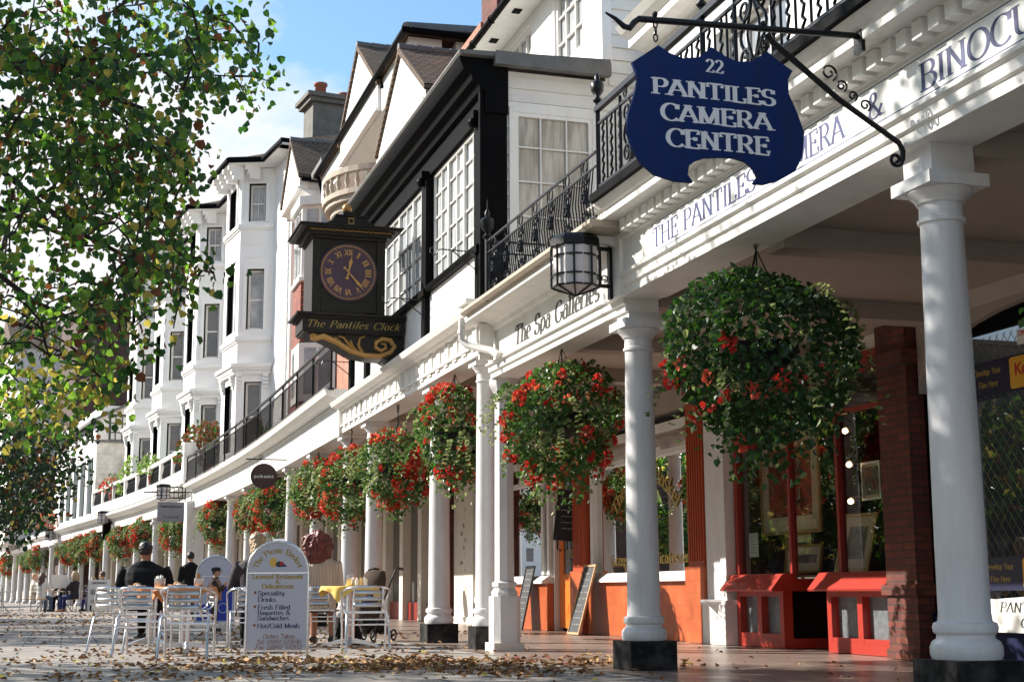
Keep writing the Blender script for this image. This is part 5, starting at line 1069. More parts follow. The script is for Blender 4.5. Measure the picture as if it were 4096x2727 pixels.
# round and square hanging boards
r = thing('round_hanging_sign', 'round dark brown hanging sign with small white lettering', 'sign', W(24.9, .55, 2.9)); F = side(W, 24.9)
bd = MB(F).prism(arc(-.55, 3.19, .29, .28, 0, 350, 35), -.015, .015).build('board', 'brown', r)
x = MB(F); text(x, 'polkadot', lambda u, v, k: (-.55 + u, .0162 + k * .00003, 3.155 + v), .062, .42, .15, .11, serif=False, align='c', track=.16); x.build('lettering', 'letter', bd)
x = MB(F); x.tube([(-.95, 0, 3.56), (-.05, 0, 3.56)], .014, 6); x.tube([(-.7, 0, 3.56), (-.7, 0, 3.44)], .006, 4); x.tube([(-.4, 0, 3.56), (-.4, 0, 3.44)], .006, 4); scroll(x, F, -.62, 3.61, .05, 1.3, 0, 1, 0, .008); x.build('iron_arm', 'iron', r)
r = thing('square_hanging_sign', 'flat grey hanging board under the lantern at the bend', 'sign', W(42.2, .75, 3.0)); F = side(W, 42.2)
bd = MB(F).box(-1.20, -.32, -.015, .015, 3.0, 3.64).build('board', 'signgrey', r)
x = MB(F); text(x, 'rhapsodyhouse', lambda u, v, k: (-1.12 + u, .0162 + k * .00003, 3.46 + v), .09, .72, .2, .15, serif=False); text(x, 'The art of living', lambda u, v, k: (-1.0 + u, .0162 + k * .00003, 3.12 + v), .06, .5, .18, .12, serif=False); x.build('lettering', 'blackletter', bd)
x = MB(F); x.tube([(-1.1, 0, 3.64), (-1.1, 0, 3.98)], .008, 4); x.tube([(-.4, 0, 3.64), (-.4, 0, 3.98)], .008, 4); x.tube([(-1.4, 0, 3.98), (.2, 0, 3.98)], .02, 4); x.build('iron_arm', 'iron', r)

# ================================================================ hanging baskets
rng = random.Random(5)
def rng_pick(rg, c): return c[rg.randrange(len(c))]
def basket_parts(root, n, red, rad, squash, seed, leafsz, trail=True, bias=None, palef=.12, green='ivy'):
    rg = random.Random(seed); it = []; fl = []
    lump = [(rv(rg), rg.uniform(.60, 1.22)) for _ in range(26)]
    def shape(d):
        k = sum(w * max(0, d.dot(v)) ** 5 for v, w in lump) / (sum(max(0, d.dot(v)) ** 5 for v, w in lump) + 1e-6); return rad * k
    for i in range(n):
        d = rv(rg); rr = shape(d) * (rg.random() ** .33 * .35 + .68); p = Vector((d.x * rr, d.y * rr, d.z * rr * squash))
        if d.z < -.3 and trail and rg.random() < .4: p.z -= rg.random() ** 2 * rad * .6; p.x *= .85; p.y *= .85
        ax = (d * .5 + rv(rg) * .8 + Vector((0, 0, -.5))); it.append((p, ax, d + rv(rg) * .7, leafsz * rg.uniform(.6, 1.25), leafsz * rg.uniform(.6, 1.1), 1 if rg.random() < palef else 0))
    if trail:
        for t in range(30):
            a = rg.uniform(0, 6.28); p = Vector((math.cos(a), math.sin(a), rg.uniform(-.5, .7))) * rad * .85; v = Vector((math.cos(a) * .5, math.sin(a) * .5, .3))
            pale = rg.random() < .6
            for k in range(14):
                p = p + v * .035; v = v + Vector((rg.uniform(-.2, .2), rg.uniform(-.2, .2), -.16))
                for q in (1, -1): it.append((p, Vector((v.y, -v.x, -.2)) * q + rv(rg) * .4, Vector((0, 0, 1)) + rv(rg) * .6, leafsz * .75, leafsz * .7, 1 if pale else 0))
    cen = [rv(rg) for _ in range(max(4, red // 9))]
    if bias: cen = [c for c in [rv(rg) for _ in range(80)] if c.dot(bias) > .45][:9]
    for i in range(red):
        d = (rng_pick(rg, cen) + rv(rg) * .33).normalized() if rg.random() < .8 else rv(rg)
        rr = shape(d) * rg.uniform(.95, 1.06); c = Vector((d.x * rr, d.y * rr, d.z * rr * squash)); m = 1 if rg.random() < .3 else 0
        if d.z < -.4: c.z -= rg.random() * rad * .2
        for k in range(rg.randint(9, 16)):
            e = (rv(rg) + d * .5).normalized(); fl.append((c + e * .035, e + rv(rg) * .5, e, .045, .045, m))
    leaves('foliage', it, [green, 'ivypale'], root); leaves('flowers', fl, ['petal', 'petalpink'], root)
    x = MB(ID); top = rad * squash
    x.tube([(0, 0, 1.0), (0, 0, top * .8)], .008, 5)
    for k in range(3): a = k * 2.09; x.tube([(0, 0, top + .12), (.22 * math.cos(a), .22 * math.sin(a), top * .45)], .006, 4)
    for k in range(4): x.tube([(.02 * math.cos(t), (.0 if k % 2 else .02 * math.sin(t)), .99 - k * .045 + .025 * math.sin(t)) for t in [i * 1.05 for i in range(6)]], .005, 4, closed=True)
    x.build('chain', 'iron', root, local=True)
    x = MB(ID); x.lathe(0, 0, [(.05, -.22), (.22, -.12), (.3, .02), (.31, .05), (.2, .06)], 14); x.build('wire_basket', 'iron', root, local=True)
GB = 'flower baskets hanging along the arcade'
bk1 = thing('hanging_basket', 'largest leafy hanging basket with few red flowers under blue fascia', 'flower basket', W(2.75, -.22, 2.42), 0, GB)
basket_parts(bk1, 3800, 15, .70, 1.0, 11, .062, bias=Vector((-.8, -.4, -.35)), palef=.06, green='ivyshade')
bk2 = thing('hanging_basket', 'dark leafy red flowered basket between pedestal pillar and lantern pier', 'flower basket', W(7.0, -.15, 2.40), 0, GB)
basket_parts(bk2, 3000, 95, .66, .98, 12, .058, palef=.12)
bk3 = thing('hanging_basket', 'bright red flowered basket just left of the pedestal pillar', 'flower basket', W(11.0, -.08, 2.68), 0, GB)
basket_parts(bk3, 2200, 110, .58, 1.12, 13, .058, palef=.3)
bk4 = thing('hanging_basket', 'broad red flowered basket left of the second black plinth column', 'flower basket', W(14.2, -.05, 2.50), 0, GB)
basket_parts(bk4, 2200, 115, .62, .95, 14, .058, palef=.25)
for src, s, o, z, a, k, lb in ((bk3, 17.6, .0, 2.42, 2.0, 1.0, 'red basket above the auburn haired woman'), (bk4, 21.6, -.1, 2.62, 1.1, 1.0, 'dark basket right of the round brown sign'), (bk2, 27.6, -.15, 2.65, .8, 1.0, 'basket below the round brown sign'), (bk4, 31.2, -.2, 2.7, 3.0, 1.0, 'basket above the blond person'),
        (bk3, 38.2, -.2, 2.7, .4, 1.1, 'basket just right of the thick end pier'), (bk2, 45.3, .05, 2.75, 2.2, 1.1, 'dark basket hanging below the grey square board'), (bk4, 54.5, -.1, 2.95, 4.0, 1.3, 'bright basket above the man in black'), (bk3, 60.3, -.05, 2.85, 5.0, 1.15, 'basket left of the bright one above the man'),
        (bk4, 67.0, -.1, 2.9, 5.5, 1.25, 'basket above the white board with the word open'), (bk3, 71.5, .0, 2.85, 1.5, 1.15, 'basket above the far group at the tables'), (bk4, 75.5, .0, 2.8, 2.5, 1.2, 'basket above the long haired woman in white'), (bk3, 89.0, .0, 2.75, .9, 1.3, 'small basket left of the flower covered porch'), (bk4, 93.5, 0, 2.7, 1.9, 1.3, 'tiny basket second from the left edge'), (bk3, 107, 0, 2.8, 3.9, 1.5, 'basket cut by the left edge of the view')):
    dup(src, W(s, o, z + .10), a, lb, k)
for b_, k in ((bk1, .95), (bk2, .97)): b_.scale = (k, k, k)
# ================================================================ aluminium cafe chairs and tables
def make_chair(label):
    t = thing('cafe_chair', label, 'chair', (0, 0, 0), 0, 'aluminium chairs round the near cafe tables')
    x = MB(ID)
    x.tube([(-.25, .22, 0), (-.255, .215, .40), (-.265, .20, .60), (-.275, .12, .655), (-.275, -.02, .68), (-.24, -.16, .71), (-.15, -.25, .73), (0, -.28, .735), (.15, -.25, .73), (.24, -.16, .71), (.275, -.02, .68), (.275, .12, .655), (.265, .20, .60), (.255, .215, .40), (.25, .22, 0)], .0135, 8); x.build('arm_frame', 'alu', t, smooth=True, local=True, angle=60)
    for sg in (1, -1):
        x = MB(ID); x.tube([(sg * .235, .17, .44), (sg * .235, -.10, .435), (sg * .235, -.17, .40), (sg * .25, -.27, .0)], .0135, 8); x.build('leg', 'alu', t, smooth=True, local=True, angle=60)
        x = MB(ID); x.tube([(sg * .165, -.245, .725), (sg * .165, -.255, .60), (sg * .165, -.225, .50), (sg * .165, -.15, .445), (sg * .165, .05, .44)], .011, 8); x.build('back_upright', 'alu', t, smooth=True, local=True, angle=60)
    x = MB(ID)
    for z in (.53, .60, .67):
        n = 12; ids = []
        for i in range(n + 1): u = -.17 + .34 * i / n; v = -.245 - .027 * (1 - (u / .17) ** 2); ids.append([x.pt(u, v, z - .024), x.pt(u, v - .004, z), x.pt(u, v, z + .026)])
        for p, q in zip(ids, ids[1:]): x.face([p[0], q[0], q[1], p[1]]); x.face([p[1], q[1], q[2], p[2]])
    b = x.build('backrest', 'steel', t, smooth=True, local=True); m = b.modifiers.new('thick', 'SOLIDIFY'); m.thickness = .006
    x = MB(ID)
    for i in range(7): x.box(-.225, .225, -.16 + i * .054, -.16 + i * .054 + .046, .432 + .01 * abs(i - 3) / 3, .444 + .01 * abs(i - 3) / 3)
    x.tube([(-.235, .17, .44), (.235, .17, .44)], .0125, 6); x.build('seat', 'alu', t, local=True)
    x = MB(ID); x.tube([(-.25, .216, .36), (.25, .216, .36)], .009, 6); x.tube([(-.243, -.21, .31), (.243, -.21, .31)], .009, 6); x.build('stretcher', 'alu', t, smooth=True, local=True); return t
ch0 = make_chair('nearest aluminium chair, its slatted back in front of the orange cloth'); ch0.location = (-3.36, 14.92, 0); ch0.rotation_euler = (0, 0, R(4))
for x_, y_, a, lb in ((-4.10, 16.05, -4, 'aluminium chair half hidden behind the nearest one'), (-4.56, 16.8, -22, 'leftmost aluminium chair, turned a little to the right'), (-1.70, 16.7, 12, 'aluminium chair right of the arched white menu board by yellow cloth'),
        (-2.52, 18.75, -3, 'aluminium chair under the auburn haired woman'), (-3.3, 18.1, 14, 'aluminium chair under the blond person in navy'), (-5.45, 21.1, 0, 'aluminium chair under the man in black'), (-4.25, 19.2, 115, 'aluminium chair standing sideways in front of the small boy')):
    dup(ch0, (x_, y_, 0), R(a), lb)
def make_table(label, feet=4):
    t = thing('cafe_table', label, 'table', (0, 0, 0), 0, 'round aluminium cafe tables'); x = MB(ID)
    x.lathe(0, 0, [(.33, .715), (.35, .72), (.35, .738), (.345, .742)], 32); x.build('table_top', 'alu', t, smooth=True, local=True)
    x = MB(ID)
    for a in (0, 2.09, 4.19): x.tube([(.045 * math.cos(a), .045 * math.sin(a), .09), (.045 * math.cos(a), .045 * math.sin(a), .715)], .024, 10)
    x.build('pedestal', 'alu', t, smooth=True, local=True)
    for k in range(feet):
        a = R(20 + 360 / feet * k); x = MB(lambda u, v, z, a=a: Vector((u * math.cos(a) - v * math.sin(a), u * math.sin(a) + v * math.cos(a), z)))
        x.prism([(.0, .11), (.08, .115), (.2, .085), (.33, .045), (.36, .03), (.36, .0), (.32, .0), (.3, .02), (.16, .05), (.0, .06)], -.032, .032); x.build('foot', 'steel', t, local=True)
    return t
tb0 = make_table('cafe table with orange cloth behind the nearest aluminium chair'); tb0.location = (-3.85, 16.95, 0)
dup(tb0, (-4.65, 18.6, 0), R(30), 'cafe table with orange cloth, the farther of the joined pair'); tbr = dup(tb0, (-2.02, 17.85, 0), R(-15), 'cafe table with yellow cloth right of the arched menu board'); dup(tb0, (-5.4, 22.0, 0), R(10), 'cafe table in front of the seated man in black')
def cloth(name, label, x_, y_, rz, m, seed, sz=.40):
    """a square cloth laid over the round top: its corners hang in folds"""
    rg = random.Random(seed); n = 28; V = []; F_ = []
    for i in range(n + 1):
        for j in range(n + 1):
            u, v = (i / n * 2 - 1) * sz, (j / n * 2 - 1) * sz; r = math.hypot(u, v); a = math.atan2(v, u)
            if r <= .355: V.append((u, v, .7475))
            else:
                d = r - .355; w = .022 * math.sin(a * 11 + seed) * min(1, d / .1); rr = .358 + w + d * .10; V.append((rr * math.cos(a), rr * math.sin(a), .7475 - d * .97))
    for i in range(n):
        for j in range(n): b = i * (n + 1) + j; F_.append((b, b + 1, b + n + 2, b + n + 1))
    me = bpy.data.meshes.new(name); me.from_pydata(V, [], F_); me.materials.append(M[m]); me.polygons.foreach_set('use_smooth', [True] * len(F_)); o = bpy.data.objects.new(name, me); C.objects.link(o); o.location = (x_, y_, 0); o.rotation_euler = (0, 0, R(rz)); return tag(o, label, 'tablecloth')
cloth('tablecloth', 'orange square cloth over the near cafe table', -3.85, 16.95, 42, 'clothorange', 1); cloth('tablecloth', 'orange square cloth over the farther joined cafe table', -4.65, 18.6, 38, 'clothorange', 2); cloth('tablecloth', 'yellow square cloth beside the arched menu board', -2.02, 17.85, 30, 'clothyellow', 3)
def pot(label, x_, y_, m, k=1.0):
    t = thing('packet_pot', label, 'pot', (x_, y_, .75)); x = MB(ID); x.lathe(0, 0, [(.05 * k, 0), (.055 * k, .01), (.06 * k, .09 * k), (.055 * k, .092 * k)], 14); x.build('pot', 'steel', t, smooth=True, local=True)
    rg = random.Random(int(x_ * 1000)); x = MB(ID)
    for i in range(16):
        a, r, l = rg.uniform(0, 6.28), rg.uniform(0, .045), rg.uniform(.03, .06); c = Vector((r * math.cos(a), r * math.sin(a), .07 + .02 * rg.random())); u = Vector((rg.uniform(-.02, .02), rg.uniform(-.02, .02), .055)); w = rv(rg) * .016
        x.face([x.pt(*(c - w)), x.pt(*(c + w)), x.pt(*(c + w + u)), x.pt(*(c - w + u))])
    x.build('sugar_packets', m, t, local=True)
pot('steel pot of sugar packets on the farther orange cloth', -4.52, 18.45, 'paper', 1.2); pot('steel pot of yellow packets on the near orange cloth', -3.66, 16.8, 'litter2'); pot('white packet pot on the yellow cloth', -2.02, 17.9, 'paper', 1.2)
def plate_(label, x_, y_):
    t = thing('plate', label, 'plate', (x_, y_, .75)); x = MB(ID); x.lathe(0, 0, [(.05, 0), (.10, .012), (.115, .018), (.11, .02), (.06, .008)], 18); x.build('rim', 'china', t, smooth=True, local=True); x = MB(ID); x.ball(0, .01, .03, .05, 10, .025); x.build('bread', 'litter2', t, local=True); x = MB(ID); x.ball(.03, -.05, .02, .03, 8, .015); x.build('napkin', 'paper', t, local=True)
plate_('plate with bread on the near orange cloth', -3.9, 16.75); plate_('plate of leftovers on the farther orange cloth', -4.8, 18.4)
r = thing('sauce_caddy', 'white wire caddy of sauce bottles on the yellow cloth', 'caddy', (-1.88, 17.8, .75)); x = MB(ID)
for z in (.01, .07): x.tube([(-.08, -.05, z), (.08, -.05, z), (.08, .05, z), (-.08, .05, z)], .004, 4, closed=True)
for i in range(5): x.tube([(-.08 + i * .04, -.05, 0), (-.08 + i * .04, -.05, .09)], .003, 4)
x.build('rack', 'china', r, local=True)
for k in range(3): x = MB(ID); x.lathe(-.05 + k * .05, 0, [(.02, .005), (.022, .06), (.012, .075), (.012, .1)], 8); x.build('bottle', 'china' if k != 1 else 'clothyellow', r, smooth=True, local=True)

# ================================================================ arched menu board
def arched(label, x_, y_, rz, w, h, name='menu_board'):
    t = thing(name, label, 'sign', (x_, y_, 0), R(rz)); r = w / 2; zc = h - r * .98
    x = MB(ID); P = [(-r, 0, .0), (-r, 0, zc)] + [(r * math.cos(R(a)), 0, zc + r * .98 * math.sin(R(a))) for a in range(165, 10, -15)] + [(r, 0, zc), (r, 0, 0)]; x.tube(P, .017, 8); x.tube([(-r, 0, .085), (r, 0, .085)], .012, 6); x.tube([(-r, -.004, zc - .01), (r, -.004, zc - .01)], .010, 6)
    x.tube([(-r - .005, -.22, .0), (-r - .005, .22, .0)], .014, 6); x.tube([(r + .005, -.22, .0), (r + .005, .22, .0)], .014, 6); x.box(-.06, .06, -.012, .012, h + .005, h + .03)
    for sg in (1, -1): x.box(sg * (r + .02) - .012, sg * (r + .02) + .012, -.015, .015, .69, .73); x.ball(sg * (r + .04), 0, .71, .014, 6)
    x.build('tube_frame', 'alu', t, smooth=True, local=True, angle=50)
    x = MB(ID); q = r - .012; x.prism([(-q, .10), (q, .10)] + [(q * math.cos(R(a)), zc + q * .98 * math.sin(R(a))) for a in range(0, 181, 10)], -.008, .008); return t, x.build('panel', 'signwhite', t, local=True), zc, r
t, pn, zc, r = arched('arched white sign board listing drinks, sandwiches and meals', -2.465, 15.1, 2, .64, 1.2)
def lines(par, rows, m, yy=-.008, serif=True):
    x = MB(ID)
    for s_, u, z, h, w, al, th, sl in rows: text(x, s_, on_local(u, yy, z), h, w, th, .07, serif=serif, align=al, slant=sl)
    return x.build('lettering', m, par, local=True)
lines(pn, [('Speciality', -.20, .645, .048, .275, 'l', .18, 0), ('Drinks', -.20, .580, .048, .187, 'l', .18, 0), ('Fresh Filled', -.20, .500, .048, .335, 'l', .18, 0), ('Baguettes &', -.20, .445, .046, .34, 'l', .18, 0), ('Sandwiches', -.20, .390, .046, .325, 'l', .18, 0), ('Hot/Cold Meals', -.20, .310, .048, .44, 'l', .18, 0)], 'navy')
lines(pn, [('Licensed Restaurant', 0, .815, .050, .525, 'c', .24, 0), ('&', 0, .765, .042, .045, 'c', .2, 0), ('Delicatessen', 0, .715, .050, .325, 'c', .24, 0)], 'goldtext')
lines(pn, [('Orders Taken', .02, .205, .045, .325, 'c', .13, .25), ('Tel: 01892 527690', .02, .147, .045, .46, 'c', .13, .25), ('Fax: 01892 527112', .02, .092, .045, .48, 'c', .13, .25)] + [('*', -.245, z, .05, .03, 'l', .2, 0) for z in (.645, .5, .31)], 'pot')
x = MB(ID); text(x, 'The Picnic Basket', lambda u, v, k: ((.215 + v) * math.sin(u / .215), -.0092 - k * .00003, zc - .02 + (.215 + v) * math.cos(u / .215)), .058, .56, .2, .07, align='c'); x.build('lettering', 'goldtext', pn, local=True)
for m, P in (('clothyellow', arc(-.045, zc + .10, .045, .05, 60, 330, 10)), ('navy', [(-.03, zc + .07), (.01, zc + .115), (.10, zc + .055), (.0, zc + .05)]), ('kred', arc(.035, zc + .085, .025, .022, 0, 330, 10)), ('ivy', arc(.0, zc + .085, .022, .02, 0, 330, 8)), ('navy', arc(.06, zc + .068, .02, .015, 0, 330, 8))):
    x = MB(ID); k = ('clothyellow', 'navy', 'kred', 'ivy').index(m); x.face([x.pt(a, -.0092 - k * .0004 - (.002 if P[0][0] > .07 else 0), z) for a, z in P]); x.build('fruit_emblem', m, pn, local=True)
t, pn, zc, r = arched('arched white sign board with blue lower panel behind the boy', -5.78, 28.0, 3, .76, 1.37)
x = MB(ID); x.quad([(-.05, -.0095, .14), (.33, -.0095, .14), (.33, -.0095, .78), (.12, -.0095, .82), (-.05, -.0095, .70)]); x.quad([(-.34, -.0095, .14), (-.05, -.0095, .14), (-.05, -.0095, .45), (-.34, -.0095, .45)]); x.build('blue_panel', 'signblue', pn, local=True)
x = MB(ID)
for a, z in ((.16, .38), (-.2, .30)): x.tube([(a + .09 * math.cos(i * .45), -.011, z + .09 * math.sin(i * .45)) for i in range(14)], .008, 4, closed=True)
x.tube([(-.18 + .13 * math.cos(i * .45), -.011, .80 + .05 * math.sin(i * .45)) for i in range(14)], .008, 4, closed=True); x.build('ring_emblem', 'letter', pn, local=True)
t = thing('sandwich_board', 'white wooden sandwich board with three tan plaques reading open', 'sign', (-15.5, 54.0, 0), R(4))
x = MB(ID); x.prism([(-.36, .22), (.36, .22), (.36, 1.16), (-.36, 1.16)], -.02, .02); bd = x.build('board', 'panel', t, local=True)
for sg in (1, -1): x = MB(ID); x.box(sg * .36 - .04, sg * .36 + .04, -.03, .03, 0, 1.18); x.build('leg', 'panel', t, local=True)
x = MB(ID); x.box(-.30, .30, .3, .34, 0, 1.1); x.tube([(-.3, .02, 1.1), (-.3, .3, 1.05)], .01, 4); x.build('rear_board', 'panel', t, local=True)
for z0, z1, w in ((1.0, 1.09, .28), (.60, .82, .31), (.31, .43, .29)): x = MB(ID); x.box(-w, w, -.028, -.0205, z0, z1); x.build('plaque', 'mount', bd, local=True)
lines(bd, [('REVIVAL', 0, 1.015, .06, .42, 'c', .2, 0), ('OPEN', 0, .645, .13, .5, 'c', .26, 0)], 'navy', -.0285)
def chalkboard(label, s, o, w, h, lean, m):
    t = thing('chalkboard', label, 'chalkboard', W(s, o, 0)); F = lambda a, b, z: W(s + a, o - math.sin(lean) * z + b * math.cos(lean), z * math.cos(lean) + b * math.sin(lean) + .01); f = .035
    x = MB(F); x.box(-w / 2, -w / 2 + f, 0, .03, 0, h); x.box(w / 2 - f, w / 2, 0, .03, 0, h); x.box(-w / 2 + f, w / 2 - f, 0, .03, 0, f); x.box(-w / 2 + f, w / 2 - f, 0, .03, h - f, h); x.build('frame', m, t)
    x = MB(F); x.box(-w / 2 + f, w / 2 - f, .004, .016, f, h - f); b_ = x.build('slate', 'slate', t); rg = random.Random(int(s * 10)); x = MB(F)
    for i in range(9 if h > 1 else 6):
        z = h - .14 - i * (h - .2) / 9; u = -w * .32
        while u < w * .25: l = rg.uniform(.03, .1); x.tube([(-u, .0175, z), (-u - l * .3, .0175, z + .012), (-u - l * .6, .0175, z - .008), (-u - l, .0175, z + .005)], .0035, 3); u += l + .03
    x.build('chalk_scrawl', 'chalk', b_)
chalkboard('dark chalkboard leaning at the left of the orange door', 17.5, -2.98, .5, 1.12, .22, 'slate'); chalkboard('pine framed chalkboard leaning on the orange tiled wall', 14.3, -2.86, .52, 1.10, .28, 'pine'); 
r = thing('hanging_menu', 'black menu board hanging askew in the orange doorway', 'chalkboard', W(15.8, -3.2, 1.6)); F = side(W, 15.6)
x = MB(F); x.prism([(2.98, 1.50), (3.40, 1.46), (3.40, 2.30), (3.08, 2.34)], -.015, .015); b_ = x.build('board', 'slate', r); x = MB(F)
for i in range(6): x.tube([(3.12, .017, 2.18 - i * .1), (3.16, .017, 2.19 - i * .1), (3.24, .017, 2.175 - i * .1), (3.32, .017, 2.185 - i * .1)], .004, 3)
x.build('chalk_scrawl', 'chalk', b_)

# ================================================================ things in the shop windows
def framed(label, F, a0, a1, z0, z1, b, fw=.05, mount=.12, fm='gilt', pm='picture'):
    mid = F((a0 + a1) / 2, b, z0); r = thing('framed_picture', label, 'picture', (mid.x, mid.y, mid.z)); x = MB(F)
    x.box(a0, a0 + fw, b, b + .03, z0, z1); x.box(a1 - fw, a1, b, b + .03, z0, z1); x.box(a0 + fw, a1 - fw, b, b + .03, z0, z0 + fw); x.box(a0 + fw, a1 - fw, b, b + .03, z1 - fw, z1); x.build('frame', fm, r)
    x = MB(F); x.box(a0 + fw, a1 - fw, b + .003, b + .012, z0 + fw, z1 - fw); m_ = x.build('mount', 'mount', r)
    x = MB(F); x.box(a0 + fw + mount, a1 - fw - mount, b + .0125, b + .016, z0 + fw + mount, z1 - fw - mount); x.build('print', pm, r)
framed('large framed poster hanging in the gallery window', W, 8.0, 9.48, 1.33, 2.58, -3.66, .04, .17, 'pine', 'poster')
t_ = lambda a, b, z: W(8.0 + a, -3.62 + b - (z - .85) * .12, z)
framed('low landscape picture in gilt frame propped in the gallery window', t_, 0, .86, .865, 1.20, 0, .03, .09)
framed('small gilt frame leaning behind the low landscape picture', W, 8.3, 8.95, 1.0, 1.36, -3.70, .05, .08)
t_ = lambda a, b, z: W(7.12 + a * .8 - (z - .85) * .25, -3.70 + b * .8 + a * .2 - (z - .85) * .1, z)
framed('tall gilt frame leaning beside the right window post', t_, 0, .62, .865, 1.50, 0, .04, .1)
framed('white framed picture hanging right of the lamps in gallery window', W, 6.6, 6.98, 1.62, 2.03, -3.6, .025, .03, 'china')
r = thing('window_notice', 'white paper notice taped inside the gallery window', 'notice', W(9.2, -3.42, 1.1)); x = MB(W); x.box(9.12, 9.36, -3.40, -3.398, 1.07, 1.36); x.build('sheet', 'paper', r)
x = MB(W)
for i in range(7): x.quad([(9.33, -3.3975, 1.32 - i * .033), (9.16 + (i % 3) * .03, -3.3975, 1.32 - i * .033), (9.16 + (i % 3) * .03, -3.3975, 1.328 - i * .033), (9.33, -3.3975, 1.328 - i * .033)])
x.build('print', 'greymetal', r)
for k, (s, o, z) in enumerate(((8.45, -3.52, 2.40), (8.45, -3.52, 2.02), (8.45, -3.52, 1.67), (7.15, -3.52, 2.395), (7.1, -3.52, 2.02), (7.1, -3.52, 1.62))):
    r = thing('spot_lamp', ('top', 'middle', 'lowest', 'top', 'middle', 'lowest', 'far left')[k] + ' lit lamp in the ' + ('left lamp column' if k < 3 else 'right lamp column' if k < 6 else 'corner') + ' of gallery window', 'lamp', W(s, o, z), 0, 'lit lamps in the gallery window')
    x = MB(W); x.ball(s, o + .02, z, .032, 10); x.build('bulb', 'bulb', r, smooth=True); x = MB(W); x.tube([(s, o + .0, z + .01), (s, o - .09, z + .05)], [.04, .025], 8); x.tube([(s, o - .1, z - .06), (s, o - .1, z + .2)], .012, 6); x.build('holder', 'greymetal', r)
r = thing('serving_bowl', 'large pale crock standing in the delicatessen window', 'bowl', W(14.3, -3.66, .9)); x = MB(W); x.lathe(14.25, -3.72, [(.14, .90), (.22, 1.02), (.26, 1.15), (.27, 1.17), (.24, 1.17), (.2, 1.04)], 18); x.build('crock', 'wicker', r, smooth=True); x = MB(W)
for i in range(9): x.tube([(14.25 + .2 * math.cos(i), -3.72 + .2 * math.sin(i), 1.1), (14.25 + .1 * math.cos(i), -3.72 + .12 * math.sin(i), 1.22), (14.25 - .05 * math.cos(i), -3.72 - .08 * math.sin(i), 1.24)], .03, 5)
x.build('bread_rolls', 'litter2', r)
for k, s in enumerate((12.05, 12.25, 11.2)): r = thing('sauce_bottle', ('dark bottle', 'second dark bottle', 'third dark bottle near the fluted pilaster')[k] + ' standing on the delicatessen window shelf', 'bottle', W(s, -3.7, .9), 0, 'bottles in the delicatessen window'); x = MB(W); x.lathe(s, -3.7, [(.04, .9), (.042, 1.06), (.016, 1.12), (.016, 1.2)], 10); x.build('bottle', 'browncloth', r, smooth=True); x = MB(W); x.lathe(s, -3.7, [(.043, .95), (.043, 1.02)], 10); x.build('bottle_label', 'paper', r)
r = thing('bread_basket', 'wicker basket beside the fluted pilaster in the delicatessen window', 'basket', W(11.0, -4.0, .9)); x = MB(W); x.lathe(11.0, -4.0, [(.16, .9), (.22, 1.0), (.25, 1.12), (.22, 1.12)], 14); x.build('basket', 'wicker', r); x = MB(W)
for i in range(8): x.ball(11.0 + .13 * math.cos(i * .8), -4.0 + .13 * math.sin(i * .8), 1.14 + .03 * (i % 3), .07, 8)
x.build('rolls', 'litter2', r)

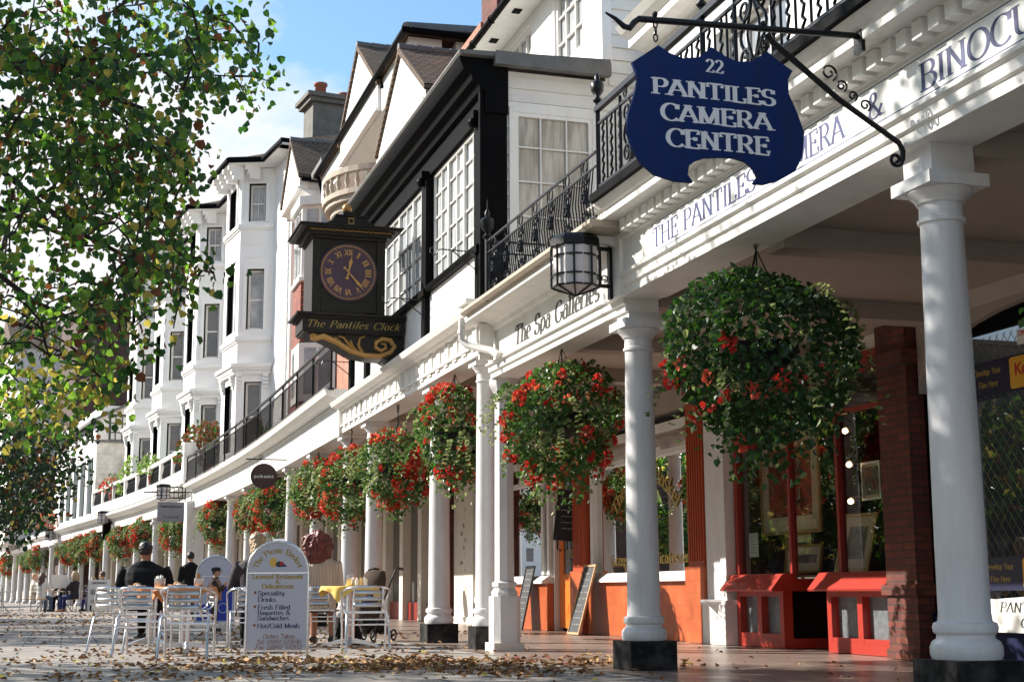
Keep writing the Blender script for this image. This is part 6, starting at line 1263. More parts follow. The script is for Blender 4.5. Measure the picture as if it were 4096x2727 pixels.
# ================================================================ people
def grow(parts, name, m, parent, voxel=.014, it=4):
    o = parts.build(name, m, parent, local=True); a = o.modifiers.new('skin', 'REMESH'); a.mode = 'VOXEL'; a.voxel_size = voxel; a.use_smooth_shade = True
    b_ = o.modifiers.new('soft', 'SMOOTH'); b_.iterations = it; b_.factor = .5; return o
def rings(mb, rows, seg=16):
    """stacked horizontal ellipses (x, y, z, rx, ry)"""
    ids = [[mb.pt(x + rx * math.cos(2 * math.pi * k / seg), y + ry * math.sin(2 * math.pi * k / seg), z) for k in range(seg)] for x, y, z, rx, ry in rows]
    for p, q in zip(ids, ids[1:]):
        for k in range(seg): mb.face([p[k], p[(k + 1) % seg], q[(k + 1) % seg], q[k]])
    mb.face(ids[0][::-1]); mb.face(ids[-1])
def person(label, loc, rz, kind='seat', k=1.0, top='blackcloth', legs='blackcloth', hair='hairblack', hairlen=0, skin='skin', arms=((.30, .10, .74, .16, .38, .80), (.30, .10, .74, .16, .38, .80)), bulk=1.0, voxel=.014, turn=0.0, lean=0.0, shoe='shoe', bare=False, face=False, group=None, hs=1.1, thick=.0, hw=1.0):
    """arms: elbow and wrist (x, y, z) for left (-x) and right; sitting height 1.35 or standing 1.75, times k"""
    t = thing('person', label, 'person', loc, R(rz), group); zs = 1.06 if kind == 'seat' else 1.44; hp = .52 if kind == 'seat' else .93; y0 = -.04; ys = y0 + lean
    S = lambda mb: mb
    sc = lambda a, b, z: Vector((a * k, b * k, z * k)); c_, s_ = math.cos(R(turn)), math.sin(R(turn)); hz = zs + .055
    hd = lambda a, b, z: Vector(((a * c_ - b * s_) * k * hs, (ys + .03 + (a * s_ + b * c_) * hs) * k, (hz + z * hs) * k))
    sh = (.165 if thick else .185) * bulk
    def torso(mb, e):
        rings(mb, [(0, y0, hp - .06, .165 * bulk + e, .12 * bulk + e), (0, y0, hp + .05, .17 * bulk + e, .125 * bulk + e), (0, y0 + lean * .3, hp + .20, .148 * bulk + e, .105 * bulk + e), (0, y0 + lean * .6, hp + .34, .165 * bulk + e, .115 * bulk + e), (0, ys, zs - .08, .18 * bulk + e, .105 * bulk + e), (0, ys, zs - .02, .165 * bulk + e, .095 + e), (0, ys, zs + .015, .125 * bulk + e, .085 + e), (0, ys + .003, zs + .045, .085 * bulk + e, .07 + e), (0, ys + .01, zs + .085, .062 + e, .062 + e)])
    def arm(mb, e, cut):
        for sg, (ex, ey, ez, wx, wy, wz) in zip((-1, 1), arms):
            p = [(sg * sh, ys, zs - .035), (sg * (sh + ex) * .5, ys + (ey - ys) * .5, (zs + ez) / 2), (sg * ex, ey, ez), (sg * (ex + (wx - ex) * .5), (ey + wy) / 2, (ez + wz) / 2), (sg * (ex + (wx - ex) * cut), ey + (wy - ey) * cut, ez + (wz - ez) * cut)]
            mb.tube([(a, b, z) for a, b, z in p], [(.060 + e + (thick if e else 0)) * k, (.052 + e + (thick if e else 0)) * k, (.043 + e + (thick if e else 0) * .8) * k, (.040 + e + (thick if e else 0) * .5) * k, (.030 + e) * k], 10)
    def leg(mb, e, z0=.07):
        for sg in (-1, 1):
            if kind == 'seat': p = [(sg * .09, y0, .52), (sg * .11, .22, .51), (sg * .12, .42, .49), (sg * .12, .43, .28), (sg * .12, .42, z0)]
            else: p = [(sg * .085, y0, hp), (sg * .09, y0 + .01, .68), (sg * .09, y0 + .015, .48), (sg * .092, y0, .27), (sg * .095, y0 - .01, z0)]
            mb.tube(p, [(q + e) * k for q in (.085, .075, .058, .052, .04)], 10)
    b_ = MB(sc); torso(b_, 0); arm(b_, 0, 1.0); leg(b_, 0)
    b_.tube([(0, ys, zs), (0, ys + .02, zs + .12)], .056 * k, 10)
    for sg, (ex, ey, ez, wx, wy, wz) in zip((-1, 1), arms):
        d = Vector((sg * (wx - ex), wy - ey, wz - ez)).normalized(); w = Vector((sg * wx, wy, wz)); sx = d.cross(Vector((0, 0, 1))); sx = sx.normalized() if sx.length > .1 else Vector((1, 0, 0)); dn = sx.cross(d)
        b_.tube([tuple(w), tuple(w + d * .04), tuple(w + d * .085)], [.026 * k, .034 * k, .032 * k], 8)
        for i in range(4): f0 = w + d * .08 + sx * (-.027 + .018 * i); l = (.062, .072, .068, .052)[i]; b_.tube([tuple(f0), tuple(f0 + d * l * .5 - dn * .006), tuple(f0 + d * l * .85 - dn * .026)], .0095 * k, 6)
        f0 = w + d * .03 - sx * .03 * sg; b_.tube([tuple(f0), tuple(f0 - sx * .025 * sg + d * .03), tuple(f0 - sx * .03 * sg + d * .055)], .0105 * k, 6)
    for sg in (-1, 1): yy = .42 if kind == 'seat' else y0; b_.tube([(sg * .12, yy - .03, .05), (sg * .125, yy + .15, .035)], .038 * k, 8)
    H = MB(hd); rings(H, [(0, .0, .02, .045, .05), (0, .015, .055, .06, .075), (0, .015, .10, .07, .09), (0, .01, .15, .077, .096), (0, .0, .20, .076, .095), (0, -.005, .235, .058, .075), (0, -.005, .252, .02, .03)])
    H.tube([(0, .095, .165), (0, .118, .135), (0, .105, .122)], [.012 * k, .015 * k, .012 * k], 6); H.tube([(-.025, .092, .088), (.025, .092, .088)], .010 * k, 6)
    for sg in (-1, 1): H.tube([(sg * .076, -.005, .165), (sg * .086, -.012, .15), (sg * .078, -.002, .115)], [.014 * k, .016 * k, .010 * k], 6)
    off = len(b_.v); b_.v += H.v; b_.f += [[i + off for i in f] for f in H.f]; b_.mi += H.mi
    grow(b_, 'body', skin, t, voxel)
    if face:
        x = MB(hd)
        for sg in (-1, 1): x.ball(sg * .031, .092, .15, .010, 8)
        x.build('eyes', 'shoe', t, local=True)
    j = MB(sc); torso(j, .022); arm(j, .018, .93)
    if kind == 'seat': rings(j, [(0, y0 + .01, hp - .10, .185 * bulk, .15 * bulk), (0, y0, hp + .06, .19 * bulk, .145 * bulk)])
    grow(j, 'jacket', top, t, voxel, 2)
    if not bare:
        l = MB(sc); leg(l, .018, .09); rings(l, [(0, y0, hp - .09, .165, .13), (0, y0, hp + .06, .165, .13)]); grow(l, 'trousers', legs, t, voxel, 3)
    else:
        l = MB(sc)
        for sg in (-1, 1): l.tube([(sg * .08, y0, .53), (sg * .10, .2, .52), (sg * .115, .44, .50)], [.12 * k, .105 * k, .09 * k], 10)
        rings(l, [(0, y0, hp - .12, .19, .15), (0, y0, hp + .05, .18, .14)]); grow(l, 'skirt', legs, t, voxel, 3)
    for sg in (-1, 1):
        yy = .42 if kind == 'seat' else y0; s2 = MB(sc); s2.tube([(sg * .12, yy - .06, .05), (sg * .122, yy + .0, .055), (sg * .125, yy + .1, .045), (sg * .128, yy + .19, .035)], [.042 * k, .05 * k, .045 * k, .034 * k], 10); s2.build('shoe', shoe, t, smooth=True, local=True)
    h = MB(hd); n0 = .145 if hairlen == 0 else .10
    rings(h, [(0, -.035, n0 - .04, .066, .066), (0, -.030, n0, .082, .080), (0, -.02, .18, .090, .092), (0, -.012, .22, .086, .096), (0, -.005, .258, .066, .082), (0, -.005, .28, .03, .04)])
    if hairlen:
        for i in range(13 if hairlen < 2 else 9):
            a = R(170 + 200 * i / 12) if hairlen < 2 else R(200 + 140 * i / 8); L_ = .10 * hairlen; x0, y1 = .085 * math.cos(a), -.015 + .085 * math.sin(a)
            h.tube([(x0 * .9, y1 * .9, .22), (x0 * 1.12 * hw, y1 * 1.1 - .01, .13), (x0 * (1.22 if hairlen < 2 else 1.0) * hw, y1 * 1.15 - .02, .08 - L_ * .6), (x0 * (1.0 if hairlen < 2 else .8) * hw, y1 * 1.1 - .02, .04 - L_)], [.03 * k * hw, .042 * k * hw, .044 * k * hw, .022 * k * hw], 8)
    if hairlen > 1:
        rg = random.Random(6)
        for i in range(34 if hairlen < 2 else 10):
            a = rg.uniform(0, 6.28); e = rg.uniform(-.5, .9); q = .115 * hw; c = Vector((q * math.cos(a) * math.cos(e * .8), -.02 + q * math.sin(a) * math.cos(e * .8) * .9, .12 + .13 * e)); d = Vector((math.cos(a) * .5, math.sin(a) * .5, -.8)); h.tube([tuple(c - d * .05), tuple(c + Vector((math.cos(a), math.sin(a), 0)) * .022), tuple(c + d * .06), tuple(c + d * .08 - Vector((math.cos(a), math.sin(a), 0)) * .02)], [.018, .024, .018, .008], 6)
    g = grow(h, 'hair', hair, t, .009, 1 if hairlen > 1 else 2); d_ = g.modifiers.new('locks', 'DISPLACE'); tx = bpy.data.textures.get('locks') or bpy.data.textures.new('locks', 'CLOUDS'); tx.noise_scale = .03; d_.texture = tx; d_.strength = .030 if hairlen else .018; d_.mid_level = .4
    return t
person('man in black seen from behind, seated with elbows out', (-5.44, 21.25, 0), 0, top='blackcloth', legs='blackcloth', bulk=1.6, arms=((.36, .04, .80, .22, .32, .80), (.36, .04, .80, .22, .32, .80)), lean=.05, skin='skin2', hs=1.12, thick=.028)
person('blond person in navy jacket seated half behind the menu board', (-3.26, 18.3, 0), 12, top='navycloth', legs='blackcloth', hair='hairblond', hairlen=0.5, hw=.55, bulk=1.2, thick=.012, hs=1.12)
wm = person('woman with wavy auburn hair in cream cable knit, seen from behind', (-2.58, 18.95, 0), -4, k=1.03, top='whitecloth', legs='blackcloth', hair='hairred', hairlen=1.3, hs=1.15, hw=1.2, bulk=1.4, thick=.02, bare=True, skin='skin2', arms=((.27, .02, .72, .14, .26, .70), (.27, .02, .72, .14, .26, .70)))
knit = mat('cream_cable_knit', (0.68, 0.53, 0.41), 0.95); nt_ = knit.node_tree; wv = nt_.nodes.new('ShaderNodeTexWave'); wv.inputs['Scale'].default_value = 9; wv.inputs['Distortion'].default_value = 1.2; wv.inputs['Detail Scale'].default_value = 6; tcn = nt_.nodes.new('ShaderNodeTexCoord'); bmp = nt_.nodes.new('ShaderNodeBump'); bmp.inputs['Strength'].default_value = 1.0; bmp.inputs['Distance'].default_value = .02
nt_.links.new(tcn.outputs['Object'], wv.inputs[0]); nt_.links.new(wv.outputs['Fac'], bmp.inputs['Height']); nt_.links.new(bmp.outputs[0], nt_.nodes['Principled BSDF'].inputs['Normal']); M['knit'] = knit
for c in wm.children:
    if c.name.startswith('jacket'): c.data.materials[0] = knit
boy = person('small boy in flat cap and padded waistcoat, standing in profile', (-5.27, 25.6, 0), -90, 'stand', k=.62, top='browncloth', legs='browncloth', hair='hairbrown', hairlen=0, bulk=1.15, arms=((.22, .12, 1.12, .08, .24, 1.32), (.22, .12, 1.12, .10, .26, 1.28)), voxel=.011, face=True)
x = MB(lambda a, b, z: Vector((a * .62, b * .62, z * .62))); rings(x, [(0, -.04, .86, .25, .20), (0, -.04, 1.0, .26, .21), (0, -.04, 1.2, .262, .20), (0, -.04, 1.36, .262, .18), (0, -.04, 1.44, .19, .13), (0, -.035, 1.48, .11, .10)]); grow(x, 'waistcoat', 'taupecloth', boy, .011, 2)
x = MB(lambda a, b, z: Vector((a * .62, (b - .01) * .62, (1.52 + z) * .62))); rings(x, [(0, -.01, .165, .092, .112), (0, -.015, .20, .115, .135), (0, -.01, .245, .118, .135), (0, -.005, .275, .09, .105), (0, -.005, .29, .03, .03)]); x.prism([(-.075, .172), (.075, .172), (.075, .19), (-.075, .19)], .08, .20); grow(x, 'flat_cap', 'navycloth', boy, .009, 2)
person('dark coated figure standing in the shade of the arcade', (-8.3, 37.0, 0), 20, 'stand', k=.95, top='blackcloth', legs='blackcloth', bulk=1.2)
CG = None
person('bald man in beige shirt at the far cafe, facing right', (-18.0, 54.3, 0), -70, top='cream', legs='cream', hair='skin', group=CG)
person('woman with long dark hair and white jumper at the far cafe', (-17.3, 53.0, 0), -15, top='whitecloth', legs='denim', hair='hairbrown', hairlen=2.2, group=CG)
person('man in sunglasses and dark jacket facing the camera at the far cafe', (-17.2, 55.2, 0), 165, top='blackcloth', legs='blackcloth', face=True, skin='skin2', group=CG)
old = person('grey haired woman in navy jacket and blue trousers reading a newspaper', (-16.2, 53.2, 0), 75, k=1.04, top='navycloth', legs='bluecloth', hair='hairblond', hairlen=.7, group=CG, shoe='skin')
person('child in blue top beyond the newspaper at the far cafe', (-16.2, 55.6, 0), 150, k=.9, top='bluecloth', legs='bluecloth', hair='hairblond', face=True, group=CG)
person('dark haired person in green beside the white sandwich board', (-15.75, 55.2, 0), 60, k=1.05, top='greencloth', legs='blackcloth', hair='hairbrown', group=CG)
r = thing('newspaper', 'open newspaper held by the grey haired woman', 'newspaper', (-16.7, 53.35, .85)); x = MB(ID)
for a, b in ((-.36, .0), (.0, .36)):
    for i in range(6): t0, t1 = a + (b - a) * i / 6, a + (b - a) * (i + 1) / 6; z = lambda q: .06 * math.cos(q * 8); x.quad([(t0 * .6, t0 * .8 + z(t0), .0), (t1 * .6, t1 * .8 + z(t1), .0), (t1 * .6 - .08, t1 * .8 + z(t1), .5), (t0 * .6 - .08, t0 * .8 + z(t0), .5)])
x.build('pages', 'paper', r, local=True)
# far cafe furniture
def far_chair(label):
    t = thing('metal_chair', label, 'chair', (0, 0, 0), 0, 'pale metal chairs of the far cafe'); x = MB(ID)
    for sg in (1, -1): x.tube([(sg * .2, -.2, 0), (sg * .2, -.2, .95)], .012, 5); x.tube([(sg * .2, .2, 0), (sg * .2, .2, .45)], .012, 5)
    x.tube([(-.2, -.2, .95), (.2, -.2, .95)], .012, 5); x.tube([(-.2, -.2, .80), (.2, -.2, .80)], .01, 5); x.tube([(-.2, -.2, .65), (.2, -.2, .65)], .01, 5); x.tube([(-.2, -.2, .2), (.2, -.2, .2)], .008, 5); x.tube([(-.2 + i * .1, -.2, .8 + .15 * (i % 2)) for i in range(5)], .007, 4); x.build('frame', 'greymetal', t, local=True)
    x = MB(ID); x.box(-.21, .21, -.2, .21, .44, .465); x.build('seat', 'wood', t, local=True); return t
fc0 = far_chair('metal chair under the grey haired newspaper reader'); fc0.location = (-16.0, 53.2, 0); fc0.rotation_euler = (0, 0, R(75))
for x_, y_, a, lb in ((-17.3, 52.75, -15, 'metal chair under the long haired woman in white'), (-18.3, 54.2, -70, 'metal chair under the bald man in beige'), (-18.3, 51.2, 10, 'empty metal chair left of the long haired woman'), (-19.0, 52.2, -20, 'empty metal chair at the far left table'), (-19.8, 52.0, 100, 'empty metal chair cut by the left edge of the view'), (-17.2, 55.5, 165, 'metal chair under the man in sunglasses'), (-16.2, 55.9, 150, 'metal chair under the child in blue'), (-15.65, 55.4, 60, 'metal chair under the person in green')):
    dup(fc0, (x_, y_, 0), R(a), lb)
def far_table(label):
    t = thing('metal_table', label, 'table', (0, 0, 0), 0, 'pale tables of the far cafe'); x = MB(ID); x.lathe(0, 0, [(.45, .72), (.46, .73), (.46, .75), (.44, .755)], 20); x.build('table_top', 'stone', t, local=True); x = MB(ID)
    for i in range(3): a = i * 2.09; x.tube([(.06 * math.cos(a), .06 * math.sin(a), .72), (.08 * math.cos(a), .08 * math.sin(a), .3), (.34 * math.cos(a), .34 * math.sin(a), 0)], .02, 6)
    x.build('legs', 'greymetal', t, local=True); return t
ft0 = far_table('pale table between bald man and man in sunglasses'); ft0.location = (-17.6, 54.1, 0)
for x_, y_, lb in ((-16.9, 54.3, 'pale table in front of the newspaper reader'), (-18.9, 53.2, 'empty pale table left of the far group'), (-20.4, 53.0, 'pale table at the left edge of the view')): dup(ft0, (x_, y_, 0), 0, lb)
for x_, y_, lb in ((-18.8, 53.1, 'water glass on the empty far table'), (-17.0, 54.2, 'glass on the table by the newspaper reader')):
    r = thing('water_glass', lb, 'glass', (x_, y_, .755)); x = MB(ID); x.lathe(0, 0, [(.03, 0), (.035, .13)], 10); x.build('glass', 'clear', r, local=True)
# pushchair beyond the woman
t = thing('pushchair', 'brown folded pushchair with black handles beside the auburn haired woman', 'pushchair', (-2.02, 20.1, 0), R(-25)); x = MB(ID)
x.tube([(-.22, -.25, .05), (-.22, .0, .5), (-.22, .38, .98), (-.2, .5, 1.0)], .013, 6); x.tube([(.22, -.25, .05), (.22, .0, .5), (.22, .38, .98), (.2, .5, 1.0)], .013, 6); x.tube([(-.22, .3, .06), (-.22, -.1, .55), (-.2, -.3, .62)], .012, 6); x.tube([(.22, .3, .06), (.22, -.1, .55), (.2, -.3, .62)], .012, 6); x.tube([(-.2, .5, 1.0), (-.2, .62, .99)], .02, 6); x.tube([(.2, .5, 1.0), (.2, .62, .99)], .02, 6); x.build('frame', 'shoe', t, local=True)
x = MB(ID); rings(x, [(0, -.1, .3, .17, .14), (0, 0, .45, .2, .22), (0, .05, .65, .2, .2), (0, .15, .85, .19, .13), (0, .2, .97, .15, .06)]); grow(x, 'seat_fabric', 'browncloth', t, .018, 2)
for sx in (-.24, .24):
    for sy in (-.25, .3): x = MB(ID); x.tube([(sx, sy + .07 * math.cos(i * .524), .085 + .07 * math.sin(i * .524)) for i in range(12)], .014, 6, closed=True); x.tube([(sx - .01, sy, .085), (sx + .01, sy, .085)], .02, 8); x.build('wheel', 'rubber', t, local=True)
t = thing('handbag', 'black bag on the paving beside the yellow clothed table', 'bag', (-2.15, 18.9, 0)); x = MB(ID); rings(x, [(0, 0, .0, .16, .08), (0, 0, .12, .18, .09), (0, 0, .28, .12, .05)]); x.build('bag', 'blackcloth', t, smooth=True, local=True); x = MB(ID); x.tube([(-.08, 0, .27), (-.05, 0, .42), (.05, 0, .42), (.08, 0, .27)], .01, 5); x.build('strap', 'shoe', t, local=True)
# ================================================================ lime trees
NEAR=[(-3.48,10.35,3.43),(-2.41,8.83,2.8),(-3.94,10.67,2.54),(-3.41,11.64,2.71),(-3.19,11.67,5.25),(-2.2,8.82,2.67),(-2.48,10.01,3.18),(-4.26,11.63,2.61),(-3.52,11.5,2.81),(-3.52,9.58,4.49),(-3.02,11.04,4.46),(-3.59,11.43,4.41),(-3.42,12.8,5.64),(-2.66,9.56,2.71),(-4.29,12.77,6.05),(-2.66,12.5,5.83),(-3.12,9.97,4.59),(-3.21,8.72,2.81),(-3.32,12.9,4.98),(-3.14,8.66,2.83),(-3.99,11.55,4.25),(-4.61,12.84,6.17),(-4.29,13.53,2.54),(-3.48,11.1,3.92),(-3.01,11.3,3.49),(-3.54,12.1,4.32),(-4.56,13.39,5.27),(-2.47,8.56,2.94),(-2.63,8.6,2.87),(-2.38,8.8,2.77),(-3.23,11.9,4.13),(-3.83,12.19,3.3),(-4.54,11.88,5.69),(-3.02,10.1,3.21),(-3.3,10.35,4.19),(-2.9,10.39,4.24),(-2.85,11.35,5.59),(-3.54,10.57,2.63),(-4.16,11.99,4.28),(-3.7,10.17,4.1),(-2.4,10.18,4.61),(-2.78,9.1,4.03),(-3.66,12.53,5.43),(-2.36,9.89,4.45),(-2.99,12.53,3.62),(-3.23,9.96,4.65),(-3.39,10.6,3.92),(-3.08,10.2,2.2),(-4.97,13.46,2.6),(-4.46,13.27,3.37),(-2.63,9.95,3.4),(-2.86,8.84,3.92),(-3.52,12.55,5.04),(-4.58,12.62,2.63),(-3.81,10.27,2.77),(-3.61,11.12,3.22),(-3.69,12.25,2.44),(-4.14,12.81,5.28),(-3.24,11.08,2.8),(-4.32,12.58,4.06),(-4.69,13.65,3.25),(-4.79,12.81,3.74),(-3.68,9.84,4.15),(-3.14,10.86,3.98),(-2.2,8.77,4.55),(-3.21,8.84,4.22),(-3.66,10.08,3.49),(-3.83,11.73,4.52),(-2.64,9.46,3.74),(-3.69,11.28,5.2),(-2.29,8.9,3.5),(-4.03,11.52,4.37),(-3.07,12.51,4.65),(-2.82,10.36,3.8),(-3.08,10.6,2.97),(-2.53,9.73,3.51),(-2.51,8.86,2.61),(-3.95,12.9,4.59),(-3.04,9.12,3.33),(-3.07,12.94,3.63),(-2.93,12.17,3.43),(-3.28,11.44,5.34),(-4.75,12.37,5.56),(-3.4,9.0,4.38),(-1.99,8.62,3.97),(-3.03,12.72,5.78),(-3.57,13.79,3.09),(-2.66,9.66,2.48),(-3.19,12.24,5.65),(-2.26,10.12,4.94),(-2.94,10.59,2.56),(-4.07,11.58,4.85),(-2.59,10.34,3.91),(-3.31,10.59,4.14),(-4.86,13.37,4.42),(-3.1,10.22,2.74),(-3.22,12.53,3.17),(-3.39,11.71,4.01),(-2.05,8.98,4.2),(-3.51,12.09,4.28),(-3.32,9.5,4.04),(-2.71,9.66,3.95),(-3.42,10.57,2.95),(-2.9,8.62,3.87),(-2.79,9.36,3.64),(-3.95,12.37,4.84),(-4.02,11.66,2.17),(-3.5,12.67,4.35),(-3.74,12.78,3.37),(-4.07,13.3,3.42),(-2.92,9.67,4.22),(-3.37,13.29,3.66),(-2.22,9.45,4.1),(-4.07,12.02,5.25),(-3.58,10.91,2.49),(-2.7,8.93,2.53),(-3.85,10.81,2.58),(-3.75,11.88,3.7),(-4.06,10.68,4.23),(-3.42,11.43,4.94),(-2.86,9.87,4.65),(-3.48,12.94,5.91),(-3.0,13.21,6.08),(-4.0,12.91,3.19),(-3.82,11.77,3.32),(-2.38,9.07,3.11),(-3.57,12.09,4.63),(-2.46,9.41,3.11),(-2.5,9.4,2.92),(-3.54,10.14,2.16),(-3.65,11.49,3.1),(-3.03,10.79,3.19),(-2.91,8.84,4.07),(-3.02,11.94,3.06),(-2.49,9.83,3.86),(-2.97,9.69,2.27),(-3.64,12.34,5.13),(-3.36,10.52,4.18),(-3.12,11.09,2.84),(-2.34,9.85,4.66),(-4.56,12.39,5.7),(-2.43,9.45,4.27),(-3.99,13.17,3.36),(-2.3,9.23,2.99),(-3.5,11.14,4.89),(-2.78,9.75,4.34),(-3.13,12.52,6.08),(-3.56,11.42,3.68),(-2.32,8.51,2.45),(-2.68,10.96,3.18),(-2.74,9.47,3.44),(-3.23,11.0,5.4),(-3.04,11.33,4.04),(-4.3,12.3,3.0),(-3.59,9.67,3.82),(-4.78,13.15,4.19),(-4.0,12.63,2.75),(-4.26,12.21,2.73),(-3.18,12.53,4.8),(-3.5,11.68,3.01),(-3.27,8.89,4.48),(-3.84,10.99,4.95),(-2.74,10.61,3.52),(-2.92,10.82,4.38),(-2.35,9.4,3.6),(-3.53,11.15,4.25),(-2.38,8.51,3.81),(-3.42,10.15,2.62),(-2.9,9.55,4.28),(-3.27,9.34,3.58),(-3.55,9.34,4.47),(-2.59,8.61,4.31),(-3.64,12.02,4.39),(-3.89,10.48,3.93),(-3.83,10.49,2.1),(-3.38,9.32,3.36),(-2.49,9.12,3.67),(-3.6,9.88,2.74),(-3.21,13.16,4.5),(-3.25,9.83,4.21),(-2.43,10.22,3.12),(-4.79,13.35,3.65),(-2.45,8.65,4.49),(-3.2,8.68,4.03),(-4.76,13.0,3.69),(-3.91,11.65,2.23),(-2.23,10.02,4.99),(-4.67,12.75,5.09),(-3.66,10.17,3.88),(-4.19,12.17,3.17),(-3.86,12.4,5.22),(-2.8,9.35,3.98),(-3.06,12.05,3.64),(-2.89,9.27,3.31),(-2.84,10.83,5.38),(-2.21,8.99,2.69),(-4.11,12.39,2.82),(-3.78,12.8,2.68),(-2.86,8.86,3.52),(-3.25,9.05,3.01),(-3.51,9.7,2.94),(-4.41,11.72,5.27),(-2.75,9.65,4.9),(-3.51,12.41,4.46),(-3.23,11.91,2.93),(-3.12,8.9,4.09),(-2.08,8.62,4.16),(-2.49,10.83,5.15),(-4.1,12.27,2.85),(-3.56,13.42,3.33),(-3.4,10.73,3.33),(-4.3,12.17,2.81),(-2.71,11.2,4.86),(-2.62,8.89,2.53),(-2.83,8.86,3.2),(-2.98,10.61,2.86),(-2.54,9.57,3.03),(-2.87,8.92,3.37),(-4.55,13.15,5.78),(-3.3,11.33,2.88),(-3.32,10.33,2.18),(-3.57,9.97,2.77),(-2.5,8.7,2.73),(-3.74,12.21,4.69),(-3.84,10.56,4.31),(-4.57,12.31,5.5),(-3.21,10.06,4.59),(-3.34,11.21,3.72),(-3.35,10.78,2.51),(-3.85,13.13,2.77),(-4.15,12.53,5.22),(-4.27,11.15,5.13),(-2.55,8.75,4.07),(-3.93,11.6,2.94),(-3.78,10.66,5.35),(-3.67,11.23,5.45),(-3.55,9.74,3.99),(-3.63,10.65,5.23),(-3.51,13.06,3.61),(-2.23,9.18,3.98),(-3.43,11.98,2.79),(-2.88,8.59,4.0),(-2.87,9.35,3.24),(-4.62,13.46,3.67),(-2.93,10.26,3.84),(-3.41,11.54,2.81),(-3.42,10.56,3.56),(-4.18,11.25,3.56),(-3.59,12.05,4.89),(-2.68,11.84,5.5),(-1.97,10.24,4.85),(-1.97,10.53,4.78),(-2.03,11.29,4.87),(-2.21,11.42,4.75),(-2.21,10.79,5.25),(-1.98,9.89,4.65),(-2.33,11.34,4.93),(-2.09,9.86,4.26),(-2.34,10.27,4.39),(-2.63,11.16,4.32),(-2.47,10.13,4.05),(-2.36,10.04,3.71),(-2.73,11.4,4.02),(-2.88,11.39,3.61),(-2.26,10.13,2.99),(-2.21,10.29,3.01),(-2.32,10.06,2.83),(-2.32,9.76,2.71),(-2.42,10.0,2.54),(-2.93,11.46,2.66),(-2.64,9.66,2.14),(-2.87,9.96,2.14),(-2.78,9.9,2.15),(-2.32,9.66,3.69),(-2.64,10.55,3.62)]
HUBS=[(-4.03,12.0,4.57),(-3.19,11.5,4.06),(-3.95,11.0,5.02),(-3.16,10.5,4.82),(-2.55,10.5,4.81),(-2.92,10.8,4.46),(-3.68,12.0,3.66),(-3.11,12.0,3.43),(-4.23,12.5,2.99),(-3.56,12.5,2.91),(-4.34,12.0,3.9)]
YEL=[(-3.2,10.26,1.98),(-2.95,9.56,2.19),(-2.84,9.54,2.16),(-3.35,10.09,2.17),(-3.97,10.92,2.31),(-3.32,9.36,1.84),(-3.03,10.29,2.04),(-3.76,10.52,2.32),(-3.77,10.65,2.29),(-3.32,10.92,2.38),(-3.02,9.21,2.0),(-3.22,9.56,1.84),(-3.31,9.25,2.09),(-3.11,9.15,1.81),(-3.87,10.99,2.03),(-2.87,9.71,2.12),(-3.1,10.41,2.13),(-3.34,9.69,2.2),(-3.16,10.14,1.98),(-3.29,9.88,2.04),(-3.08,9.4,1.87),(-3.45,10.7,2.0),(-3.77,10.68,1.98),(-3.34,9.4,2.07),(-3.55,9.82,1.87),(-2.74,9.03,2.07),(-3.33,10.98,2.09),(-3.34,10.53,2.14),(-3.55,9.88,2.04),(-3.43,9.65,1.99),(-3.18,9.64,2.07),(-3.73,10.96,2.17),(-3.18,10.67,2.02),(-3.29,9.54,1.84)]
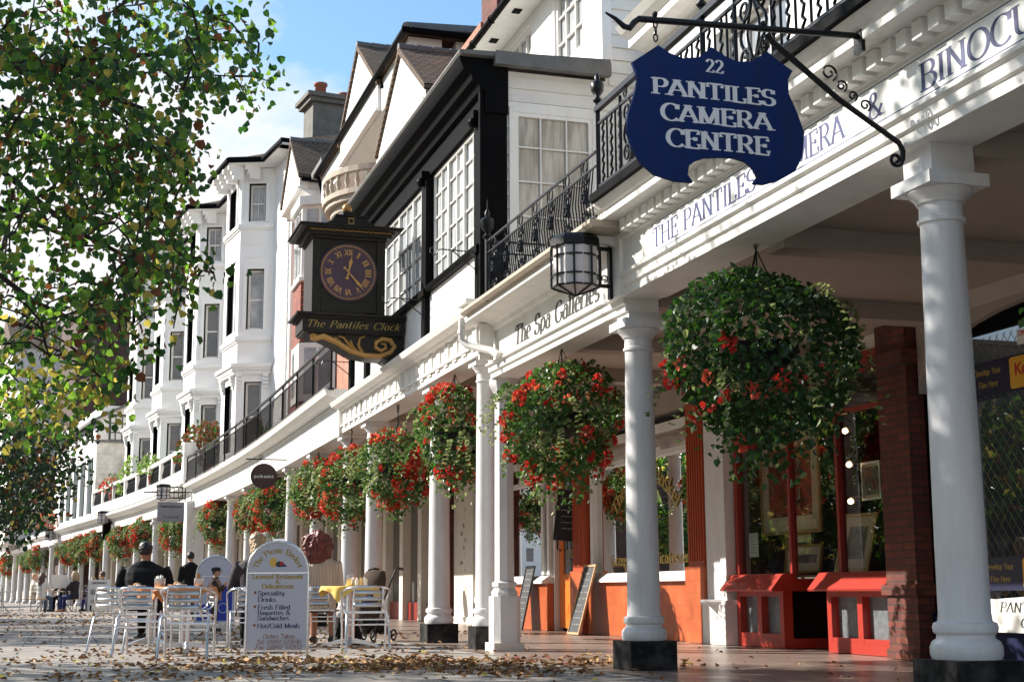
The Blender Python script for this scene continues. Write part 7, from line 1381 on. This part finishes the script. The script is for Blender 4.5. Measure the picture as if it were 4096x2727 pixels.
FAR=[(-11.0,30.9,3.3),(-9.2,27.3,2.6),(-10.6,32.0,3.3),(-8.5,25.6,2.6),(-11.2,32.1,3.2),(-8.6,27.4,3.3),(-9.2,28.0,3.3),(-10.4,29.9,3.6),(-9.8,27.6,4.1),(-10.3,31.6,2.7),(-8.6,26.0,2.4),(-10.9,31.6,4.3),(-9.1,25.1,3.1),(-10.0,29.1,3.4),(-10.1,30.3,2.9),(-11.1,31.0,3.5),(-10.3,28.4,3.1),(-10.1,29.7,3.4),(-11.1,31.9,3.5),(-10.8,32.9,4.1),(-8.5,26.6,2.9),(-8.9,26.1,1.9),(-9.1,27.8,2.7),(-10.0,28.5,4.3),(-11.0,32.0,4.3),(-11.3,32.5,2.5),(-9.9,28.2,2.0),(-8.9,25.3,3.6),(-10.5,31.8,3.7),(-8.9,26.4,3.2),(-10.6,30.6,3.9),(-9.2,26.8,3.9),(-9.0,27.0,2.8),(-9.6,30.4,4.1),(-9.8,30.0,2.9),(-8.9,27.1,2.8),(-11.4,32.9,2.5),(-10.2,30.7,4.2),(-10.1,29.7,2.5),(-11.3,31.8,3.3),(-10.5,31.9,3.3),(-9.9,29.7,3.2),(-10.5,29.4,2.5),(-10.9,32.1,2.2),(-10.0,29.5,3.2),(-10.2,29.5,2.6),(-10.0,29.4,4.2),(-9.0,26.4,2.4),(-9.5,28.3,3.9),(-9.6,26.6,3.0),(-8.5,25.8,3.7),(-11.2,32.5,4.0),(-10.2,28.8,1.9),(-10.9,32.7,4.2),(-10.2,29.1,2.9),(-11.5,32.9,4.3),(-11.4,32.8,3.6),(-8.9,26.3,2.3),(-9.3,29.1,3.8),(-9.5,30.5,3.2),(-9.0,27.1,2.2),(-9.1,28.1,2.8),(-10.9,30.1,4.2),(-10.1,29.0,2.4),(-11.1,31.0,3.1),(-9.7,30.9,3.3),(-10.7,30.3,3.1),(-11.3,32.1,3.0),(-10.0,28.1,2.3),(-9.9,30.6,3.9),(-11.1,30.6,3.9),(-10.3,29.1,4.4),(-10.0,28.1,2.3),(-8.5,26.8,3.4),(-9.2,27.8,2.3),(-9.0,25.8,3.1),(-10.0,29.4,3.0),(-8.1,25.2,3.3),(-9.6,26.6,3.3),(-10.1,31.1,4.0),(-9.9,30.9,2.8),(-9.0,27.5,3.2),(-10.4,29.0,2.3),(-10.5,29.7,2.0),(-8.3,26.0,3.0),(-10.2,28.8,3.1),(-9.7,28.3,2.0),(-9.1,25.0,2.9),(-9.1,28.8,3.6),(-9.0,26.1,3.4),(-10.4,29.2,2.5),(-9.3,30.0,3.2),(-10.4,29.1,2.7),(-11.6,32.4,2.9),(-9.8,29.5,2.6),(-10.0,29.8,3.3),(-11.2,30.9,3.9),(-9.4,27.1,3.0),(-10.5,30.9,2.9),(-8.9,25.5,3.2),(-10.4,29.9,3.0),(-9.0,25.8,3.6),(-9.5,27.0,3.0),(-8.4,27.7,2.9),(-9.2,27.2,2.4),(-9.3,26.6,3.6),(-9.9,30.8,2.9),(-10.2,28.8,2.4),(-9.6,28.5,3.1),(-10.6,30.2,3.5),(-10.9,31.4,2.2),(-11.3,32.2,2.6),(-11.5,32.6,3.1),(-11.0,32.3,2.3),(-9.0,26.7,3.8),(-11.1,32.4,3.6),(-11.1,32.1,4.6),(-11.3,32.5,4.3),(-9.6,27.7,2.0),(-10.1,29.3,3.9),(-9.5,29.1,3.4),(-11.1,32.5,2.4),(-9.6,26.6,3.6),(-11.3,32.2,2.0),(-9.1,25.4,3.0),(-8.3,27.3,3.6),(-10.1,29.7,2.8),(-10.3,29.6,4.2),(-10.0,27.8,2.1),(-9.1,25.9,3.3),(-9.6,28.3,3.0),(-9.9,28.9,3.7),(-11.3,31.8,4.4),(-9.6,29.1,3.5),(-8.5,25.1,3.1),(-9.4,29.0,3.2),(-10.2,30.7,3.4),(-9.3,26.4,2.0),(-7.9,25.6,3.4),(-10.5,31.0,4.4),(-10.4,31.4,2.6),(-9.2,25.7,1.9),(-9.7,27.2,2.2),(-8.8,25.3,2.3),(-10.8,31.0,2.7),(-9.8,30.6,2.5),(-10.7,29.3,4.0),(-8.5,26.1,2.5),(-8.2,26.9,3.5),(-10.0,28.5,2.0)]
FHUBS=[(-10.13,29.0,3.87),(-9.51,29.0,3.77),(-10.0,29.0,2.98),(-9.37,29.0,2.89),(-10.22,29.0,2.19)]
def lime(name, label, base, htrunk, hubs, tips, seed, per=15, size=.088, spread=.26, extra=(), r0=.26, yel=(), mix_=(.52, .33, .09, .06), twigs=True, ex_size=.1, mats=('leafdark', 'leafgreen', 'leafyellow', 'leafbrown')):
    """trunk and limbs (one mesh), and a crown of separate heart shaped leaves along the twigs; extra: (centre, radii, count) clumps of the crown"""
    rg = random.Random(seed); t = thing(name, label, 'tree', (base[0], base[1], 0)); off = Vector((base[0], base[1], 0))
    x = MB(lambda a, b, z: Vector((a, b, z)) - off); top = Vector((base[0], base[1], htrunk))
    x.tube([(base[0], base[1], 0), (base[0] + .05, base[1], htrunk * .5), tuple(top), (base[0] - .2, base[1] + .3, htrunk + 2.5), (base[0] - .1, base[1], htrunk + 5)], [r0 * 1.3, r0, r0 * .8, r0 * .45, r0 * .15], 12); x.build('trunk', 'bark', t, smooth=True, local=True)
    lb = MB(lambda a, b, z: Vector((a, b, z)) - off); H = [Vector(h) for h in hubs]
    for h in H:
        p0 = top + Vector((0, 0, rg.uniform(-.5, 1.8))); n_ = 9; J = [Vector()] + [rv(rg) * .14 for _ in range(n_ - 2)] + [Vector()]
        lb.tube([tuple(p0.lerp(h, i / (n_ - 1)) + J[i] + Vector((0, 0, .45 * math.sin(math.pi * i / (n_ - 1))))) for i in range(n_)], [.085 - .068 * (i / (n_ - 1)) ** .6 for i in range(n_)], 7)
    it = []
    def leaf(c, d):
        q = rg.random(); acc = 0; mi = 3
        for i, w in enumerate(mix_):
            acc += w
            if q < acc: mi = i; break
        s = size * rg.uniform(.7, 1.25); it.append((c - off, rv(rg) + Vector((0, 0, -.9)) + d, rv(rg), s, s * .95, mi))
    nodes = list(H)
    for tp in sorted(tips, key=lambda q: min((h - Vector(q)).length for h in H)):
        p = Vector(tp); h = min(nodes, key=lambda q: (q - p).length); nodes.append(p); d = (p - h); m = h.lerp(p, .5) + rv(rg) * .12 * d.length + Vector((0, 0, .1 * d.length))
        lb.tube([tuple(h), tuple(m), tuple(p)], [.012, .008, .005], 5)
        for i in range(per if p.z > 3.1 or name == 'x' or size > .09 else int(per * .4)):
            f = rg.random() ** .6; c = h.lerp(p, f) if rg.random() < .35 else p; c = c + rv(rg) * spread * rg.random() ** .6; leaf(c, d.normalized() * .4 if d.length > .01 else Vector())
        if rg.random() < .5:
            for i in range(5): c = p + rv(rg) * .09; it.append((c - off, Vector((0, 0, -1)) + rv(rg) * .4, rv(rg), .06, .018, 3))
    for tp in yel:
        p = Vector(tp); h = min(H, key=lambda q: (q - p).length); lb.tube([tuple(h), tuple(p)], [.006, .003], 4) if (h - p).length < 1 else None
        for i in range(12): c = p + rv(rg) * .2; it.append((c - off, rv(rg) + Vector((0, 0, -.8)), rv(rg), size * rg.uniform(.7, 1.1), size * .85, (2, 2, 1, 1, 0)[rg.randrange(5)]))
    for c0, rr, n in extra:
        c0 = Vector(c0)
        for k in range(max(1, n // 45)):
            d = rv(rg) * rg.random() ** .35; cc = c0 + Vector((d.x * rr[0], d.y * rr[1], d.z * rr[2]))
            lb.tube([tuple(c0), tuple(c0.lerp(cc, .5) + rv(rg) * .2), tuple(cc)], [.04, .02, .006], 4)
            for i in range(45):
                e = rv(rg) * rg.random() ** .5 * .62; q = rg.random(); s = ex_size * rg.uniform(.8, 1.3); it.append((cc + e - off, rv(rg) + Vector((0, 0, -.6)), rv(rg), s, s, 0 if q < .4 else 1 if q < .75 else 2 if q < .92 else 3))
    lb.build('limbs', 'twig', t, smooth=True, local=True); leaves('crown', it, list(mats), t); return t
lime('lime_tree', 'near lime tree reaching in from the left with green and yellowing leaves', (-8.6, 12.4), 4.2, HUBS, NEAR, 7, 23, .068, .27,
     [((-6.6, 11.0, 6.6), (1.5, 2.2, 2.4), 900), ((-8.4, 12.6, 7.6), (2.6, 3.0, 2.6), 1000), ((-8.2, 9.8, 6.6), (2.2, 2.4, 2.2), 1500), ((-5.2, 9.9, 9.2), (3.2, 2.6, 1.5), 2700), ((-5.8, 10.0, 6.0), (1.2, 1.5, 1.9), 2300), ((-7.3, 15.1, 6.2), (1.3, 1.4, 2.0), 2000), ((-11.2, 15.0, 5.4), (2.4, 1.9, 1.8), 2500)], yel=YEL)
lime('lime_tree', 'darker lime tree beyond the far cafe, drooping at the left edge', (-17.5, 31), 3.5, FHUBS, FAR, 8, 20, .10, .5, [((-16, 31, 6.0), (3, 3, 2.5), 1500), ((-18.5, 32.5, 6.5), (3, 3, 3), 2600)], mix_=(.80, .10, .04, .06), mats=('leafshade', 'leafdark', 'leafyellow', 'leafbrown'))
lime('lime_tree', 'lime tree standing left of the camera, seen in the shop windows', (-8.2, 3.0), 3.6, [(-7.5, 3.5, 5.5), (-8.5, 2, 6), (-6.5, 4.5, 6)], [(-6.5, 3.5, 5)], 9, 6, .1, .3, [((-7.6, 4.8, 6.4), (3.2, 3.4, 2.8), 4800), ((-8.6, 1.0, 6.0), (3.4, 3.2, 3.2), 4200), ((-7.6, 3.4, 3.6), (2.0, 3.6, 1.2), 2600)])
lime('lime_tree', 'lime tree behind the camera on the walk', (-9.0, -6.5), 3.6, [(-8.5, -6, 5.5), (-9.5, -7, 6)], [(-8, -6, 5)], 10, 6, .1, .3, [((-8.4, -5.6, 6.0), (4.4, 4.4, 3.6), 5200), ((-8.4, -5.6, 3.4), (3.2, 4.0, 1.2), 2200)], ex_size=.14)
lime('lime_tree', 'lime tree farther left across the walk', (-15.5, 10.0), 3.8, [(-15, 9.5, 5.5), (-15.5, 11, 6)], [(-15, 10, 5)], 12, 6, .1, .3, [((-15.2, 9.6, 6.4), (3.6, 4.2, 3.2), 4200)], ex_size=.15)
for i, (x_, y_, n) in enumerate(((-17.5, 26.5, 3600), (-22.5, 38, 3600), (-28, 49, 3600), (-34, 60, 3200))):
    lime('lime_tree', 'lime tree %s beyond the left edge of the walk' % ('first', 'second', 'third', 'fourth')[i], (x_, y_), 3.8, [(x_ + .5, y_ - .5, 5.5), (x_ - .5, y_ + 1, 6)], [(x_, y_, 5)], 30 + i, 6, .1, .3, [((x_, y_, 5.6), (4.2, 4.4, 3.0), n), ((x_, y_, 3.2), (3.6, 4.0, 1.2), n // 3)], ex_size=.2)

# ================================================================ plants on the balconies
def bush(name, label, cat, loc, rad, n, mats, sz, seed, up=.4, pot_=True, flowers=None):
    rg = random.Random(seed); t = thing(name, label, cat, loc); it = []
    for i in range(n):
        d = rv(rg); r = rad * (.45 + .55 * rg.random() ** .4); p = Vector((d.x * r, d.y * r, abs(d.z) * r * (1 + up) + .1)); it.append((p, d + rv(rg) * .6, rv(rg), sz * rg.uniform(.7, 1.3), sz * rg.uniform(.5, .9), rg.randrange(len(mats))))
    leaves('foliage', it, mats, t)
    if pot_: x = MB(ID); x.lathe(0, 0, [(.12, -.25), (.17, .0), (.19, .05), (.15, .1)], 12); x.build('pot', 'pot', t, smooth=True, local=True)
    return t
p = W(43.6, -.6, 5.0); bush('potted_shrub', 'reddish brown leaved shrub at the corner of the white parapet', 'plant', p, 1.05, 700, ['leafbrown', 'ivy', 'petal'] if False else ['leafbrown', 'leafdark', 'leafbrown'], .16, 1)
p = W(59, -.6, 4.9); bush('potted_shrub', 'tall light green shrub standing behind the latticed parapet', 'plant', p, 1.0, 520, ['leafgreen', 'ivypale'], .16, 2, up=1.0)
p = W(52, .1, 5.2); bush('potted_shrub', 'yellow green plant spilling over the middle of latticed parapet', 'plant', p, .6, 260, ['ivypale', 'leafgreen'], .13, 3)
p = W(61.5, .2, 5.1); bush('potted_geranium', 'red geranium spilling over the far end of the latticed parapet', 'plant', p, .6, 240, ['petal', 'ivy'], .12, 4)
p = W(81.5, .5, 4.2); bush('porch_flowers', 'mixed pink and violet flowers on the small far porch roof', 'plant', p, 1.4, 800, ['ivy', 'petalpink', 'ivypale', 'leafbrown'], .17, 5, up=-.2, pot_=False)
t = thing('spiky_plant', 'dark spiky leaved plant behind the long black railing', 'plant', W(33.2, -.6, 4.6)); rg = random.Random(4); V = MB(ID)
for i in range(46):
    a, e = rg.uniform(0, 6.28), rg.uniform(.1, 1.4); l = rg.uniform(.6, 1.0); d = Vector((math.cos(a) * math.cos(e), math.sin(a) * math.cos(e), math.sin(e))); s_ = d.cross(Vector((0, 0, 1))).normalized() * .022; m = d * l * .6 + Vector((0, 0, .05)); e_ = d * l - Vector((0, 0, .18 * l))
    V.face([V.pt(*(-s_ + Vector((0, 0, .2)))), V.pt(*(s_ + Vector((0, 0, .2)))), V.pt(*(m + s_ + Vector((0, 0, .2)))), V.pt(*(m - s_ + Vector((0, 0, .2))))]); V.face([V.pt(*(m - s_ + Vector((0, 0, .2)))), V.pt(*(m + s_ + Vector((0, 0, .2)))), V.pt(*(e_ + Vector((0, 0, .2))))])
V.build('leaf_blades', 'leafdark', t, local=True); x = MB(ID); x.lathe(0, 0, [(.14, -.35), (.2, .0), (.21, .2), (.1, .22)], 12); x.build('pot', 'pot', t, smooth=True, local=True)
dup(bk1, W(-1.72, -.22, 2.4), 2.2, 'hanging basket cut by the right edge of the view', 1.0)
# ================================================================ fallen leaves
rg = random.Random(21); it = []
def fall(x_, y_, k=1.0, m=None):
    s = rg.uniform(.035, .075) * k; a = rg.uniform(0, 6.28); tl = rg.uniform(-.5, .5)
    it.append((Vector((x_, y_, .006 + rg.random() * .012)), Vector((math.cos(a), math.sin(a), tl * .5 + .12)), Vector((rg.uniform(-.5, .5), rg.uniform(-.5, .5), 1)), s, s * rg.uniform(.6, .95), (0 if rg.random() < .6 else 1 if rg.random() < .92 else 2) if m is None else m))
dr = [(rg.gauss(-1.3, 1.4), rg.triangular(11.2, 14.9, 13.6)) for _ in range(60)]
for i in range(1900): q = dr[rg.randrange(60)]; fall(rg.gauss(q[0], .28), rg.gauss(q[1], .22))
for i in range(300): fall(rg.uniform(-5.5, 1.2), rg.uniform(10.5, 15.5))
dr = [(rg.uniform(-5.2, 0), rg.uniform(14.6, 24)) for _ in range(70)]
for i in range(900): q = dr[rg.randrange(70)]; fall(rg.gauss(q[0], .35), rg.gauss(q[1], .35))
for i in range(160): fall(rg.uniform(-8, -3), rg.uniform(14, 22))
for i in range(600):
    y_ = rg.uniform(23, 34); fall(rg.uniform(-12, -3), y_)
for i in range(3200):
    y_ = rg.choice((rg.gauss(33.5, .8), rg.gauss(42, 2.5), rg.uniform(40, 60))); fall(rg.uniform(-28, 2.45 - .34 * (y_ - 7.75) - .6), y_, 1.3)
for i in range(60): fall(rg.uniform(0, 3.2), rg.uniform(10.5, 17), .8)
for i in range(26): fall(rg.gauss(.5, .5), rg.gauss(14.3, .8), .6, 3)
tag(leaves('fallen_leaves', it, ['litter', 'litter2', 'leafyellow', 'petal']), kind='stuff')
# ================================================================ one mesh per piece
def split(name, single, gap=.03):
    for o in [q for q in bpy.data.objects if q.type == 'MESH' and q.name.split('.')[0] == name]:
        me = o.data; n = len(me.vertices); par = list(range(n))
        def fd(i):
            while par[i] != i: par[i] = par[par[i]]; i = par[i]
            return i
        for p in me.polygons:
            v = p.vertices; r = fd(v[0])
            for k in v[1:]: par[fd(k)] = r
        isl = {}
        for p in me.polygons: isl.setdefault(fd(p.vertices[0]), []).append(p)
        grp = []
        for ps in isl.values():
            c = np.array([me.vertices[k].co for p in ps for k in p.vertices]); lo, hi = c.min(0) - gap / 2, c.max(0) + gap / 2; new = [lo, hi, list(ps)]; keep = []
            for g in grp:
                if (g[0] <= new[1]).all() and (new[0] <= g[1]).all(): new = [np.minimum(g[0], new[0]), np.maximum(g[1], new[1]), g[2] + new[2]]
                else: keep.append(g)
            grp = keep + [new]
        if len(grp) < 2 or len(grp) > 90: continue
        kids = list(o.children)
        for gi, g in enumerate(grp):
            ids = sorted({k for p in g[2] for k in p.vertices}); ix = {k: i for i, k in enumerate(ids)}
            m = bpy.data.meshes.new(single); m.from_pydata([tuple(me.vertices[k].co) for k in ids], [], [[ix[k] for k in p.vertices] for p in g[2]])
            for q in me.materials: m.materials.append(q)
            m.polygons.foreach_set('use_smooth', [p.use_smooth for p in g[2]]); m.update(); d = bpy.data.objects.new(single, m); C.objects.link(d); d.parent = o.parent
            if gi == 0:
                for k in kids: k.parent = d
        bpy.data.objects.remove(o)
for a, b, g in (('black_reveal', 'black_reveal', .03), ('oriel_window', 'oriel_window', .05), ('fluted_pilaster', 'fluted_pilaster', .05), ('frosted_pane', 'frosted_pane', .02), ('brick_band', 'brick_band', .02), ('tiled_wall', 'tiled_wall', .02), ('window_sill', 'window_sill', .02), ('stone_pilasters', 'stone_pilaster', .03), ('chimney_pots', 'chimney_pot', .02),
        ('urn_finials', 'urn_finial', .02), ('rosettes', 'rosette', .03), ('scroll_panels', 'scroll_panel', .05), ('chains', 'chain', .03), ('balusters', 'baluster', .0), ('shop_panes', 'shop_pane', .02), ('stall_risers', 'stall_riser', .02), ('window_panes', 'window_pane', .02), ('brick_pier', 'brick_pier', .02), ('posts', 'post', .02), ('soffit_vents', 'soffit_vent', .02), ('pane', 'pane', .02), ('numerals', 'numeral', .012), ('door_frame', 'door_frame', .02), ('rails', 'rail', .03), ('downpipe', 'downpipe', .05)):
    split(a, b, g)
